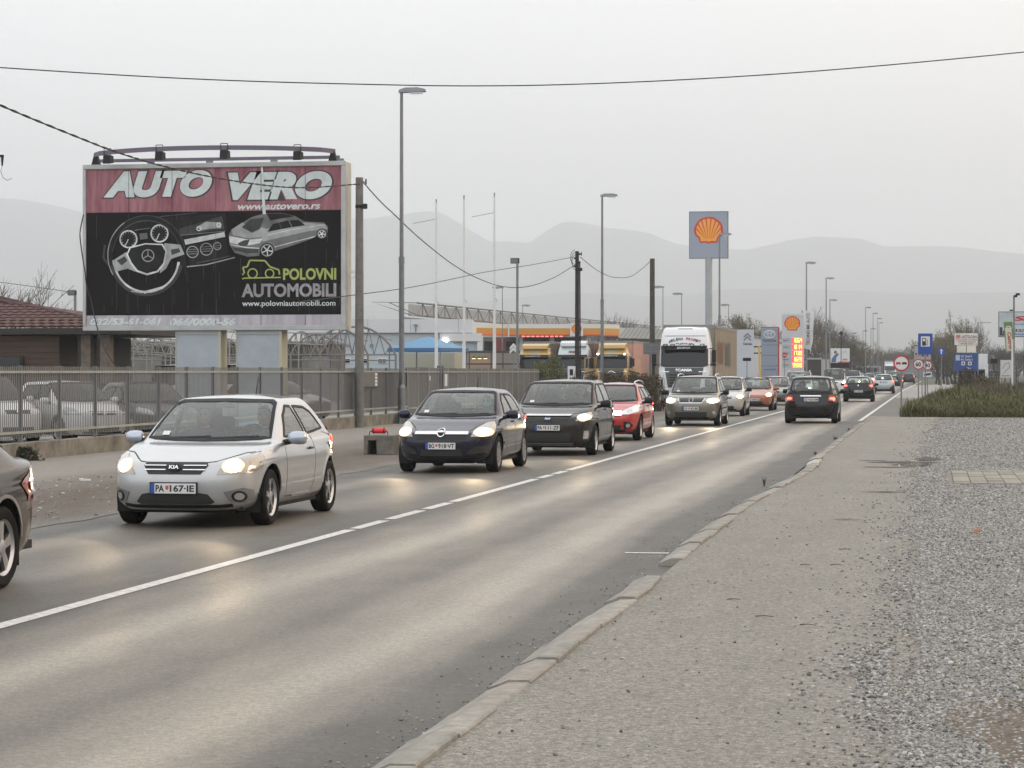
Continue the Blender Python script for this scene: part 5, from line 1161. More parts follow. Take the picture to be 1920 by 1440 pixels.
def hills():
    near = [(-200,600),(0,585),(400,575),(700,572),(900,566),(1060,548),(1250,556),(1400,540),(1600,545),(1750,552),(1900,548),(2100,560)]
    far = [(-400,362),(-100,366),(0,372),(50,375),(100,386),(160,399),(260,405),(400,400),(560,408),(700,410),(740,404),(800,397),(830,400),(867,422),(917,453),(960,453),(992,456),(1017,438),(1045,420),(1063,415),(1103,420),(1143,428),(1210,434),(1240,447),(1262,456),(1300,462),(1350,468),(1400,467),(1433,460),(1477,451),(1520,445),(1564,444),(1608,446),(1632,453),(1656,461),(1690,462),(1760,461),(1830,468),(1920,477),(2100,470),(2300,450)]
    def ip(L_, x):
        if x <= L_[0][0]: return L_[0][1]
        for (a, p), (b, q) in zip(L_[:-1], L_[1:]):
            if x <= b: return p + (q-p)*(x-a)/(b-a)
        return L_[-1][1]
    def grid(name, L_, Z0, Z1, Z2, m):
        mb = MB(); A = np.linspace(-900, 2900, 420); rows = []; K = 16
        for j in range(K+1):
            t = j/K; Z = Z0 + (Z1-Z0)*t; r = []
            for px in A:
                x, y = cw(px, Z); hgt = hz(ip(L_, px) + 3.2*noise.noise(Vector((px*.013, 4.1, 0))) + 1.3*noise.noise(Vector((px*.06, 1.1, 0))), Z1)
                nn = noise.noise(Vector((x/900, y/900, 1.3))); sh = t**1.25
                r.append((x, y, -.2 + max(0, hgt)*sh*(1 + .28*nn*(1-t)*min(1, 4*t))))
            rows.append(r)
        for px_i in (1,):
            r = []
            for px in A: x, y = cw(px, Z2); r.append((x, y, -.2))
            rows.append(r)
        n = len(A); vs = [p for r in rows for p in r]; fs = [(j*n+i, j*n+i+1, (j+1)*n+i+1, (j+1)*n+i) for j in range(len(rows)-1) for i in range(n-1)]
        mb.add(vs, fs); o = mb.build(name, m, smooth=2, fix=False); o['kind'] = 'structure'
    fm = mat('wooded_hills', (.045,.05,.04), .95, var=.5, vscale=.004, col2=(.085,.08,.06))
    grid('mountain_ridge', far, 6800, 10200, 11500, fm); grid('foothills', near, 4600, 7000, 8400, fm)
def haze():
    mb = MB(); mb.box(-12500, 12500, -500, 13500, -1.2, 1150); m = bpy.data.materials.new('haze_air'); m.use_nodes = True; n = m.node_tree.nodes; n.clear(); o = n.new('ShaderNodeOutputMaterial'); v = n.new('ShaderNodeVolumePrincipled')
    v.inputs['Color'].default_value = (.86,.915,.985,1); v.inputs['Density'].default_value = 2.4e-4; v.inputs['Anisotropy'].default_value = .2; m.node_tree.links.new(v.outputs[0], o.inputs['Volume'])
    mb.build('haze', m)['kind'] = 'stuff'
# ================================================================== street furniture, signs, buildings
def pecten(cx, cz, r, n=9):            # scallop emblem: outline, yellow field, ribs
    def shape(k):
        P = []
        K = 42
        for i in range(K+1):
            a = R(205) - R(230)*i/K; rr = (1.0 + .035*abs(math.sin((i/K)*math.pi*4.5)))*k
            P.append((cx + r*rr*math.cos(a)*1.0, cz + r*rr*math.sin(a)*.93))
        P += [(cx+r*.70*k, cz-r*.55*k), (cx+r*.62*k, cz-r*.90*k), (cx+r*.18*k, cz-r*.88*k), (cx, cz-r*.95*k), (cx-r*.18*k, cz-r*.88*k), (cx-r*.62*k, cz-r*.90*k), (cx-r*.70*k, cz-r*.55*k)]
        return P
    ribs = []
    for i in range(8):
        a = R(168) - R(156)*i/7; bx = cx + (i-3.5)*r*.07; bz = cz - r*.60; ex, ez = cx + r*.93*math.cos(a), cz + r*.88*math.sin(a); d = math.hypot(ex-bx, ez-bz); nx, nz = -(ez-bz)/d, (ex-bx)/d
        ribs.append([(bx-nx*r*.008, bz-nz*r*.008), (bx+nx*r*.008, bz+nz*r*.008), (ex+nx*r*.045, ez+nz*r*.045), (ex-nx*r*.045, ez-nz*r*.045)])
    return shape(1.0), shape(.86), ribs
def add_pecten(parent, cx, cz, r, y, glow=0):
    red = mat('sign_red', (.52,.03,.03), .4); yel = mat('sign_yellow', (.78,.33,.03), .4); a, b, c = pecten(cx, cz, r)
    e = flat([a], y, red, parent, 'scallop_emblem'); flat([b], y-.006, yel, e, 'emblem_field'); flat(c, y-.012, red, e, 'emblem_ribs')
def lamp_post(px, py_top, label, H_=11.1, Z=None, armd=1, grp='street lamps along the road', name='street_lamp', r=.085):
    Z = Z or (H_-HC)*F/(HY-py_top); x, y = cw(px, Z); t = thing(name, label, 'street lamp', (x, y, 0), 0, grp)
    mb = MB(); mb.tube([(0,0,0),(0,0,1.2)], r*1.5, 10); mb.tube([(0,0,1.2),(0,0,1.3)], r*1.5, 10, r*1.05, cap=False); mb.tube([(0,0,1.3),(0,0,H_*.48)], r*1.05, 10); mb.tube([(0,0,H_*.48),(0,0,H_*.5)], r*1.15, 10); mb.tube([(0,0,H_*.5),(0,0,H_-.12)], r*.8, 10, r*.62); mb.build('pole', M['galv'], t, True)
    m2 = MB(); s = armd
    prof = [(-.10,-.05,.06),(-.08,.03,.09),(.15,.09,.14),(.55,.09,.16),(.80,.04,.13),(.82,-.01,.11)]
    vs = [];
    for (a, top, wd) in prof:
        bot = -.05 if a < .6 else -.03
        vs += [(s*a,-wd,bot),(s*a,wd,bot),(s*a,wd*.7,top+.02),(s*a,-wd*.7,top+.02)]
    fs = [(0,1,2,3),(20,23,22,21)] + [(4*i+j, 4*i+(j+1)%4, 4*(i+1)+(j+1)%4, 4*(i+1)+j) for i in range(5) for j in range(4)]
    m2.add([(a,b,c+H_-.06) for a,b,c in vs], fs); m2.build('lamp_head', M['galv'], t, True)
    m3 = MB(); m3.cbox((s*.5, 0, H_-.13), (.42,.2,.05)); m3.build('lamp_glass', M['lensoff'], t)
    if r > .08:
        m4 = MB(); m4.add([(0,-.16,0),(.14,-.16,0),(0,-.16,.42)], [(0,1,2)])
        for a in range(4):
            c, q = math.cos(a*math.pi/2), math.sin(a*math.pi/2); m4.prism([(.12,.0),(.34,.0),(.12,.42)], (lambda u, z, d, c=c, q=q: (u*c - d*q, u*q + d*c, z)), -.01, .01)
        m4.cbox((0,0,.012), (.5,.5,.024)); m4.build('base_plate', M['galv'], t)
        m5 = MB(); m5.cbox((0,-r*1.4,.85+.7), (.11,.05,.34)); m5.build('inspection_door', mat('door_steel', (.12,.12,.12), .5, .4), t, bevel=.01)
    return t
def wire(pts, r, label, m=None, twist=False, n=40):
    """pts: (column, row, distance) control points, joined smoothly"""
    C_ = [(*cw(px, Z), hz(py, Z)) for px, py, Z in pts]; out_ = []
    for i in range(n+1): out_.append(catmull(C_, min(i/n, .99999)))
    mb = MB()
    if twist:
        for s in (0, math.pi):
            mb.tube([(x + r*.8*math.cos(i*1.3+s), y, z + r*.8*math.sin(i*1.3+s)) for i, (x, y, z) in enumerate(out_)], r*.75, 5)
    else: mb.tube(out_, r, 5)
    return tag(mb.build('overhead_cable', m or mat('cable_black', (.015,.015,.015), .7), None, True), label, 'cable')
def street():
    ords = [('tall grey street lamp right of the big billboard, nearest and largest', 753, 168), ('grey street lamp behind the dark people carrier, second nearest', 1129, 365), ('street lamp rising in front of the big scallop sign', 1349, 438), ('street lamp beside the price pylon and white banner', 1512, 492),
            ('street lamp between the white banner and the small billboard, taller one', 1549, 521)]
    for lb, px, py in ords: lamp_post(px, py, lb)
    for lb, px, py, h in (('short street lamp just right of the taller one by the small billboard', 1556, 562, 9.5), ('tallest lamp of the far cluster above the traffic queue', 1623, 576, 11.1), ('second lamp of the far cluster, right of the tallest', 1637, 587, 11.1), ('third lamp of the far cluster, lower than the second', 1645, 597, 11.1),
                          ('rightmost lamp of the far cluster', 1648, 605, 11.1), ('thin lamp just left of the far cluster', 1618, 620, 9), ('thin lamp at the foot of the far cluster, between its two tallest', 1633, 616, 9)):
        lamp_post(px, py, lb, h, r=.075)
    for lb, px, py, d in (('thin lamp post left of the white truck, behind the dark pole', 1243, 537, -1), ('thin lamp post directly above the white truck cab', 1278, 550, -1), ('thin lamp post above the beige trailer', 1366, 571, -1), ('thin lamp post between the flagpoles and the floodlight', 942, 538, -1), ('small lamp far behind the lattice roof', 980, 572, 1), ('tiny distant lamp above the brown tree by the far cluster', 1598, 624, 1)):
        lamp_post(px, py, lb, 8.5, None, d, 'thin lamp posts in the background', r=.05)
    x, y = cw(1834, 150); t = thing('gallows_post', 'thin grey post with a long arm beside the cream sign boards', 'post', (x, y, 0)); mb = MB(); zt = hz(605,150); mb.tube([(0,0,0),(0,0,zt)], .035, 6); mb.build('pole', M['galv'], t, True); mb = MB(); mb.tube([(0,0,zt),(.8,0,zt)], .018, 5); mb.build('arm', M['galv'], t, True)
    # tall floodlight poles
    def flood(px, py, Z, label, w=.45, two=False):
        x, y = cw(px, Z); zt = hz(py, Z); t = thing('floodlight_post', label, 'floodlight', (x, y, 0)); mb = MB(); mb.tube([(0,0,0),(0,0,zt-.1)], .06, 8); mb.build('pole', M['galv'], t, True)
        m2 = MB(); m2.cbox((-.12,0,zt), (w,.16,w*.62), .3); m2.cbox((-.12+w*.1,.12,zt), (w*.6,.1,w*.4), .3); m2.build('floodlight_head', BK, t, bevel=.02)
        m3 = MB(); m3.cbox((-.12-.02,-.095,zt), (w*.85,.02,w*.5), .3); m3.build('lamp_glass', mat('flood_glass', (.12,.13,.13), .15), t)
    flood(970, 489, 112, 'black floodlight on a thin pole between the flagpoles and the dark pole', .42); flood(141, 549, 95, 'small floodlight on a short pole above the red roof end', .34)
    x, y = cw(1901, 128); t = thing('floodlight_post', 'grey post with tilted floodlights in front of the right-hand billboard', 'floodlight', (x, y, 0)); zt = hz(556,128); mb = MB(); mb.tube([(0,0,0),(0,0,zt)], .05, 8); mb.build('pole', M['galv'], t, True)
    for dx, dz, a in ((.08,.02,0),(.2,.12,.3)): m2 = MB(); m2.cbox((dx,0,zt+dz), (.2,.14,.12), a); m2.build('floodlight_head', BK, t, bevel=.01)
    # utility poles
    def upole(px, Z, ptop, r0, r1, m, label, bits=True):
        x, y = cw(px, Z); zt = hz(ptop, Z); t = thing('utility_pole', label, 'utility pole', (x, y, 0)); mb = MB(); mb.tube([(0,0,0),(0,0,zt)], r0, 14, r1); mb.build('pole', m, t, True)
        if bits:
            m2 = MB(); m2.tube([(0,0,zt-.12),(.22,-.05,zt-.15)], .015, 5); m2.tube([(.22,-.05,zt-.05),(.22,-.05,zt-.22)], .025, 6); m2.lathe([(r1+.015,zt-.95),(r1+.015,zt-.85)], 12); m2.build('bracket', BK, t)
            m3 = MB(); m3.cbox((.2,-.1,zt-.9), (.14,.12,.16)); m3.build('insulator_box', BK, t, bevel=.02)
        return t, x, y, zt
    t, x, y, zt = upole(674, 73.2, 333, .145, .115, M['conc'], 'thick concrete utility pole right of the big billboard')
    m3 = MB(); m3.cbox((-.18,-.1, hz(510,73.2)), (.12,.16,.08), .4); m3.tube([(-.02,0,hz(512,73.2)),(-.2,-.05,hz(522,73.2)),(-.45,-.05,hz(521,73.2))], .012, 5); m3.build('camera_box', M['white'], t)
    t, x, y, zt = upole(1082, 116, 471, .12, .09, mat('tarred_wood', (.03,.028,.026), .9, var=.3, vscale=5), 'dark tarred pole with looped cables in front of the petrol canopy')
    m2 = MB()
    for k in range(3): m2.tube([(-.1 - .22*math.sin(a)*(1-.2*k), -.05, zt-.3-.12*k + .35*math.cos(a)) for a in [math.pi*i/10 for i in range(11)]], .014, 5)
    for k in range(4): m2.cbox((.12-.2*(k % 2), -.08, zt-.15-.2*k), (.12,.1,.09))
    m2.build('cable_loops', BK, t); m2 = MB(); m2.tube([(.17,0,0),(.13,0,zt-.5)], .035, 6); m2.build('cable_riser', BK, t, True)
    m2 = MB(); m2.cbox((-.25,-.1,hz(702,116)), (.38,.2,.8)); bx = m2.build('meter_box', M['white'], t, bevel=.02); m2 = MB(); m2.cbox((-.25,-.21,hz(698,116)), (.16,.02,.3)); m2.build('meter_window', BK, bx)
    upole(1223, 125, 485, .15, .13, mat('weathered_concrete', (.07,.068,.062), .9, var=.3, vscale=5), 'plain dark concrete pole left of the white truck', False)
    # overhead cables
    wire([(-260,105,34),(0,127,34),(400,150,34.5),(800,161,35),(1120,157,35.5),(1500,136,36),(1920,98,37),(2150,70,37)], .009, 'thin cable crossing the whole sky above everything', n=60)
    wire([(-120,135,36),(0,197,40),(190,275,47),(320,315,54),(450,341,61),(560,352,67),(676,345,73.2)], .016, 'thick twisted cable sagging across the big billboard', twist=True, n=130)
    wire([(682,343,73.2),(735,398,77),(800,458,84),(870,509,93),(935,536,101),(985,538,106),(1035,522,111),(1078,497,116)], .018, 'cable sagging from the concrete pole to the dark tarred pole', n=50)
    wire([(560,566,66),(665,553,73),(780,537,85),(900,512,98),(1000,496,107),(1075,482,116)], .014, 'straight thin cable rising from the billboard to the dark tarred pole')
    wire([(1088,482,116),(1120,507,118),(1150,520,120),(1180,519,122),(1205,503,124),(1222,487,125)], .015, 'short cable sagging between the dark pole and the plain concrete pole')
    wire([(-40,524,120),(60,537,110),(140,549,95)], .014, 'thin cable above the red tiled roof')
    wire([(157,402,73),(150,440,73),(158,500,73.3),(170,560,73.3),(190,640,72),(218,690,71)], .02, 'black cable hanging from the left side of the big billboard')
    # flagpoles
    for px, py, lb in ((818,375,'left white flagpole with a slanting wire'), (870,368,'middle white flagpole without a wire'), (927,363,'right white flagpole, the tallest')):
        x, y = cw(px, 112); t = thing('flagpole', lb, 'flagpole', (x, y, 0), 0, 'white flagpoles'); zt = hz(py,112); mb = MB(); mb.tube([(0,0,0),(0,0,zt*.38)], .085, 10, .075); mb.tube([(0,0,zt*.38),(0,0,zt-.15)], .062, 10, .04); mb.build('pole', M['white'], t, True)
        m2 = MB(); m2.tube([(0,0,zt-.15),(0,0,zt)], .03, 8); m2.lathe([(.001,zt-.02),(.05,zt),(.001,zt+.05)], 8); m2.tube([(0,0,zt*.52),(.14,0,zt*.50),(0,0,zt*.49)], .012, 5); m2.build('finial', M['galv'], t)
        if px != 870: m3 = MB(); m3.tube([(0,0,zt-.9),(-1.1,0,zt-1.1)], .012, 5); m3.build('flag_arm', M['galv'], t)
    # road signs on the right verge
    def post_sign(px, py, base_py, Z, name, label, build, zb=0):
        x, y = cw(px, Z); t = thing(name, label, 'road sign', (x, y, zb), 0); zt = hz(py, Z) - zb; mb = MB(); mb.tube([(0,.03,0),(0,.03,zt+.05)], .032, 8); mb.build('post', M['galv'], t, True); build(t, zt); return t
    sw_, sr, sb, sk, sblue = mat('sign_white', (.62,.62,.61), .45), mat('road_sign_red', (.42,.03,.04), .45), mat('sign_back', (.12,.12,.12), .5), mat('sign_black', (.02,.02,.02), .5), mat('sign_blue', (.015,.06,.30), .4)
    def round_sign(t, zt, r, rim, face, pict):
        mb = MB(); mb.lathe([(.001,.0),(r,.0),(r,.02),(.001,.02)], 36, 'y', (0,-.02,zt)); mb.build('sign_disc', rim, t)
        if face: flat([disc2(0, zt, r*.80, 36)], -.024, face, t, 'sign_face')
        pict(t)
    def car_pict(cx, cz, s): return [(cx-s*.5,cz-s*.22),(cx-s*.5,cz+s*.02),(cx-s*.36,cz+s*.22),(cx+s*.36,cz+s*.22),(cx+s*.5,cz+s*.02),(cx+s*.5,cz-s*.22),(cx+s*.36,cz-s*.22),(cx+s*.36,cz-s*.32),(cx+s*.22,cz-s*.32),(cx+s*.22,cz-s*.22),(cx-s*.22,cz-s*.22),(cx-s*.22,cz-s*.32),(cx-s*.36,cz-s*.32),(cx-s*.36,cz-s*.22)]
    post_sign(1690, 681, 778, 90.5, 'no_overtaking_sign', 'round no-overtaking sign with a red and a black car on a thin post', lambda t, z: round_sign(t, z, .31, sr, sw_, lambda q: (flat([car_pict(-.115, z, .19)], -.028, sr, q, 'red_car_symbol'), flat([car_pict(.115, z, .19)], -.028, sk, q, 'black_car_symbol'))))
    def fuel(t, z):
        mb = MB(); mb.cbox((0,0,z), (.68,.03,1.0)); mb.build('sign_plate', sblue, t, bevel=.01); flat([rect(-.21,.21,z-.12,z+.36)], -.022, sw_, t, 'sign_face')
        flat([rect(-.15,.03,z-.08,z+.28)], -.026, sk, t, 'pump_symbol'); flat([rect(-.12,.0,z+.13,z+.24)], -.030, sw_, t, 'pump_window'); flat(band2([(.03,z+.22),(.10,z+.18),(.11,z-.02),(.07,z-.05),(.05,z+.0)], .022), -.026, sk, t, 'hose_symbol')
    post_sign(1735, 645, 765, 112, 'fuel_sign', 'blue rectangular fuel station sign with a pump symbol on the grass bank', fuel, .1)
    post_sign(1722, 683, 760, 133, 'speed_limit_sign', 'round 60 speed limit sign left of the fuel sign post', lambda t, z: round_sign(t, z, .30, sr, sw_, lambda q: text('60', -.16, .14, z-.13, z+.13, -.028, sk, q, .04)), .1)
    def s0(t, z):
        round_sign(t, z, .30, sr, sw_, lambda q: text('40', -.16, .16, z-.13, z+.13, -.028, sk, q, .03)); mb = MB(); mb.cbox((0,0,z-.56), (.5,.02,.32)); mb.build('supplementary_plate', sw_, t); flat([[(-.2,z-.66),(.2,z-.6),(.2,z-.46),(-.2,z-.52)]], -.014, sk, t, 'plate_symbol')
    post_sign(1739, 685, 748, 146, 'speed_limit_sign', 'round speed limit sign with a small plate, half hidden behind the fuel sign post', s0, .1)
    post_sign(1765, 659, 731, 177, 'arrow_sign', 'small round blue sign with a white upward arrow', lambda t, z: round_sign(t, z, .31, sblue, None, lambda q: (flat([rect(-.045,.045,z-.2,z+.06)], -.026, sw_, q, 'arrow_shaft'), flat([[(-.13,z+.04),(.13,z+.04),(0,z+.21)]], -.026, sw_, q, 'arrow_head'))))
    def tb(t, z):
        mb = MB(); mb.cbox((0,0,z), (1.15,.03,.95)); mb.build('sign_plate', mat('sign_grey', (.30,.31,.31), .5), t); flat([rect(-.57,-.54,z-.45,z+.45), rect(-.57,.57,z+.44,z+.47)], -.02, sk, t, 'sign_border'); flat([[(-.5,z-.42),(-.3,z-.25),(.45,z-.28),(.45,z-.22),(-.3,z-.19),(-.5,z-.36)]], -.021, sr, t, 'red_route_band'); flat([disc2(-.4,z-.1,.07,12), disc2(.05,z-.2,.07,12), disc2(.35,z-.2,.06,12)], -.022, sk, t, 'black_symbols')
    post_sign(1729, 661, 740, 160, 'diagram_sign', 'grey diagram sign with a red band half hidden behind the fuel sign', tb)
    # blue motorway sign and boards above it
    x, y = cw(1812, 178); t = thing('motorway_sign', 'large blue sign with white lines of text and two symbols behind the bank shrubs', 'road sign', (x, y, 0)); z0, z1 = hz(696,178), hz(662,178); w_ = 45*178/F
    mb = MB(); mb.box(-w_/2, w_/2, 0, .05, z0, z1); mb.build('sign_plate', mat('info_sign_blue', (.02,.055,.21), .5), t); mb = MB(); [mb.tube([(s*w_*.35,.1,0),(s*w_*.35,.1,z1)], .05, 6) for s in (-1,1)]; mb.build('sign_posts', M['galv'], t)
    text('E.C. Visoki 3', -w_*.22, w_*.22, z1-.32, z1-.16, -.006, sw_, t); text('B.S. Čačak 3', -w_*.22, w_*.25, z1-.56, z1-.38, -.006, sw_, t); text('5km', w_*.0, w_*.2, z0+.16, z0+.30, -.006, sw_, t)
    for a in (-.13,.14): o = flat([rect(a*w_*1.0-.13+.0, a*w_+.13, z0+.45, z0+.72)], -.006, sw_, t, 'symbol_panel'); flat([rect(a*w_-.06, a*w_+.06, z0+.50, z0+.66)], -.01, sk, o, 'symbol')
    flat([rect(-w_*.44,-w_*.27,z1-.56,z1-.14)], -.006, mat('sign_pale', (.35,.42,.5), .5), t, 'symbol_panel')
    x, y = cw(1812, 196); z0, z1 = hz(647,196), hz(625,196); w_ = 44*196/F; t = thing('service_board', 'white service board with red and grey lettering on two cream boxes', 'sign', (x, y, 0)); mb = MB(); mb.box(-w_/2, w_/2, 0, .15, z0, z1); mb.build('board', mat('board_white', (.55,.53,.50), .6), t, bevel=.02)
    text('BB', -w_*.44, -w_*.25, z1-.42, z1-.12, -.01, mat('board_red', (.40,.03,.03), .5), t, .03, .2); text('-АСТО-САН-', -w_*.22, w_*.46, z1-.42, z1-.16, -.01, sk, t, .03); text('АУТОЛАКИРЕР АУТОЛИМАР', -w_*.44, w_*.46, z1-.60, z1-.48, -.01, mat('board_red', (.4,.03,.03)), t, .03); text('АУТОМЕХАНИЧАР', -w_*.36, w_*.38, z1-.76, z1-.66, -.01, sk, t, .03); text('ПРЕЉИНА →', -w_*.28, w_*.44, z1-.92, z1-.82, -.01, sk, t, .03)
    mb = MB(); mb.box(-w_*.40, -.03, .02, .4, hz(661,196), z0-.02); mb.box(.03, w_*.40, .02, .4, hz(661,196), z0-.02); mb.build('lower_boxes', mat('cream_box', (.50,.48,.40), .6), t); mb = MB(); [mb.tube([(s*w_*.3,.2,0),(s*w_*.3,.2,hz(661,196))], .08, 6) for s in (-1,1)]; mb.build('posts', M['galv'], t)
    # billboard on the right edge
    x, y = cw(1925, 165); t = thing('billboard', 'pale billboard with red lettering cut off by the right edge of the frame', 'billboard', (x, y, 0)); w0 = -52*165/F; w1 = 1.9; z0, z1 = hz(632,165), hz(584,165)
    mb = MB(); mb.box(w0, w1, 0, .25, z0, z1); mb.build('frame', mat('frame_dark', (.08,.085,.09), .5), t); flat([rect(w0+.05, w1-.05, z0+.06, z1-.05)], -.01, mat('poster_pale', (.45,.50,.53), .5, var=.25, vscale=1), t, 'poster')
    text('Skup', w0+.98, w1+.1, z1-.75, z1-.32, -.02, sr, t, .05, .25); text('НАМЕШТАЈ ПО МЕРИ', w0+1.0, w1, z1-.93, z1-.85, -.02, sblue, t); text('032/ 51 56 78', w0+.8, w1, z1-1.42, z1-1.22, -.02, sk, t, .03); text('skup@skup.rs', w0+.9, w1, z1-1.66, z1-1.5, -.02, sblue, t)
    flat([rect(w0+.08,w0+.28,z0+.1,z0+.7), rect(w0+.28,w0+.6,z0+.1,z0+.22), disc2(w0+.42,z0+.35,.12,12)], -.02, sk, t, 'machine_symbol'); mb = MB(); mb.tube([(-.1,.2,0),(-.1,.2,z0)], .09, 8); mb.tube([(.1,.2,0),(.1,.2,z0)], .05, 8); mb.build('post', BK, t, True); mb = MB(); mb.cbox((w0+.9,-.2,z1+.08), (.3,.1,.1)); mb.build('floodlight_head', BK, t)
    x, y = cw(1898, 122); t = thing('banner_flag', 'green and white vertical oil banner on a white post at the right', 'banner', (x, y, .1)); zt = hz(640,122); mb = MB(); mb.tube([(0,0,0),(0,0,zt)], .05, 8); mb.build('post', M['white'], t, True)
    z0, z1 = hz(658,122)-.1, hz(604,122)-.1; k = 122/F; A = [(-16*k,z1),(0,z1+.02),(3*k,z0),(-12*k,z0)]
    mb = MB(); mb.prism(A, lambda a, b, d: (a,d,b), 0, .03); fl = mb.build('flag', mat('banner_green', (.13,.20,.06), .6), t); flat([[(-13.5*k,z1-.3),(-2*k,z1-.28),(1.5*k,z0+.02),(-10.5*k,z0+.02)]], -.008, mat('banner_cream', (.55,.54,.42), .6), fl, 'flag_field')
    flat(ring2(-7*k, z1-.34, .10, .15, 18), -.014, sw_, fl, 'round_emblem'); v, fs = text_mesh('Castrol', .03, 0); me = bpy.data.meshes.new('lettering'); me.from_pydata([(-9.5*k + .20*b + (a)*.09, -.016, z1-.52 - a*.86) for a, b in v], [], fs); link('lettering', me, sr, fl)
    x, y = cw(1887, 150); t = thing('small_billboard', 'small white board with blue drawings behind the green banner', 'sign', (x, y, 0)); w_ = 22*150/F; mb = MB(); mb.box(-w_/2, w_/2, 0, .06, hz(708,150), hz(675,150)); mb.build('board', mat('board_white', (.55,.53,.5)), t)
    flat(band2([(-.25,1.9),(-.1,2.2),(.15,2.3),(.2,2.0),(.0,1.8),(-.2,1.6)], .03), -.01, sblue, t, 'drawing'); text('Auto-Art', -w_*.4, w_*.3, 1.42, 1.52, -.01, sk, t); mb = MB(); [mb.tube([(s*w_*.4,.03,0),(s*w_*.4,.03,1.4)], .03, 5) for s in (-1,1)]; mb.build('posts', M['galv'], t)
    # gate pillars, wire mesh fence and clutter at right
    x, y = cw(1850, 175); t = thing('gate_pillar', 'white gate pillar left of the dark gate behind the bank', 'pillar', (x, y, 0)); mb = MB(); mb.cbox((0,0,1.1), (.22,.22,2.2)); mb.build('pillar', M['white'], t); mb = MB(); mb.cbox((0,0,2.24), (.3,.3,.08)); mb.build('pillar_cap', M['white'], t)
    x, y = cw(1862, 176); t = thing('dark_gate', 'dark panelled gate between the white pillar and the small white board', 'gate', (x, y, 0)); 
    for i in range(6):
        mb = MB(); mb.box(-.5+i*.165, -.5+i*.165+.15, 0, .05, .1, 1.75); mb.build('gate_board', mat('gate_dark', (.04,.045,.045), .7), t)
    mb = MB(); mb.cbox((.05,0,2.5), (.5,.4,.35)); mb.tube([(.05,0,1.7),(.05,0,2.4)], .04, 5); mb.build('lamp_box', BK, t)
    x, y = cw(1904, 160); t = thing('stacked_frames', 'stack of dark metal frames leaning near the right edge', 'frame stack', (x, y, 0))
    for i in range(5):
        mb = MB(); mb.box(-.35+i*.13, -.32+i*.13, 0, .6, 0, 2.0-.12*i); mb.build('metal_frame', BK, t)
    x, y = cw(1912, 158); t = thing('wire_fence', 'thin grey wire fence at the right edge behind the bank', 'fence', (x-2.4, y, 0))
    mb = MB()
    for i in range(8): mb.tube([(i*.7,0,0),(i*.7,0,1.6)], .025, 5)
    mb.build('fence_posts', M['galv'], t); mb = MB(); [mb.tube([(0,0,.2+.2*j),(5,0,.2+.2*j)], .008, 3) for j in range(8)]; mb.build('fence_wires', M['galv'], t)
    # concrete block with a red roll on top
    x, y = gp(709, 853); t = thing('concrete_block', 'grey concrete channel block with a square opening standing by the road', 'concrete block', (x, y, .006), R(-4)); K = 4434/ (F*HC/(853-HY)) ; w_ = 57/K; h_ = 36/K; bm_ = mat('block_concrete', (.16,.145,.125), .9, var=.35, vscale=5, bump=.4, bscale=30)
    mb = MB(); a, b = -w_/2 + .12*w_, -w_/2 + .46*w_; hh = h_*.74
    mb.prism([(-w_/2,0),(a,0),(a+.02,hh),(b-.02,hh),(b,0),(w_/2,0),(w_/2,h_),(-w_/2,h_)], lambda p, q, d: (p, d, q), 0, .5); mb.build('block', bm_, t, bevel=.006)
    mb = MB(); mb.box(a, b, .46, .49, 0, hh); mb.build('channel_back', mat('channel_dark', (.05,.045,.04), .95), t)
    x2, y2 = x - .03, y + .2; o = MB(); L2 = .16
    o.lathe([(.001,-L2),(.035,-L2),(.045,-L2+.02),(.058,-L2+.05),(.058,L2-.05),(.045,L2-.02),(.035,L2),(.001,L2)], 14, 'x'); rr = thing('red_roll', 'bright red roll with black handles lying on the concrete block', 'roll', (x2, y2, h_ + .10)); o.build('roll', mat('bright_red_plastic', (.65,.03,.03), .5), rr, True)
    for s in (-1,1): mb = MB(); mb.tube([(s*L2*.8,0,.0),(s*(L2+.03),-.02,-.02),(s*(L2+.04),-.03,-.09)], .01, 5); mb.lathe([(.062,-.012),(.062,.012)], 14, 'x', (s*L2*.72,0,0)); mb.build('strap', BK, rr, True)
    # debris by the pole
    for px, py, s, lb in ((655,797,.5,'flat brown scrap lying left of the concrete pole foot'),(697,797,.35,'dark debris lying right of the concrete pole foot')):
        x, y = gp(px, py); mb = MB(); mb.cbox((x, y, .05), (s, .3, .05), .3); mb.cbox((x+.1, y-.05, .10), (s*.5, .2, .03), -.4); tag(mb.build('debris', mat('rusty_debris', (.08,.045,.03), .9)), lb, 'debris')
    x, y = gp(160, 902); mb = MB(); mb.cbox((x, y, .02), (.16,.06,.03), .1); mb.cbox((x-.07, y, .03), (.04,.08,.03)); tag(mb.build('litter', sw_), 'white scrap of litter on the dirt verge left of the silver hatchback', 'litter')
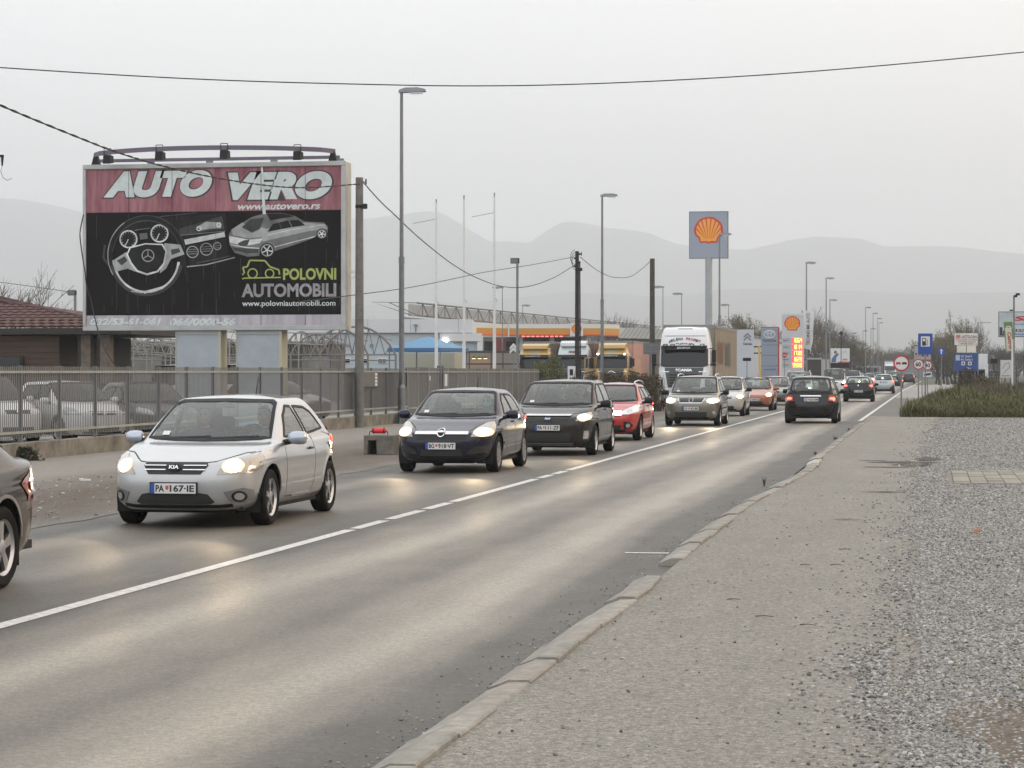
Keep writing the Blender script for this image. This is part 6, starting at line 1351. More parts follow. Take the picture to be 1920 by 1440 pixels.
def fence():
    U = -17.6; met = mat('fence_grey', (.13,.137,.145), .5, .2, var=.15, vscale=3); rail = mat('fence_rail_pale', (.30,.31,.27), .5, .1, var=.2, vscale=3)
    f = thing('picket_fence', 'long grey metal picket fence on a low stained concrete wall beside the road', 'fence', (U, 40, 0)); y0, y1 = 40.4, 78.5; Y = lambda v: v-40
    wallm = mat('stained_wall', (.20,.185,.155), .9, var=.55, vscale=1.6, col2=(.075,.07,.05), bump=.3, bscale=20)
    mb = MB(); mb.box(-.14,.14, Y(38), Y(79), -.1, .345); mb.build('base_wall', wallm, f, bevel=.01)
    me = MB().box(-.002,.002,-.029,.029,.42,1.845).mesh('picket'); me.materials.append(met); k = 0; v = y0; rest = MB(); rs = random.Random(2)
    while v < y1:
        if k < 300: o = bpy.data.objects.new('picket', me); COL.objects.link(o); o.parent = f; o.location = (0, Y(v), rs.uniform(-.006,.006))
        else: rest.box(-.002,.002, Y(v)-.029, Y(v)+.029, .42, 1.845)
        k += 1; v += .101
    o = rest.build('far_pickets', met, f); o['kind'] = 'stuff'
    v = vu(38, U)
    while v > 40: v -= 2.12
    while v < 79:
        mb = MB(); mb.box(-.035,.035, Y(v)-.035, Y(v)+.035, .3, 1.86); mb.build('post', met, f); v += 2.12
    for z in (.545, 1.735): mb = MB(); mb.box(.012,.05, Y(40.4), Y(79), z-.025, z+.025); mb.build('rail', rail, f)
    # sheet metal fence
    s = thing('sheet_fence', 'solid grey sheet metal fence with narrow seams and a gate, continuing the picket fence', 'fence', (U, 79, 0)); sm = mat('sheet_grey', (.105,.112,.12), .55, .15, var=.12, vscale=1.2); sm2 = mat('sheet_grey_dark', (.085,.09,.096), .55, .15, var=.15, vscale=1.2)
    v = 70.4; k = 0; rs = random.Random(4); vend = 106.2
    while v < vend:
        w_ = 1.42 if v > 91 else 1.74; mb = MB(); mb.box(-.012-(.04 if v < 79 else 0),.012-(.04 if v < 79 else 0), v-79, v-79+w_-.02, .10 if v > 78.9 else .5, 1.86 if v > 78.9 else 1.72); mb.build('sheet_panel', sm if k % 3 else sm2, s); m2 = MB(); m2.box(.012,.035, v-79-.03, v-79+.03, .05, 1.86); m2.build('seam_strip', rail, s) if v > 78.9 else None; v += w_; k += 1
    mb = MB(); mb.box(.013,.05, .1, v-79, 1.70, 1.75); mb.build('rail', rail, s); mb = MB(); mb.box(.013,.05, .1, 12, .45, .50); mb.build('rail', rail, s)
    gv = vu(823, U) - 79
    for d in (0, .45): mb = MB(); mb.box(-.06,.08, gv+d-.08, gv+d+.08, 0, 1.95); mb.build('gate_post', met, s)
    mb = MB(); mb.box(.08,.12, gv+.55, gv+.95, 1.2, 1.65); mb.build('house_number_plate', M['white'], s); mb = MB(); mb.box(.02,.06, gv-1.9, gv-1.75, 1.42, 1.58); mb.build('sticker', M['white'], s)
    x = vu(693, U) - 40; mb = MB(); mb.box(.05,.07, x-1.1, x+.9, 1.25, 1.72); q = mb.build('notice_board', mat('notice_grey', (.10,.10,.10), .6), f); mb = MB(); [mb.box(.072,.075, x+.45, x+.75, 1.28+.11*i, 1.36+.11*i) for i in range(4)]; mb.build('notice_lettering', M['white'], q)
def billboard():
    VB = 71.0
    def P(a, b):
        px, py = 130 + a/3.349, 250 + b/3.349; u = up(px, VB); return (u, zat(py, u, VB))
    O = P(88, 1240); t = thing('billboard', 'huge dirty billboard with a red header and black car picture on two pale sheet columns', 'billboard', (O[0], VB, 0)); f2 = lambda a, b: (P(a, b)[0]-O[0], P(a, b)[1])
    x0, z1 = f2(88, 178); x1, z0 = f2(1738, 1246); D = .75; sil = mat('frame_aluminium', (.40,.41,.41), .45, .3, var=.15, vscale=2); z0 = f2(900, 1238)[1]; z1 = f2(900, 186)[1]
    mb = MB(); mb.box(x0+.02, x1-.02, .03, D, z0+.02, z1-.02); mb.build('box', mat('billboard_side', (.46,.46,.42), .6, var=.2, vscale=1.5), t)
    fw = .15
    for n_, (a, b, c, d) in dict(top=(x0, x1, z1-fw, z1), bottom=(x0, x1, z0, z0+fw), left=(x0, x0+fw*.7, z0+fw, z1-fw), right=(x1-fw, x1, z0+fw, z1-fw)).items(): mb = MB(); mb.box(a, b, -.06, .03, c, d); mb.build('frame_bar', sil, t, bevel=.015)
    def st(name, c, c2=None, rough=.5, ns=2.2): # weathered print: rain streaks
        m = mat(name, c, rough, spec=.18, var=.5, vscale=ns, col2=c2 or tuple(k*.62 for k in c), streak=(1.6,1,.22)); return m
    red, blk, grey = st('print_red', (.31,.15,.17), (.19,.065,.085)), st('print_black', (.006,.005,.005), (.010,.008,.008), .7), st('print_grey', (.40,.38,.41), (.33,.31,.35))
    X0, X1 = x0+fw*.7, x1-fw; za, zb, zc, zd = z1-fw, f2(900, 490)[1], f2(900, 1141)[1], z0+fw
    flat([rect(X0, X1, zb, za)], -.005, red, t, 'red_header'); flat([rect(X0, X1, zc, zb)], -.005, blk, t, 'black_poster'); flat([rect(X0, X1, zd, zc)], -.005, grey, t, 'phone_strip')
    # pale soft patches in the header, sheet seams, drips
    seam = mat('seam_dark', (.03,.025,.025), .8); drip = mat('drip_pale', (.11,.105,.10), .8)
    for a in (375, 647, 922, 1205, 1483): s1 = f2(a, 700)[0]; flat([rect(s1-.006, s1+.006, zd, za)], -.021, seam, t, 'sheet_seam')
    rs = random.Random(8); dr = []
    for _ in range(46):
        a = f2(rs.uniform(120,1700), 0)[0]; z = rs.uniform(zc+.3, zb); l_ = rs.uniform(.15,.9); dr.append(rect(a-.003, a+.003, max(zc, z-l_), z))
    flat(dr, -.0225, drip, t, 'rain_streaks')
    tx = mat('print_pale', (.58,.64,.64), .5, var=.18, vscale=2); ol = mat('print_outline', (.035,.03,.032), .5)
    def T_(s, a0, a1, b0, b1, m, bold=.03, sh=0, y=-.012, nm='lettering'): q0 = f2(a0, b1); q1 = f2(a1, b0); return text(s, q0[0], q1[0], q0[1], q1[1], y, m, t, bold, sh, nm)
    T_('AUTO', 203, 908, 222, 414, ol, .10, .28, -.009, 'lettering_outline'); T_('AUTO', 216, 897, 230, 406, tx, .07, .28, -.013)
    T_('VERO', 985, 1662, 228, 430, ol, .10, .28, -.009, 'lettering_outline'); T_('VERO', 998, 1650, 236, 421, tx, .07, .28, -.013)
    T_('www.autovero.rs', 1058, 1578, 437, 482, tx, .03, .25); T_('POLOVNI', 1343, 1677, 845, 922, mat('print_lime', (.33,.38,.10), .5), .035); T_('AUTOMOBILI', 1083, 1677, 940, 1030, mat('print_mid_grey', (.30,.29,.31), .5, var=.3, vscale=2), .035); T_('www.polovniautomobili.com', 1086, 1672, 1048, 1096, tx, .012)
    T_('032/53-61-061', 130, 580, 1158, 1206, tx, .05, .25); T_('066/0000-56', 632, 1046, 1158, 1208, tx, .05, .25)
    s1 = f2(1205, 196); s2 = f2(1228, 508); flat([[(s1[0], s1[1]), (s1[0]+.06, s1[1]), (s2[0]+.04, s2[1]), (s2[0]-.06, s2[1])]], -.03, tx, t, 'torn_strip')
    C = {k: mat('print_tone_%s' % k, (v,v*1.02,v*1.03), .6, spec=.15, var=.4, vscale=1.6, detail=2) for k, v in dict(a=.018, b=.06, c=.17, d=.36, e=.62).items()}
    yy = [-.0105]
    def S(polys, tone, nm='printed_shape'):
        yy[0] -= .00022; return flat([[f2(a, b) for a, b in p] for p in polys], yy[0], C[tone] if isinstance(tone, str) else tone, t, nm)
    def B(pts, w, tone, nm='printed_line'): return S(band2(pts, w), tone, nm)
    def RG(cx, cy_, r0, r1, tone, a0=0, a1=2*math.pi, sq=1, nm='printed_ring', n=36): return S(ring2(cx, cy_, r0, r1, n, a0, a1, sq), tone, nm)
    # dashboard and steering wheel picture
    S([[(225,690),(400,560),(700,520),(980,500),(990,560),(985,620),(720,700),(600,640),(420,600),(300,650)]], 'a', 'printed_dashboard'); B([(420,560),(600,520),(800,500)], 8, 'b'); B([(225,700),(215,780),(250,830)], 14, 'b')
    S([[(690,600),(960,520),(975,600),(700,640)]], 'b', 'printed_screen'); S([[(800,590),(860,555),(950,560),(955,595),(880,600),(830,610)]], 'd'); RG(815, 598, 10, 16, 'e', n=14); RG(940, 575, 10, 16, 'e', n=14); B([(700,640),(980,615)], 6, 'c')
    S([[(722,668),(975,620),(980,650),(730,700)]], 'e', 'printed_trim'); S([[(735,705),(985,655),(1000,770),(760,830)]], 'a')
    for cx, cz_, r in ((775,745,38),(862,728,40),(930,708,26)):
        RG(cx, cz_, r-5, r, 'd', n=24); [B([(cx-r*.75, cz_+k), (cx+r*.75, cz_+k-4)], 5, 'c') for k in (-14, 0, 14)]
    B([(740,838),(860,825),(1000,790),(1040,780)], 7, 'd'); B([(800,815),(930,790),(1010,770)], 10, 'b')
    for cx, cz_ in ((373,665),(568,629)):
        S([disc2(cx, cz_, 55, 28)], 'a', 'printed_gauge'); RG(cx, cz_, 48, 57, 'e', n=30); [B([(cx+38*math.cos(a), cz_+38*math.sin(a)), (cx+46*math.cos(a), cz_+46*math.sin(a))], 4, 'd') for a in [i*.42+2.2 for i in range(13)]]; B([(cx, cz_), (cx-20, cz_+42)], 5, 'e')
    S([[(442,630),(490,625),(495,662),(447,668)]], 'c'); B([(410,610),(510,595)], 5, 'c')
    RG(487, 765, 212, 246, 'a', sq=1.02, n=60); RG(487, 765, 240, 246, 'd', R(150), R(235), 1.02); RG(487, 765, 240, 246, 'b', R(235), R(350), 1.02); RG(485, 790, 196, 212, 'e', R(5), R(178), 1.02); RG(485, 790, 208, 228, 'b', R(10), R(170), 1.02); RG(487, 765, 208, 216, 'b', R(185), R(355), 1.02)
    S([[(275,800),(360,745),(400,790),(420,870),(370,850),(290,870)]], 'd', 'printed_spoke'); S([[(600,690),(700,700),(725,760),(640,790),(610,850),(570,880)]], 'd', 'printed_spoke'); S([[(300,800),(350,772),(368,800),(330,830)]], 'b'); S([[(640,730),(690,722),(700,745),(645,765)]], 'b')
    S([[(362,760),(380,715),(480,690),(590,695),(615,740),(600,820),(560,872),(490,892),(425,870),(385,820)]], 'e', 'printed_hub_trim'); S([[(370,760),(388,722),(480,698),(582,702),(606,742),(592,814),(554,862),(490,880),(432,860),(394,812)]], 'a', 'printed_hub')
    RG(496, 768, 34, 40, 'd', n=26); [B([(496,768), (496+33*math.cos(a), 768+33*math.sin(a))], 5, 'd') for a in (-math.pi/2, math.pi/6, math.pi*5/6)]
    B([(470,1000),(530,985),(590,968)], 16, 'e'); B([(390,990),(460,1003)], 8, 'd')
    # silver saloon picture
    S([[(1003,640),(1020,605),(1090,560),(1150,525),(1230,503),(1330,500),(1420,520),(1480,555),(1600,560),(1626,590),(1620,650),(1600,660),(1560,640),(1530,660),(1420,700),(1290,740),(1270,700),(1230,695),(1200,720),(1195,770),(1120,775),(1040,750),(1008,700)]], 'c', 'printed_saloon')
    S([[(1020,605),(1090,560),(1200,590),(1240,600),(1215,650),(1130,660),(1030,640)]], 'd'); S([[(1240,600),(1480,560),(1610,572),(1622,600),(1500,615),(1350,650),(1215,680),(1210,655)]], 'd'); S([[(1005,645),(1130,668),(1215,660),(1200,690),(1120,705),(1010,690)]], 'e')
    S([[(1090,560),(1150,525),(1225,505),(1270,512),(1220,590),(1150,600)]], 'c'); S([[(1085,590),(1140,540),(1225,530),(1200,600),(1150,625)]], 'b', 'printed_rear_glass'); S([[(1240,505),(1330,502),(1415,522),(1330,535),(1265,548)]], 'a', 'printed_roof')
    S([[(1245,620),(1280,570),(1370,548),(1440,545),(1485,578),(1400,590),(1320,605)]], 'a', 'printed_side_glass'); B([(1320,560),(1335,603)], 6, 'b'); B([(1380,548),(1400,588)], 6, 'c'); B([(1290,715),(1420,680),(1545,648)], 5, 'e'); B([(1245,640),(1400,605),(1600,575)], 4, 'e')
    S([[(1060,690),(1100,672),(1135,668),(1120,705),(1075,712)]], 'b'); S([[(1025,718),(1190,728),(1190,750),(1120,755),(1040,735)]], 'b'); B([(1015,700),(1120,718),(1195,722)], 6, 'e')
    for cx, cz_, r in ((1244,735,42),(1588,632,30)):
        S([disc2(cx, cz_, r+4, 24)], 'a', 'printed_wheel'); RG(cx, cz_, r-10, r-3, 'd', n=24); [B([(cx, cz_), (cx+(r-9)*math.cos(a), cz_+(r-9)*math.sin(a))], 7, 'e') for a in [i*1.2566+.2 for i in range(5)]]
    lime = MATS['print_lime']
    B([(1088,915),(1100,910),(1330,905)], 8, lime); B([(1102,880),(1092,842),(1120,838),(1135,798),(1230,800),(1262,838),(1318,858),(1322,888)], 10, lime); RG(1153, 880, 25, 33, lime, n=24); RG(1260, 880, 22, 30, lime, n=24); B([(1095,880),(1090,890)], 8, lime)
    # rail with floodlights over the top
    y_ = -1.35; K = 24; pts = [(x0+.35 + (x1-x0-.7)*i/K, -1.5*math.sin(math.pi*i/K)**.6, z1+.30+.03*math.sin(math.pi*i/K)**.6) for i in range(K+1)]; purple = mat('rail_violet_grey', (.13,.115,.15), .5, .3)
    mb = MB()
    for p, q in zip(pts[:-1], pts[1:]): mb.add([(p[0],p[1],p[2]-.07),(q[0],q[1],q[2]-.07),(q[0],q[1],q[2]+.07),(p[0],p[1],p[2]+.07),(p[0],p[1]+.05,p[2]-.07),(q[0],q[1]+.05,q[2]-.07),(q[0],q[1]+.05,q[2]+.07),(p[0],p[1]+.05,p[2]+.07)], [(0,1,2,3),(7,6,5,4),(3,2,6,7),(0,4,5,1)])
    mb.box(x0+.35, x1-.35, .55, .62, z1+.12, z1+.22); mb.build('lamp_rail', purple, t)
    for s in (x0+.42, x1-.42): mb = MB(); mb.prism([(-.13,0),(.13,0),(.05,.30),(-.05,.30)], lambda a, b, d, s=s: (s+a, d, z1+b), -.05, .12); mb.build('rail_bracket', BK, t)
    for a in (286, 655, 1060, 1478):
        xx = f2(a, 0)[0]; i = min(range(K+1), key=lambda k: abs(pts[k][0]-xx)); p = pts[i]; mb = MB(); mb.add([(xx-.12,p[1]-.10,p[2]-.36),(xx+.12,p[1]-.10,p[2]-.36),(xx+.14,p[1]+.20,p[2]-.31),(xx-.14,p[1]+.20,p[2]-.31),(xx-.11,p[1]-.08,p[2]-.08),(xx+.11,p[1]-.08,p[2]-.08),(xx+.14,p[1]+.18,p[2]-.10),(xx-.14,p[1]+.18,p[2]-.10)], [(0,3,2,1),(4,5,6,7),(0,1,5,4),(1,2,6,5),(2,3,7,6),(3,0,4,7)])
        fl = mb.build('floodlight', BK, t, bevel=.01); mb = MB(); [mb.tube([(xx+s*.11,p[1],p[2]-.1),(xx+s*.11,p[1],p[2]+.12)], .012, 4) for s in (-1,1)]; mb.tube([(xx-.11,p[1],p[2]+.12),(xx+.11,p[1],p[2]+.12)], .012, 4); mb.build('floodlight_bracket', BK, fl)
        mb = MB(); mb.box(xx+.9, xx+1.1, .5, .62, z1+.02, z1+.12); mb.build('rear_lamp_clip', M['galv'], t)
    # columns
    pale = mat('column_sheet', (.33,.37,.41), .5, .1, var=.12, vscale=1.5)
    for a, b in ((668,945),(1048,1328)):
        xa, xb = f2(a, 0)[0], f2(b, 0)[0]; mb = MB(); mb.box(xa, xb-.07, .05, .7, -.1, z0+.02); mb.build('column', pale, t); mb = MB(); mb.box(xb-.066, xb+.02, .03, .72, -.1, z0+.02); mb.box(xa-.02, xa+.002, .03, .06, -.1, z0); mb.box(xa, xb, .02, .05, z0-.12, z0-.10); mb.build('column_trim', mat('trim_ivory', (.42,.40,.30), .6), t)
# ================================================================== trucks, pylons, buildings
def cab_bm(rows, L_, N=72, bow=.10):
    vs = []; lev = []
    for k in range(41): lev.append(catmull(rows, min(k/40, .9999)))
    for z, yf, w_, yr in lev:
        xs, ts = unit_ring(9, N)
        for x, t in zip(xs, ts):
            ym = L_*.55; y = ym + (ym-yf)*t + bow*x*x*abs(t)**5 if t < 0 else ym + (yr-ym)*t
            vs.append((x*w_, y, z))
    z, yf, w_, yr = lev[-1]; ym = L_*.55
    for q in (.9,.7,.4):
        xs, ts = unit_ring(9, N)
        for x, t in zip(xs, ts):
            y = ym + (ym-yf)*t if t < 0 else ym + (yr-ym)*t
            vs.append((x*w_*q, ym+(y-ym)*q, z+.03*(1-q*q)))
    nr = 44; vs.append((0, ym, z+.03)); fs = []
    for i in range(nr-1):
        for j in range(N): fs.append((i*N+j, i*N+(j+1)%N, (i+1)*N+(j+1)%N, (i+1)*N+j))
    for j in range(N): fs.append(((nr-1)*N+j, (nr-1)*N+(j+1)%N, nr*N))
    bm = bmesh.new(); V = [bm.verts.new(v) for v in vs]; [bm.faces.new([V[i] for i in f]) for f in fs]
    bmesh.ops.recalc_face_normals(bm, faces=bm.faces[:])
    if sum(f.normal.z for f in bm.faces) < 0: bmesh.ops.reverse_faces(bm, faces=bm.faces[:])
    return bm
def truck(label, loc, S):
    t = thing('truck', label, 'truck', loc, S.get('rz', 0), 'trucks parked beside the petrol station'); g = S.get; H = S['H']; p = S['paint']
    rows = [(.38,.10,1.15,2.1),(.55,.02,1.22,2.15),(1.1,.0,1.24,2.2),(1.7,.03,1.25,2.2),(2.0,.10,1.245,2.2),(2.5,.22,1.235,2.2),(2.85,.30,1.22,2.2),(3.1,.36,1.20,2.2),(H-.35,.55,1.14,2.2),(H-.08,.75,1.06,2.18),(H,1.0,.96,2.1)]
    bm = cab_bm(rows, 2.2); T = BVHTree.FromBMesh(bm); me = bpy.data.meshes.new('cab'); bm.to_mesh(me); bm.free(); link('cab', me, p, t, 2)
    patch(T, [(-1.14,1.98),(1.14,1.98),(1.12,2.84),(-1.12,2.84)], 'f', M['dglass'], t, 'windshield', .004, .12, .02)
    strip(T, [(-1.14,1.98),(1.14,1.98),(1.12,2.84),(-1.12,2.84)], .06, 'f', BK, t, 'windshield_seal', .006, True, .15)
    patch(T, [(.75,1.98),(1.45,1.98),(1.45,2.75),(.90,2.75)], 'R', M['dglass'], t, 'side_window', .006, .12, .02)
    strip(T, [(.62,.9),(.66,2.0),(.80,2.85),(1.55,2.85),(1.55,.9)], .02, 'R', BK, t, 'door_seam', .003)
    gm = g('grille', mat('truck_grey', (.07,.075,.08), .5)); patch(T, [(-.78,.95),(.78,.95),(.95,1.93),(-.95,1.93)], 'f', gm, t, 'grille', .010, .12, .02)
    for i in range(5): patch(T, rect(-.70+.0*i,.70,1.02+.13*i,1.07+.13*i), 'f', M['well'], t, 'grille_slot', .016, .3, .01)
    if g('badge'): sub_text(T, t, g('badge'), -.40, .40, 1.80, .13, 'f', M['chrome'], .03, 'badge_lettering', .03)
    patch(T, rect(-1.15,1.15,.42,.88), 'f', g('bumper', p), t, 'bumper', .03, .2, .04)
    for s in (-1,1):
        pp = rect(.72,1.12,.60,.82); pp = pp if s > 0 else mirror_poly(pp); q = patch(T, pp, 'f', BK, t, 'headlight', .045, .2, .02); e = ell(s*.92,.71,.09,.07,12); patch(T, e, 'f', M['lensoff'], q, 'reflector', .06, .2, .01)
        hook = [(s*1.0,1.78),(s*1.12,1.72),(s*.72,1.72)]
        strip(T, hook, .03, 'f', M['chrome'], t, 'grille_accent', .02)
        mb = MB(); mb.cbox((s*1.46,.12,2.48), (.20,.16,.62)); mb.cbox((s*1.46,.12,1.98+.1), (.20,.15,.16)); m_ = mb.build('mirror', BK, t, bevel=.03); mb = MB(); mb.tube([(s*1.2,.3,2.85),(s*1.46,.15,2.85)], .02, 5); mb.tube([(s*1.2,.3,2.05),(s*1.46,.15,2.1)], .02, 5); mb.build('mirror_arm', BK, m_)
    if g('fair'):      # body-colour corner fairings
        for s in (-1,1):
            pp = [(.93,.92),(1.20,.92),(1.22,1.9),(1.12,2.05),(1.02,1.6)]; pp = pp if s > 0 else mirror_poly(pp); patch(T, pp, 'f', p, t, 'corner_fairing', .03, .15, .03)
            pp = rect(1.02,1.12,1.0,1.35); pp = pp if s > 0 else mirror_poly(pp); patch(T, pp, 'f', M['well'], t, 'fairing_vent', .045, .2, .01)
    if g('visor', True):
        mb = MB(); mb.prism([(-.02,2.80),(.10,2.80),(.26,2.98),(.14,3.0)], lambda a, b, d: (d, a, b), -1.12, 1.12); mb.build('sun_visor', g('visorm', BK), t)
        if g('vtext'): text(g('vtext'), -.34, .34, 2.83, 2.92, -.025, M['white'], t, .04)
    for s in g('lamps', ()): mb = MB(); mb.cbox((s,.02,3.02), (.22,.1,.12)); q = mb.build('roof_lamp', BK, t, bevel=.02); mb = MB(); mb.cbox((s,-.035,3.02), (.14,.02,.07)); mb.build('lamp_glass', g('lampm', M['lensoff']), q)
    if g('spoiler'): mb = MB(); mb.prism([(.45,H-.12),(.50,H+.16),(.85,H+.30),(1.6,H+.34),(1.6,H-.05)], lambda a, b, d: (d, a, b), -1.0, 1.0); mb.build('roof_spoiler', p, t, bevel=.04)
    if g('hatch'): patch(T, rect(-.38,.38,3.12,3.32), 'f', mat('hatch_grey', (.30,.29,.25), .5), t, 'roof_panel', .01, .2, .02)
    for y_ in (1.35,): 
        for s in (-1,1): wheel(t, (s*1.08, y_, .50), s, .50, .30, 'cap', 1)
    mb = MB(); mb.box(-.9,.9,.3,8.2,.45,1.0); mb.build('chassis', M['well'], t)
    for y_ in (5.2,): [wheel(t, (s*1.05, y_, .50), s, .50, .34, 'cap', 0) for s in (-1,1)]
    if g('trailer'):
        tl = g('tlen', 13.6); mb = MB(); mb.box(-1.275,1.275,2.75,2.75+tl,1.05,4.0); q = mb.build('trailer', g('trailer'), t, bevel=.02)
        mb = MB(); mb.box(-1.29,1.29,2.72,2.80,3.86,4.06); mb.box(1.277,1.295,2.72,2.75+tl,3.9,4.04); mb.box(1.277,1.295,2.72,2.84,1.0,4.0); mb.box(1.277,1.295,2.75,2.75+tl,1.0,1.12); mb.build('trailer_frame', mat('trailer_frame_grey', (.22,.22,.21), .5, .3), q)
        mb = MB()
        for i in range(14): mb.box(1.277,1.288,3.2+i*.95,3.24+i*.95,1.12,3.9)
        mb.build('curtain_straps', mat('strap_tone', (.24,.21,.165), .8), q)
        for k in range(3): [wheel(t, (s*1.05, 10.5+1.3*k, .50), s, .50, .34, 'cap', 0) for s in (-1,1)]
    return t, T
def trucks():
    wh, ye = paint('truck_white', (.66,.67,.68), .0, .35, .12), paint('truck_yellow', (.48,.30,.075), .0, .35, .12)
    tarp = mat('tarpaulin_beige', (.27,.23,.175), .75, var=.15, vscale=1.2, streak=(1,1,.3))
    t, T = truck('white long-haul truck with dark grille and beige curtain trailer, nearest truck', cwz(1282, 115), dict(paint=wh, H=3.9, badge='SCANIA', fair=1, vtext='JELENA', lamps=(-.55,-.0-.9,.4,.9), trailer=tarp))
    strip(T, [(-1.0,3.47),(1.0,3.47)], .025, 'f', BK, t, 'panel_gap', .004); strip(T, [(-.35,3.82),(.35,3.82)], .03, 'f', BK, t, 'air_intake', .004)
    n = len('JELENA PROMET'); dk, rd = mat('truck_letter_dark', (.05,.05,.06), .5), mat('truck_letter_red', (.35,.03,.04), .5)
    for i, ch in enumerate('JELENA PROMET'):
        if ch == ' ': continue
        x = -.80 + 1.6*(i+.5)/n; z = 3.33 - .16*(x/.8)**2; sub_text(T, t, ch, x-.052, x+.052, z, .13, 'f', rd if ch in 'PROMT' and i > 6 else dk, .03, 'roof_letter', .04)
    sub_text(T, t, 'PLJEVLJA', -.42, .42, 3.08, .09, 'f', dk, .03, 'lettering', .03)
    # faded print on the trailer curtain
    rs = random.Random(3); mb = MB(); m2 = MB()
    for i in range(9): mb.box(1.289,1.291,3.9+i*.42,4.1+i*.42,2.1+rs.uniform(-.05,.05),3.25+rs.uniform(-.1,.1))
    for i in range(9): m2.box(1.289,1.291,8.4+i*.42,8.6+i*.42,2.0+rs.uniform(-.05,.05),3.2+rs.uniform(-.1,.1))
    mb.build('faded_red_print', mat('faded_red', (.26,.14,.10), .8), t); m2.build('faded_grey_print', mat('faded_grey', (.17,.17,.16), .8), t)
    t, T = truck('yellow truck with dark windshield, leftmost of the parked trucks', cwz(1001, 181), dict(paint=ye, H=3.55, spoiler=1, hatch=1, trailer=mat('trailer_grey_brown', (.12,.10,.085), .7)))
    text('MANDIROTTER', -.7, .5, 2.86, 2.93, -.025, M['white'], t, .03)
    t, T = truck('white truck with RMG lettering between the two yellow trucks', cwz(1073, 180), dict(paint=paint('truck_pale', (.52,.58,.60), .0, .35, .1), H=3.75, spoiler=1, fair=1, hatch=1, trailer=mat('trailer_brown', (.16,.085,.07), .7)))
    sub_text(T, t, 'RMG', -.25, .62, 3.20, .17, 'f', mat('maroon_letter', (.16,.02,.04), .5), .02, 'lettering', .04); sub_text(T, t, 'IVECO', -.42, .1, 1.55, .1, 'f', BK, .03, 'badge_lettering')
    t, T = truck('yellow truck with both doors open and blue door stripes', cwz(1146, 176), dict(paint=ye, H=3.55, spoiler=1, hatch=1, bumper=ye, lamps=(-1.0,1.0), lampm=M['bulb2'], trailer=mat('trailer_pink', (.50,.27,.22), .8, var=.08, vscale=1)))
    text('MANDIROTTER', -.6, .5, 2.86, 2.93, -.025, M['white'], t, .03); strip(T, [(-.3,1.62),(0,1.78),(.3,1.62)], .03, 'f', M['chrome'], t, 'diagonal_bar', .02)
    blu = mat('stripe_blue', (.03,.04,.20), .5)
    for s in (-1,1):
        mb = MB(); a = s*1.25
        def dr(P, y0=.5): return mb.prism(P, lambda p, q, d: (a + s*p, y0 + .10*p + d, q), 0, .06)
        dr([(0,.95),(.85,.80),(.85,1.95),(0,1.95)]); dr([(0,1.95),(.09,1.95),(.12,2.8),(.02,2.8)]); dr([(.78,1.95),(.86,1.95),(.84,2.8),(.76,2.8)]); dr([(.05,2.72),(.82,2.72),(.82,2.8),(.05,2.8)])
        d_ = mb.build('open_door', ye, t)
        mb = MB()
        for z in (1.62, 1.28): mb.prism([(0,z+.1),(.85,z-.12),(.85,z),(0,z+.22)], lambda p, q, d: (a + s*p, .49 + .10*p + d, q), -.012, 0)
        mb.build('door_stripe', blu, d_); mb = MB(); mb.cbox((a+s*.36,.3,2.4), (.2,.14,.6)); mb.build('door_mirror', BK, d_, bevel=.02)
    # dark trailer back in the distance, far truck and bus in the queue
    x, y = cw(1527, 260); t = thing('parked_trailer', 'dark open-backed trailer standing beyond the price pylon', 'trailer', (x, y, 0)); k = 260/F; mb = MB(); w_ = 26*k; h1 = hz(672,260)
    mb.box(-w_/2, w_/2, .1, 8, .9, h1); mb.build('trailer_box', mat('trailer_dark', (.04,.038,.036), .8), t); mb = MB(); mb.box(-w_/2-.05, w_/2+.05, 0, .1, h1-.12, h1+.05); mb.box(w_/2-.02, w_/2+.9, 0, .1, .9, h1-.1); mb.build('trailer_frame', mat('frame_pale', (.35,.35,.34), .6), t)
    for s in (-1,1): wheel(t, (s*w_*.35, 1.5, .5), s, .5, .3, 'cap', 0)
    x, y = cw(1669, 520); t, T = truck('hazy white truck at the far end of the oncoming queue', (x, y, 0), dict(paint=wh, H=3.3, visor=False, trailer=M['white'], tlen=6)); t['group'] = 'cars queuing in the oncoming lane'
    x, y = cw(1640, 560); t = thing('bus', 'hazy grey bus left of the far white truck', 'bus', (x, y, 0)); mb = MB(); mb.box(-4.5,1.25,0,10,.3,3.0); mb.build('body', mat('bus_grey', (.20,.24,.25), .4), t, bevel=.1); mb = MB(); mb.box(-4.3,1.1,-.03,0,1.5,2.6); mb.build('windshield', M['dglass'], t)
    for s in (-3.5,.8): wheel(t, (s,.6,.5), 1, .5, .3, 'cap', 0)
    x, y = cw(1705, 560); t = thing('grey_shed', 'hazy grey shed behind the no-overtaking sign', 'shed', (x, y, 0)); mb = MB(); mb.box(-3,6,0,14,0,4.2); mb.build('wall', mat('shed_grey', (.16,.17,.18), .7), t); mb = MB(); mb.box(-3.2,6.2,-.3,14.3,4.2,4.5); mb.build('roof', M['galv'], t)
    # box truck behind the motorway sign
    x, y = cw(1822, 190); t = thing('box_truck', 'white box truck standing behind the blue motorway sign', 'truck', (x, y, 0)); mb = MB(); mb.box(-1.0,1.25,0,6,.9,3.15); mb.build('box_body', M['white'], t, bevel=.02); mb = MB(); mb.box(-1.1,1.1,-1.3,-.05,.5,1.9); mb.build('cab', M['dark'], t, bevel=.1); mb = MB(); mb.box(-.95,.95,-1.33,-1.30,1.2,1.8); mb.build('windshield', M['dglass'], t)
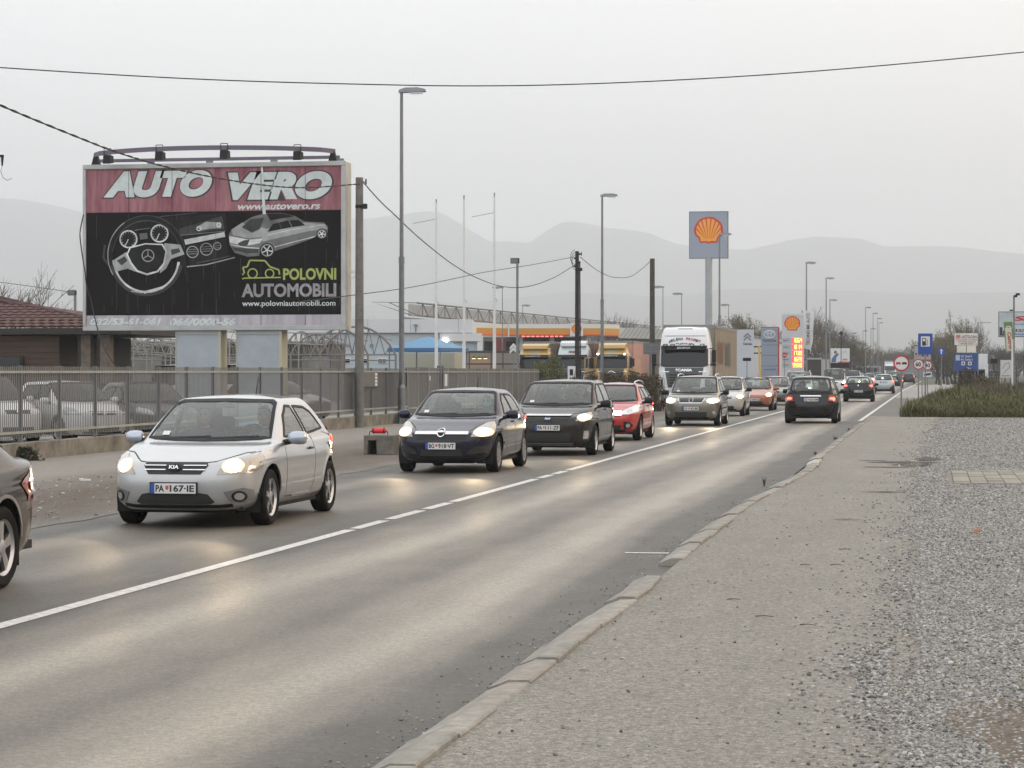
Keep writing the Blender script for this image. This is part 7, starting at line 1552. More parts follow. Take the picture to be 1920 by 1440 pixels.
    for s in (-1,1): wheel(t, (s*.95, 0, .42), s, .42, .25, 'cap', 0); wheel(t, (s*.95, 4.6, .42), s, .42, .25, 'cap', 0)
    x, y = cw(1610, 300); make_car(hatch(P_['blue'], lod=0, ant=0, front=fr_small(None)), 'dark small car beyond the silver van-like car at the far roadside', 'car', (x-1, y, 0), 0, 'cars queuing in the oncoming lane')
def cwz(px, Z): x, y = cw(px, Z); return (x, y, 0)
def pylon(name, label, px0, px1, ptop, Z, m, cat='sign', zb=0, depth=.35, rz=0):
    x, y = cw((px0+px1)/2, Z); w_ = (px1-px0)*Z/F; t = thing(name, label, cat, (x, y, 0), rz); zt = hz(ptop, Z); mb = MB(); mb.box(-w_/2, w_/2, 0, depth, zb, zt); mb.build('panel', m, t, bevel=.015); return t, w_, zt
def digits(t, s, x0, x1, z0, z1, y, m):
    SEG = {'0':'abcdef','1':'bc','2':'abged','3':'abgcd','4':'fgbc','5':'afgcd','6':'afgedc','7':'abc','8':'abcdefg','9':'abcdfg'}
    n = len([c for c in s if c != '.']); w_ = (x1-x0)/n; i = 0; P = []; h = z1-z0; k = h*.12
    for c in s:
        if c == '.': P.append((i-1, rect(x0+i*w_-k*.6, x0+i*w_+k*.4, z0, z0+k))); continue
        a, b = x0+i*w_+w_*.12, x0+(i+1)*w_-w_*.12; zm = (z0+z1)/2
        for g in SEG[c]:
            P.append((i, {'a':rect(a,b,z1-k,z1),'b':rect(b-k,b,zm,z1),'c':rect(b-k,b,z0,zm),'d':rect(a,b,z0,z0+k),'e':rect(a,a+k,z0,zm),'f':rect(a,a+k,zm,z1),'g':rect(a,b,zm-k/2,zm+k/2)}[g]))
        i += 1
    return [flat([p for q_, p in P if q_ == j], y, m, t, 'lit_digit') for j in range(n)]
def buildings():
    sgrey = mat('sign_panel_blue_grey', (.27,.31,.38), .45); swhite = mat('sign_panel_white', (.48,.49,.52), .45, var=.06, vscale=1)
    # tall sign
    Z = 200; x, y = cw(1328.5, Z); t = thing('tall_scallop_sign', 'tall square sign with a red and yellow scallop on a thick round pole', 'sign', (x, y, 0)); zb, zt = hz(484,Z), hz(397,Z); w_ = 72*Z/F
    mb = MB(); mb.tube([(0,.2,0),(0,.2,zb+.1)], .30, 20); mb.build('pole', mat('sign_pole_grey', (.33,.35,.36), .45, .3, var=.15, vscale=1), t, True)
    mb = MB(); mb.box(-w_/2, w_/2, 0, .4, zb, zt); mb.build('sign_box', sgrey, t); mb = MB()
    for a in (rect(-w_/2-.03,w_/2+.03,zb-.03,zb+.03), rect(-w_/2-.03,w_/2+.03,zt-.03,zt+.03), rect(-w_/2-.03,-w_/2+.03,zb+.03,zt-.03), rect(w_/2-.03,w_/2+.03,zb+.03,zt-.03)): mb.prism(a, lambda p, q, d: (p, d, q), -.02, .42)
    mb.build('sign_frame', M['galv'], t); add_pecten(t, 0, zb+(zt-zb)*.60, w_*.37, -.012)
    # price pylon
    Z = 170; k = Z/F; t, w_, zt = pylon('price_pylon', 'grey-white petrol price pylon with a scallop emblem and glowing red and yellow prices', 1466, 1506, 588, Z, swhite, depth=1.0)
    R_ = lambda py: hz(py, Z)
    mb = MB(); mb.box(-w_/2-.02, w_/2+.02, -.02, 1.02, zt-.1, zt+.03); mb.build('top_cap', M['white'], t); add_pecten(t, -.02, R_(606.5), 14.5*k, -.012)
    led = mat('price_led', (.9,.6,.05), .4, emit=(1,.66,.14), es=1.5); bgr = mat('price_led_back', (.5,.02,.02), .4, emit=(1,.07,.10), es=.8); pnl = mat('price_panel', (.36,.39,.42), .5)
    for i, (py, s) in enumerate(((638,'166.4'),(650.5,'181.4'),(662,'173.9'),(673.5,'182.9'),(684.5,'99.90'))):
        b = flat([rect(-.04, w_/2-.06, R_(py+5), R_(py-4.6))], -.012, bgr, t, 'price_display'); digits(b, s, .0, w_/2-.09, R_(py+3.9), R_(py-3.7), -.018, led)
        p = flat([rect(-w_/2+.06, -.08, R_(py+5), R_(py-4.6))], -.011, pnl, t, 'fuel_name_panel'); text(('Benzin 95','V-Power','Dizel','Premium','Gas LPG')[i], -w_/2+.1, -.3, R_(py+1.5), R_(py-1.5), -.015, mat('pylon_ink', (.05,.06,.08)), p)
    # no-entry sign and its post before the pylon
    x, y = cw(1471, 160); q = thing('no_entry_sign', 'small round red no-entry sign in front of the price pylon', 'road sign', (x, y, 0)); z = hz(666,160); mb = MB(); mb.tube([(0,.03,0),(0,.03,z)], .025, 6); mb.build('post', M['galv'], q); mb = MB(); mb.lathe([(.001,0),(.17,0),(.17,.02),(.001,.02)], 20, 'y', (0,0,z)); mb.build('sign_disc', MATS['road_sign_red'], q); flat([rect(-.12,.12,z-.03,z+.03)], -.006, MATS['sign_white'], q, 'white_bar')
    # grey dealership pylon
    Z = 158; k = Z/F; t, w_, zt = pylon('dealer_pylon', 'blue-grey dealership pylon with an oval ring emblem and red edges', 1427, 1458.5, 614.5, Z, mat('pylon_grey', (.23,.27,.33), .4), depth=.5)
    mb = MB(); mb.box(-w_/2-.01, w_/2+.04, .02, .5, zt+.002, zt+.06); mb.box(w_/2+.002, w_/2+.07, .02, .5, .0, zt); mb.build('red_edge', mat('edge_red', (.35,.02,.03), .5), t)
    mb = MB(); z = zt-.42; e = MB()
    def oval(a, b, cx=0, cz=0, w=.03): return [[(cx+(a-w)*math.cos(p), cz+(b-w)*math.sin(p)), (cx+a*math.cos(p), cz+b*math.sin(p)), (cx+a*math.cos(q_), cz+b*math.sin(q_)), (cx+(a-w)*math.cos(q_), cz+(b-w)*math.sin(q_))] for p, q_ in [(2*math.pi*i/24, 2*math.pi*(i+1)/24) for i in range(24)]]
    flat(oval(.40,.27,0,z,.045), -.012, M['white'], t, 'oval_emblem'); flat(oval(.13,.26,0,z,.035), -.016, M['white'], t, 'oval_emblem'); flat(oval(.28,.11,0,z+.12,.035), -.02, M['white'], t, 'oval_emblem')
    text('TOYOTA', -.46, .46, zt-.96, zt-.78, -.012, mat('pylon_ink', (.05,.06,.08)), t, .04); text('Toyota Čačak', -.42, .42, zt-2.85, zt-2.72, -.012, mat('pylon_ink'), t)
    for zz in (zt-1.15, zt-1.85, zt-2.55): flat([rect(-w_/2, w_/2, zz-.008, zz+.008)], -.01, BK, t, 'panel_joint')
    Z = 150; t, w_, zt = pylon('dealer_pylon', 'white dealership pylon with a grey chevron emblem right behind the beige trailer', 1376, 1412.5, 618, Z, mat('pylon_white', (.45,.48,.52), .45), depth=.4)
    for dz in (0, .2): flat(band2([(.02,zt-.68+dz),(.24,zt-.45+dz),(.46,zt-.68+dz)], .09), -.012, mat('chevron_grey', (.17,.18,.20), .4), t, 'chevron')
    text('Citroën', -.02, .52, zt-.98, zt-.82, -.012, mat('pylon_ink'), t, .03)
    x, y = cw(1400.5, 140); t = thing('sign_back', 'small dark board on a thin post before the chevron pylon', 'sign', (x, y, 0)); mb = MB(); mb.tube([(0,.02,0),(0,.02,hz(672,140))], .025, 6); mb.build('post', M['galv'], t); mb = MB(); mb.box(-.24,.24,-.01,.01,hz(677,140),hz(671,140)); mb.build('board', BK, t)
    x, y = cw(1221, 112); t = thing('sign_back', 'grey back of a road sign fixed beside the plain concrete pole', 'sign', (x, y, 0)); z0, z1 = hz(664,112), hz(643,112); mb = MB(); mb.box(-.38,.36,0,.02,z0,z1); mb.build('board', mat('sign_back_grey', (.15,.155,.16), .5, .3), t); mb = MB(); mb.box(-.3,.3,-.04,0,z0+.1,z0+.14); mb.box(-.3,.3,-.04,0,z1-.14,z1-.1); mb.tube([(0,-.03,0),(0,-.03,z1)], .03, 6); mb.build('post', M['galv'], t)
    # white banner
    Z = 172; x, y = cw(1504, Z); t = thing('banner_flag', 'tall white vertical banner with dark lettering behind the price pylon', 'banner', (x, y, 0)); z0, z1 = hz(656,Z), hz(583,Z); mb = MB(); mb.tube([(0,0,0),(0,0,z1+.05)], .035, 6); mb.build('pole', M['galv'], t); mb = MB(); k = Z/F
    mb.prism([(0,z1),(22*k,z1),(20*k,z0+.6),(16*k,z0),(3*k,z0+.1),(0,z0+.3)], lambda a, b, d: (a, d, b), 0, .02); fl = mb.build('flag', M['white'], t); v, fs = text_mesh('TECHNO MK AUTO', .01, 0); me = bpy.data.meshes.new('lettering'); me.from_pydata([(14.2*k - .24*b, -.01, z0+.35 + a*(z1-z0-.5)) for a, b in v], [], fs); link('lettering', me, BK, fl)
    # small roadside billboard
    Z = 260; x, y = cw(1575, Z); k = Z/F; t = thing('billboard', 'small framed billboard with a person in blue on the poster, beyond the white banner', 'billboard', (x, y, 0)); z0, z1 = hz(681,Z), hz(652,Z); w_ = 38*k; mb = MB(); mb.box(-w_/2, w_/2, 0, .2, z0, z1); mb.build('frame', BK, t); flat([rect(-w_/2+.06,w_/2-.06,z0+.05,z1-.05)], -.01, M['white'], t, 'poster')
    flat([[(-.95,z0+.1),(-.45,z0+.1),(-.4,z0+.6),(-.1,z0+1.0),(-.3,z0+1.1),(-.6,z0+.9),(-.9,z0+.5)]], -.016, mat('poster_blue', (.07,.14,.28)), t, 'printed_figure'); flat([disc2(-.5,z0+1.2,.17,12)], -.018, mat('poster_brown', (.15,.09,.06)), t, 'printed_head'); flat([rect(-.2,w_/2-.08,z0+.06,z0+.18)], -.016, MATS['road_sign_red'], t, 'red_strip'); flat([rect(.3,.8,z0+.3,z0+.5)], -.016, mat('poster_tan', (.35,.25,.1)), t, 'printed_box'); text('JUS', .35,.7,z1-.55,z1-.4,-.016, MATS['poster_blue'], t)
    mb = MB(); mb.box(-w_/2+.1,w_/2-.1,.05,.15,z0-.5,z0); mb.tube([(0,.1,0),(0,.1,z0)], .08, 8); mb.build('post', BK, t)
    x, y = cw(1577, 240); q = thing('round_head_lamp', 'dark park lamp with a round head in front of the small roadside billboard', 'street lamp', (x, y, 0)); mb = MB(); z = hz(625,240); mb.tube([(0,0,0),(0,0,z)], .04, 6); mb.build('pole', BK, q); mb = MB(); mb.lathe([(.001,z-.15),(.16,z-.1),(.2,z+.05),(.12,z+.18),(.001,z+.2)], 12); mb.build('lamp_head', BK, q)
    # white dealership hall and yellow beam
    Z = 185; x, y = cw(1413, Z); t = thing('white_hall', 'white dealership hall with a sloping roof edge between the two pylons', 'building', (x, y, 0)); k = Z/F; mb = MB(); mb.prism([(-4,0),(1.6,0),(1.6,hz(641,Z)),(-.6,hz(628,Z)),(-4,hz(622,Z))], lambda a, b, d: (a, d, b), 0, 10); mb.build('wall', mat('hall_white', (.50,.50,.50), .6), t)
    for py in (650, 662): mb = MB(); mb.box(.0,.6,-.03,0,hz(py+1,Z),hz(py-1,Z)); mb.build('window', M['dglass'], t)
    mb = MB(); mb.prism([(-4.1,hz(622,Z)),(-.6,hz(628,Z)),(1.7,hz(641,Z)),(1.7,hz(639,Z)),(-.6,hz(626,Z)),(-4.1,hz(620,Z))], lambda a, b, d: (a, d, b), -.1, 10.1); mb.build('roof_edge', M['galv'], t)
    x, y = cw(1427, 156); t = thing('yellow_beam', 'slanting yellow beam left of the blue-grey dealership pylon', 'post', (x, y, 0)); mb = MB(); mb.tube([(0,0,0),(-.14,0,hz(649,156))], .07, 6); mb.build('beam', mat('beam_yellow', (.60,.36,.05), .5), t)
    # petrol canopy
    Z = 200; k = Z/F; xl, yl = cw(952, Z); xr, yr = cw(1130, Z); yw_, rd_, wt_ = mat('canopy_yellow', (.50,.25,.035), .45), mat('canopy_red', (.55,.04,.03), .45, emit=(1,.1,.06), es=.08), mat('canopy_white', (.60,.60,.56), .5)
    t = thing('petrol_canopy', 'long petrol station canopy with white, yellow and red bands and a scallop emblem', 'canopy', (xl, yl, 0), TH); Wd = 178*k; zc0, zc1 = hz(629,Z), hz(607.5,Z); zy = hz(615.5,Z); zr = hz(627,Z)
    mb = MB(); mb.box(0, Wd+.0, .1, 13, zc0+.15, zc1-.1); mb.build('canopy_deck', mat('deck_grey', (.30,.29,.26), .7), t)
    for nm, a, b, m_ in (('white_fascia', zy, zc1, wt_), ('yellow_fascia', zr, zy-.004, yw_), ('red_fascia', zc0, zr-.004, rd_)): mb = MB(); mb.box(.15, Wd, 0 if nm != 'red_fascia' else -.03, .098, a, b); mb.build(nm, m_, t)
    # left wing turned away, right return
    for a0, a1, d0, d1, nm in ((-62*k, 0, -2.6, 0, 'left'), (Wd+.15, Wd+34*k, .0, 2.4, 'right')):
        for n2, z0_, z1_, m_ in (('white_fascia', zy, zc1, wt_), ('yellow_fascia', zr, zy-.004, yw_), ('red_fascia', zc0-.03, zr-.004, rd_)):
            mb = MB(); mb.add([(a0,d0,z0_),(a1,d1,z0_),(a1,d1,z1_),(a0,d0,z1_),(a0,d0+.1,z0_),(a1,d1+.1,z0_),(a1,d1+.1,z1_),(a0,d0+.1,z1_)], [(0,1,2,3),(7,6,5,4),(0,4,5,1),(3,2,6,7),(0,3,7,4),(1,5,6,2)]); mb.build(n2, m_, t)
    MB().box(.0,.14,-.05,.1,zc0-.1,zc1).build('fascia_joint', wt_, t); MB().box(Wd+.01,Wd+.14,-.05,.1,zc0,zc1).build('fascia_joint', wt_, t)
    ex = (1081-952)*k; mb = MB(); mb.box(ex-.55, ex+.55, -.08, -.004, zc0-.05, zc1+.08); q = mb.build('emblem_panel', wt_, t); add_pecten(q, ex, (zc0+zc1)/2+.06, .42, -.09)
    [MB().box(i*Wd/3+1.0, i*Wd/3+1.3, b_, b_+.3, 0, zc0+.1).build('canopy_column', M['white'], t) for i in range(3) for b_ in (2, 9)]
    [MB().box(1.2+i*.4, 1.45+i*.4, -.05, -.02, zc0-.12, zc0-.04).build('red_light', mat('red_glow', (.8,.1,.1), .4, emit=(1,.14,.12), es=1.6), t) for i in range(9)]
    # station shop under the canopy
    Z = 212; x, y = cw(905, Z); k = Z/F; t = thing('station_shop', 'low dark-glazed station shop with pendant lamps under the canopy', 'building', (x, y, 0), TH); W2 = 190*k; mb = MB(); mb.box(0, W2, .3, 10, 0, hz(632,Z)); mb.build('wall', mat('shop_grey', (.12,.118,.11), .7), t)
    for i in range(9): mb = MB(); mb.box(.15+i*W2/9, W2/9*(i+1)-.1, .25, .29, .5, hz(640,Z)); mb.build('window', M['dglass'], t)
    mb = MB(); mb.box(1.2,2.1,.2,.24,hz(658,Z),hz(634,Z)); mb.build('red_poster', mat('poster_red', (.20,.05,.05), .6), t)
    mb = MB(); mb.box(2.3,6.5,.18,.235,hz(672,Z),hz(662,Z)); mb.build('grey_band', mat('band_grey', (.28,.29,.29), .6), t)
    # low glazed annexe with warm lamps
    Z = 160; x, y = cw(872, Z); k = Z/F; t = thing('glazed_annexe', 'low annexe with a dark frame and three warm pendant lamps behind the sheet fence', 'building', (x, y, 0), TH); W2 = 100*k; mb = MB(); mb.box(0,W2,1.0,6,0,hz(660,Z)); mb.build('wall', mat('annexe_beige', (.26,.235,.20), .7), t); mb = MB(); mb.box(-.1,W2+.1,0,.15,hz(662,Z),hz(657.5,Z)); mb.box(-.1,W2+.1,0,.15,hz(684,Z),hz(681,Z)); [mb.box(a*k,a*k+.08,0,.15,0,hz(660,Z)) for a in (7,48,70,98)]; mb.build('dark_frame', mat('frame_brown', (.05,.045,.04), .6), t)
    for i in range(3): mb = MB(); a = (16+11*i)*k; z = hz(672,Z); mb.lathe([(.02,z+.16),(.12,z+.10),(.15,z)], 12, 'z', (a,.5,0)); q = mb.build('pendant_lamp', mat('pendant_dark', (.10,.03,.02), .5), t, True); mb = MB(); mb.lathe([(.001,z+.01),(.13,z+.01)], 12, 'z', (a,.5,0)); mb.lathe([(.12,z-.02),(.12,z+.005)], 12, 'z', (a,.5,0)); mb.build('lamp_glow', mat('warm_glow', (1,.5,.2), .4, emit=(1,.5,.2), es=4), q)
    # chevron sign on its own
    Z = 150; x, y = cw(963, Z); k = Z/F; t = thing('chevron_sign', 'two white chevrons standing at the left end of the yellow trucks', 'sign', (x, y, 0)); mb = MB()
    for z in (hz(650,Z), hz(657,Z)): mb.prism([(-7*k,z-.22),(0,z+.02),(7*k,z-.22),(7*k,z-.04),(0,z+.22),(-7*k,z-.04)], lambda a, b, d: (a, d, b), -.1, 0)
    mb.build('chevron', M['white'], t); mb = MB(); mb.tube([(0,.05,0),(0,.05,hz(652,Z))], .05, 6); mb.build('post', M['galv'], t)
    # white flat-roofed building behind the billboard
    Z = 165; x, y = cw(570, Z); k = Z/F; t = thing('white_building', 'pale blue-white flat-roofed building with small windows behind the fence', 'building', (x, y, 0), TH); W2 = 330*k; pb = mat('pale_blue_wall', (.40,.46,.50), .7, var=.08, vscale=.4); pw = mat('parapet_white', (.56,.57,.59), .6, var=.06, vscale=.5)
    mb = MB(); mb.box(0, W2, 0, 18, 0, hz(624,Z)-.03); mb.build('wall', pb, t); mb = MB(); mb.box(-.2, (886-570)*k, -.25, 18.2, hz(624,Z), hz(598.5,Z)); mb.build('parapet', pw, t); mb = MB(); mb.box((825-570)*k, (904-570)*k, -.45, -.002, hz(640,Z), hz(624,Z)-.04); mb.box((895-570)*k, (904-570)*k, -.45, -.002, 0, hz(641,Z)); mb.build('entrance_frame', pw, t)
    for px, w2, lit in ((597,9,0),(624,11,0),(651,11,0),(686,10,0),(717,16,1)):
        a = (px-570)*k; mb = MB(); mb.box(a-w2*k/2-.05, a+w2*k/2+.05, -.05, -.003, hz(681,Z), hz(671,Z)); q = mb.build('window', M['white'], t); mb = MB(); mb.box(a-w2*k/2+.02, a+w2*k/2-.02, -.07, -.052, hz(680,Z), hz(673,Z)); mb.build('pane', M['dglass'], q)
        if lit: mb = MB(); [mb.box(a-w2*k/2+.1*i, a-w2*k/2+.1*i+.025, -.10, -.075, hz(681,Z), hz(672,Z)) for i in range(1,6)]; mb.build('window_bars', M['white'], q)
    for px, py in ((597,647),(653,647),(697,647)): a = (px-570)*k; mb = MB(); mb.cbox((a,-.1,hz(py,Z)), (.2,.15,.14)); mb.build('wall_vent', M['galv'], t)
    mb = MB(); a = (780-570)*k; mb.cbox((a,-.4,hz(610,Z)), (.30,.1,.12)); mb.tube([(a,-.35,hz(623,Z)),(a,-.35,hz(611,Z))], .03, 5); mb.build('roof_bracket', M['galv'], t)
    mb = MB(); a = (836-570)*k; mb.lathe([(.001,-.55),(.13,-.52),(.16,-.46),(.001,-.44)], 14, 'y', (a,0,hz(639,Z))); mb.build('wall_lamp', mat('wall_lamp_glow', (1,.95,.9), .4, emit=(1,.95,.9), es=14), t, True)
    for a in (613, 690, 770, 860): mb = MB(); a2 = (a-570)*k; mb.box(a2-.01, a2+.01, -.262, -.252, hz(623,Z), hz(599,Z)); mb.build('parapet_joint', M['galv'], t)
    # big lattice roof and its hall
    Z0, Z1 = 215, 470; A = cw(782, Z0); B_ = cw(1240, Z1); A = Vector((*A, 0)); B_ = Vector((*B_, 0)); n = 22; t = thing('lattice_roof_hall', 'big grey hall whose long roof edge is a steel lattice girder above the canopy', 'hall', (A.x, A.y, 0)); D = B_-A; D.normalize(); pr = Vector((-D.y, D.x, 0)); 
    if pr.x > 0: pr = -pr
    def zt_(s): 
        Zs = 1/((1-s)/Z0 + s/Z1); return hz(568+ (613-568)*s**1.0, Zs), hz(591 + (634-591)*s, Zs), Zs
    P0 = []; st_ = [i/n for i in range(n+1)]
    for s in st_: a, b, Zs = zt_(s); px = 782+(1240-782)*s; X, Y = cw(px, Zs); P0.append((Vector((X-A.x, Y-A.y, 0)), b, a))
    mb = MB(); off = Vector((-1.4, 2.6, 0))
    for (p, b, a), (q, d, c) in zip(P0[:-1], P0[1:]): mb.quad((p.x+off.x, p.y+off.y, b), (q.x+off.x, q.y+off.y, d), (q.x+off.x, q.y+off.y, c), (p.x+off.x, p.y+off.y, a)); mb.quad((p.x+off.x*2, p.y+off.y*2, 0), (q.x+off.x*2, q.y+off.y*2, 0), (q.x+off.x*2, q.y+off.y*2, d), (p.x+off.x*2, p.y+off.y*2, b))
    mb.build('roof_and_wall', mat('hall_grey', (.33,.35,.37), .6, .0, var=.15, vscale=.3), t, fix=False)
    mb = MB(); sn = mat('girder_steel', (.10,.105,.11), .5, .4)
    mb.tube([(p.x,p.y,b) for p,b,a in P0], .07, 4); mb.tube([(p.x,p.y,a) for p,b,a in P0], .08, 4); mb.build('girder_chords', sn, t); mb = MB()
    for i in range(n):
        (p,b,a),(q,d,c) = P0[i], P0[i+1]; m_ = (p+q)/2; mb.tube([(p.x,p.y,b),(m_.x,m_.y,(a+c)/2)], .045, 4); mb.tube([(m_.x,m_.y,(a+c)/2),(q.x,q.y,d)], .045, 4); mb.tube([(m_.x,m_.y,(a+c)/2),(m_.x,m_.y,(b+d)/2)], .035, 4)
    p, b, a = P0[0]; mb.tube([(p.x-.5,p.y-.1,b),(p.x-4.2,p.y,a+.1),(p.x,p.y,a)], .04, 4); mb.tube([(p.x,p.y,b),(p.x-2.6,p.y,a+.05)], .035, 4); mb.build('girder_bracing', sn, t)
    # ribbed grey roof right of the canopy
    Z = 240; x, y = cw(1160, Z); k = Z/F; t = thing('ribbed_roof_shed', 'shed with a sloping ribbed grey roof right of the petrol canopy', 'shed', (x, y, 0), TH); W2 = 110*k; z0, z1 = hz(634,Z), hz(613,Z); mb = MB(); mb.box(0,W2,.2,8,0,z0-.1); mb.build('wall', mat('shed_brown', (.14,.12,.10), .7), t)
    mb = MB(); mb.add([(0,-.3,z0),(W2,-.3,z0-.1),(W2,8,z1-.15),(0,8,z1+.1)], [(0,1,2,3)]); mb.build('roof', mat('ribbed_grey', (.22,.225,.20), .6, .2), t, fix=False)
    for i in range(14): mb = MB(); a = i*W2/14; mb.add([(a,-.34,z0+.03),(a+.12,-.34,z0+.03),(a+1.3,8,z1+.12),(a+1.18,8,z1+.12)], [(0,1,2,3)]); mb.build('roof_rib', mat('rib_dark', (.10,.10,.095), .6), t, fix=False)
    # blue gazebo with kiosk
    Z = 122; x, y = cw(803, Z); k = Z/F; t = thing('blue_gazebo', 'blue pyramid-roofed gazebo behind the sheet fence', 'gazebo', (x, y, 0), R(-16)); a = 1.55; z0, z1, z2 = hz(660,Z), hz(653,Z), hz(631,Z); bl = mat('tarp_blue', (.10,.245,.40), .6, var=.12, vscale=1); bl2 = mat('tarp_blue_deep', (.04,.12,.25), .6)
    mb = MB(); mb.add([(-a,-a,z1),(a,-a,z1),(a,a,z1),(-a,a,z1),(0,0,z2)], [(0,1,4),(1,2,4),(2,3,4),(3,0,4)]); mb.build('roof_cloth', bl, t); mb = MB()
    for p, q in (((-a,-a),(a,-a)),((a,-a),(a,a)),((a,a),(-a,a)),((-a,a),(-a,-a))): mb.add([(p[0],p[1],z0),(q[0],q[1],z0),(q[0]*.995,q[1]*.995,z1+.002),(p[0]*.995,p[1]*.995,z1+.002)], [(0,1,2,3)])
    mb.build('valance', bl2, t, fix=False); 
    for sx in (-1,1):
        for sy in (-1,1): mb = MB(); mb.tube([(sx*a*.95,sy*a*.95,0),(sx*a*.95,sy*a*.95,z0+.05)], .035, 6); mb.build('leg', M['galv'], t)
    x, y = cw(808, 126); t = thing('kiosk', 'cream kiosk with windows standing under the blue gazebo', 'kiosk', (x, y, 0), R(-6)); mb = MB(); mb.box(-1.35,1.5,-.6,1.2,0,hz(660,126)-.06); mb.build('wall', mat('kiosk_cream', (.34,.33,.27), .7), t); 
    for a_, b_ in ((-1.25,-.85),(-.7,.1)): mb = MB(); mb.box(a_,b_,-.64,-.602,.9,1.95); q = mb.build('window', M['galv'], t); mb = MB(); mb.box(a_+.06,b_-.06,-.66,-.642,.96,1.89); mb.build('pane', M['dglass'], q)
    mb = MB(); mb.box(.25,.95,-.63,-.602,0,1.9); mb.build('door', mat('kiosk_door', (.13,.12,.11), .6), t)
    # greenhouse-like arch frames (bare steel)
    stl = mat('arch_steel', (.19,.18,.165), .6, .3)
    def arch(px0, px1, ptop, Z, label, peave=665):
        X0, Y0 = cw(px0, Z); X1, Y1 = cw(px1, Z); t = thing('steel_arch_frame', label, 'steel frame', (X0, Y0, 0), TH, 'bare steel arch frames behind the billboard'); W_ = (px1-px0)*Z/F; he = hz(peave, Z); ht = hz(ptop, Z); K = 12; up_ = []; lo = []
        for i in range(K+1):
            s = i/K; up_.append((W_*s, 0, he + (ht-he)*math.sin(math.pi*s)**.75)); lo.append((W_*(.04+.92*s), 0, he + (ht-he-.35)*math.sin(math.pi*s)**.85))
        mb = MB(); mb.tube(up_, .045, 5); mb.tube([up_[0], (0,0,0)], .05, 5); mb.tube([up_[-1], (W_,0,0)], .05, 5); mb.build('arch_tube', stl, t); mb = MB(); mb.tube([(0,0,he),(W_,0,he)], .03, 4); mb.tube([(0,0,he-.25),(W_,0,he-.25)], .025, 4)
        for i in range(1, 7): xa = W_*i/7; s = i/7; mb.tube([(xa,0,he),(W_*(s+.5/7),0,he+(ht-he)*math.sin(math.pi*min(1,s+.5/7))**.75)], .02, 4); mb.tube([(xa,0,he),(W_*(s-.5/7),0,he+(ht-he)*math.sin(math.pi*max(0,s-.5/7))**.75)], .02, 4)
        mb.build('web_bars', stl, t)
        mb = MB(); 
        for i in (2, 6, 10): p = up_[i]; mb.tube([p, (p[0]+.0, 7, p[2])], .025, 4)
        mb.build('purlins', stl, t)
    for a in ((545,642,627,108,'bare arch frame just right of the sheet columns, leftmost'),(583,690,616,106,'bare arch frame crossing the leftmost one'),(600,742,612,103,'largest bare arch frame, its crown beside the concrete pole'),(530,600,622,116,'small bare arch frame behind the right sheet column'),(205,275,630,110,'bare arch frame seen under the billboard, left part',),(250,330,634,106,'bare arch frame seen under the billboard next to the left column'),(405,450,636,112,'bare arch frame seen between the two sheet columns'),(95,150,628,112,'bare arch frame seen between the brown pillars')): arch(*a)
    # tangle of stored trusses: individual lattice beams
    rs = random.Random(12)
    for i, (px, py) in enumerate(((215,632),(250,640),(285,648),(320,636),(345,650),(430,642),(120,640),(125,655),(560,645),(275,660),(310,668),(230,672))):
        Z = 97 + (i % 4)*2; x, y = cw(px, Z); t = thing('stored_truss', 'stored steel truss behind the fence, ' + ('high up just right of the porch pillars','above the low gap left of the left column','in the middle of the gap under the billboard','upper one touching the left column','lower one touching the left column','seen between the two sheet columns','seen between the two porch pillars','lower one between the porch pillars','just right of the right sheet column','low in the gap under the billboard','lowest one by the left column','lowest one by the porch pillars')[i], 'steel truss', (x, y, hz(py, Z)), rs.uniform(-.3,.3), 'stored steel trusses behind the fence'); L_ = 2.4; sl = rs.uniform(-.35,.35); mb = MB()
        f_ = lambda s, h: (-L_/2 + L_*s, rs.uniform(-.02,.02), sl*(s-.5)*1.2 + h)
        for h in (0, .45): mb.tube([f_(0,h), f_(1,h)], .022, 4)
        for j in range(6): mb.tube([f_(j/6,0), f_((j+.5)/6,.45)], .015, 3); mb.tube([f_((j+.5)/6,.45), f_((j+1)/6,0)], .015, 3)
        mb.tube([(0,0,0),(0,0,-hz(py,Z))], .03, 4); mb.build('truss', mat('truss_pale', (.26,.26,.25), .6, .3), t)
    Z = 135; x, y = cw(60, Z); t = thing('dark_hall', 'long dark hall behind the stored trusses', 'hall', (x, y, 0), TH); k = Z/F; W2 = 560*k; mb = MB(); mb.box(0,W2,0,12,0,hz(645,Z)); mb.build('wall', mat('hall_dark', (.075,.073,.07), .8, var=.3, vscale=.5), t); mb = MB(); mb.box(-.3,W2+.3,-.4,12.4,hz(645,Z)+.003,hz(640,Z)); mb.build('roof', M['galv'], t)
    for i in range(7): mb = MB(); mb.box(1+i*2.4,2.6+i*2.4,-.06,-.003,.2,hz(668,Z)); mb.build('hall_door', mat('hall_door_pale', (.18,.18,.175), .7, var=.3, vscale=1), t)
    # brown timber house with red tile roof at the left
    t = thing('brown_house', 'brown timber house with a red tiled roof and a porch on two pillars', 'house', (0, 0, 0)); V0 = 78.0; ue = up(157, V0)+.05; ul = up(-60, V0); ze = hz(613, 80); red = mat('roof_tile_red', (.070,.024,.020), .75, var=.4, vscale=2.5); 
    # hip roof: front eave at V0, sloping back; right hip runs up to the left
    slope = math.tan(R(27)); rows = 17; run = .42; hipx = lambda j: up(246, V0) - 0 - j*run*.0
    eR = up(247, V0); wl = up(-140, V0)
    zr0 = ze + .02; rf = thing('x', None, None); bpy.data.objects.remove(rf)
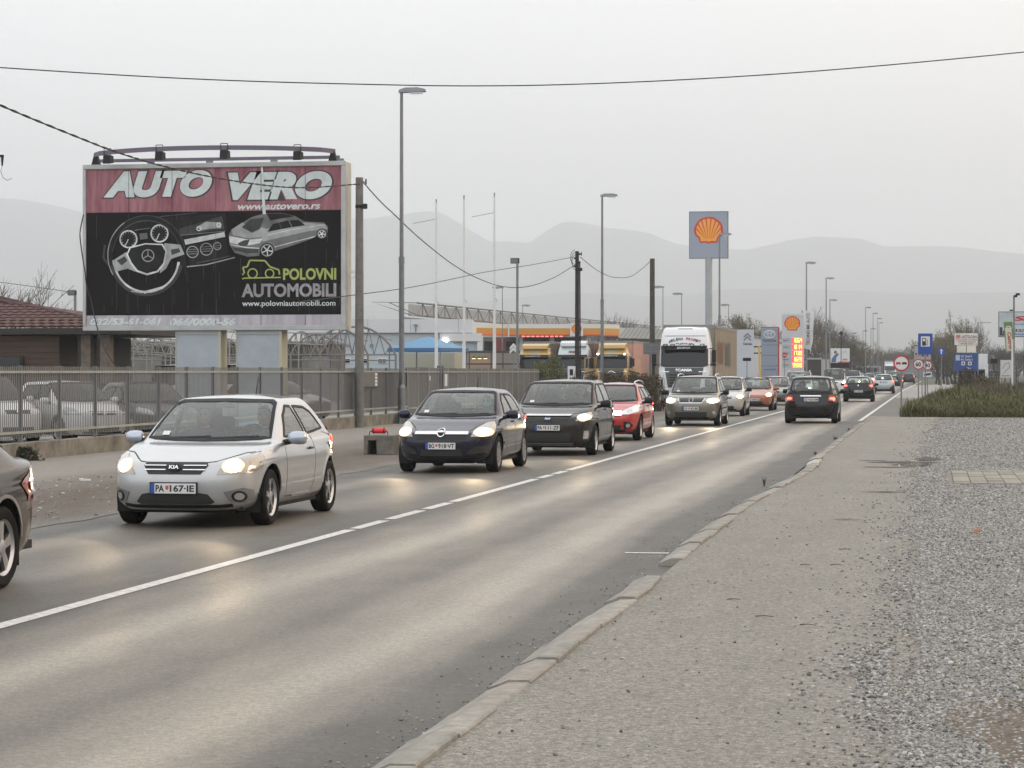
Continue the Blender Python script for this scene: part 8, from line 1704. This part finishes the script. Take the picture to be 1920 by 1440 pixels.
    roofp = bpy.data.objects.new('roof', MB().add([(wl,V0,zr0),(eR,V0,zr0),(eR-8.8,V0+6.5,zr0+1.35),(wl,V0+6.5,zr0+1.35)], [(0,1,2,3)]).add([(eR,V0,zr0),(eR,V0+13,zr0),(eR-8.8,V0+6.5,zr0+1.35)], [(0,1,2)]).mesh('roof')); COL.objects.link(roofp); roofp.parent = t; roofp.data.materials.append(red)
    nr, tw_ = 12, .36
    tv = MB(); K = 6
    for e in (0, 1):
        for i in range(K+1): a = i/K; tv.v.append((tw_*a, e*.55, .035*math.sin(math.pi*a)**1 + .035 - e*.035))
    tv.v += [(0,0,0),(tw_,0,0)]; tv.f = [(i,i+1,K+2+i,K+1+i) for i in range(K)] + [(i+1,i,2*K+2) for i in range(K//2)] + [(i+1,i,2*K+3) for i in range(K//2,K)] + [(2*K+2,2*K+3,K//2)]; tv.mi = [0]*len(tv.f); tme = tv.mesh('roof_tile'); tme.materials.append(red)
    cnt = 0; rest = MB()
    for j in range(nr):
        s = j/nr; xr = eR - 8.8*s; yy = V0 + 6.5*s; zz = zr0 + 1.35*s + .01; x = xr - tw_*.6
        x = min(x, up(163, V0) + j*.1)
        while x > up(-12, V0+4):
            if cnt < 300: o = bpy.data.objects.new('roof_tile', tme); COL.objects.link(o); o.parent = roofp; o.location = (x, yy, zz); o.rotation_euler = (math.atan(1.35/6.5), 0, 0); cnt += 1
            else: rest.add([(a_+x, b_+yy, c_+zz+b_*.208) for a_, b_, c_ in tv.v], tv.f)
            x -= tw_
    mb = MB(); q_ = rest.build('far_roof_tiles', red, roofp, fix=False) if rest.v else None
    if q_: q_['kind'] = 'stuff'
    mb.tube([(eR+.02,V0,zr0+.04),(eR-8.8,V0+6.5,zr0+1.39)], .06, 8); mb.build('hip_ridge', red, roofp, True)
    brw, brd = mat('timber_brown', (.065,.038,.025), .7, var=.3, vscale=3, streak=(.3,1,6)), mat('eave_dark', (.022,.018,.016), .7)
    mb = MB(); mb.box(wl, up(247, V0), V0-.08, V0+9, ze-.22, ze-.0); mb.build('eave', brd, t)
    xw = up(103, V0); zb_ = 0
    for i in range(15): mb = MB(); mb.box(wl, xw, V0+.4, V0+.55, .2*i+.0, .2*i+.19); mb.build('wall_board', brw, t)
    mb = MB(); mb.box(wl, xw-.02, V0+.56, V0+8, 0, ze-.25); mb.build('wall', brd, t)
    a, b = up(-30, V0), up(37, V0); mb = MB(); mb.box(a, b, V0+.30, V0+.39, .9, hz(667,80)); q = mb.build('window', brd, t); mb = MB(); mb.box(a+.08, b-.08, V0+.27, V0+.295, .98, hz(669,80)); mb.build('pane', M['dglass'], q)
    stn = mat('pillar_stone', (.15,.125,.10), .9, var=.35, vscale=5, bump=.4, bscale=15)
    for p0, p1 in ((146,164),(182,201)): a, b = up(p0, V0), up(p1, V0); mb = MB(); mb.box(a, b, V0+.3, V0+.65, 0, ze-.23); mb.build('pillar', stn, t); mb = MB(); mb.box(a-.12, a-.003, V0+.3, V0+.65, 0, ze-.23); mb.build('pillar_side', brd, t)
    # lattice bracket at the very left
    x, y = cw(-8, 60); t = thing('bracket_post', 'short dark bracket with a dangling wire poking in at the left edge', 'bracket', (x, y, 0)); mb = MB(); z = hz(293,60); mb.tube([(-.6,0,0),(-.6,0,z),(.18,0,z)], .035, 5); mb.tube([(.19,0,z+.03),(.18,0,z-.25)], .045, 5, .02); mb.build('bracket', BK, t); mb = MB(); mb.tube([(.18,0,z-.25),(.14,0,z-.38),(.2,0,z-.55),(.32,0,z-.62),(.44,0,z-.57)], .006, 4); mb.build('dangling_wire', BK, t)
for f in (ground, hills, haze, buildings, fence, billboard, street, trucks, vegetation, trees, cars): f()
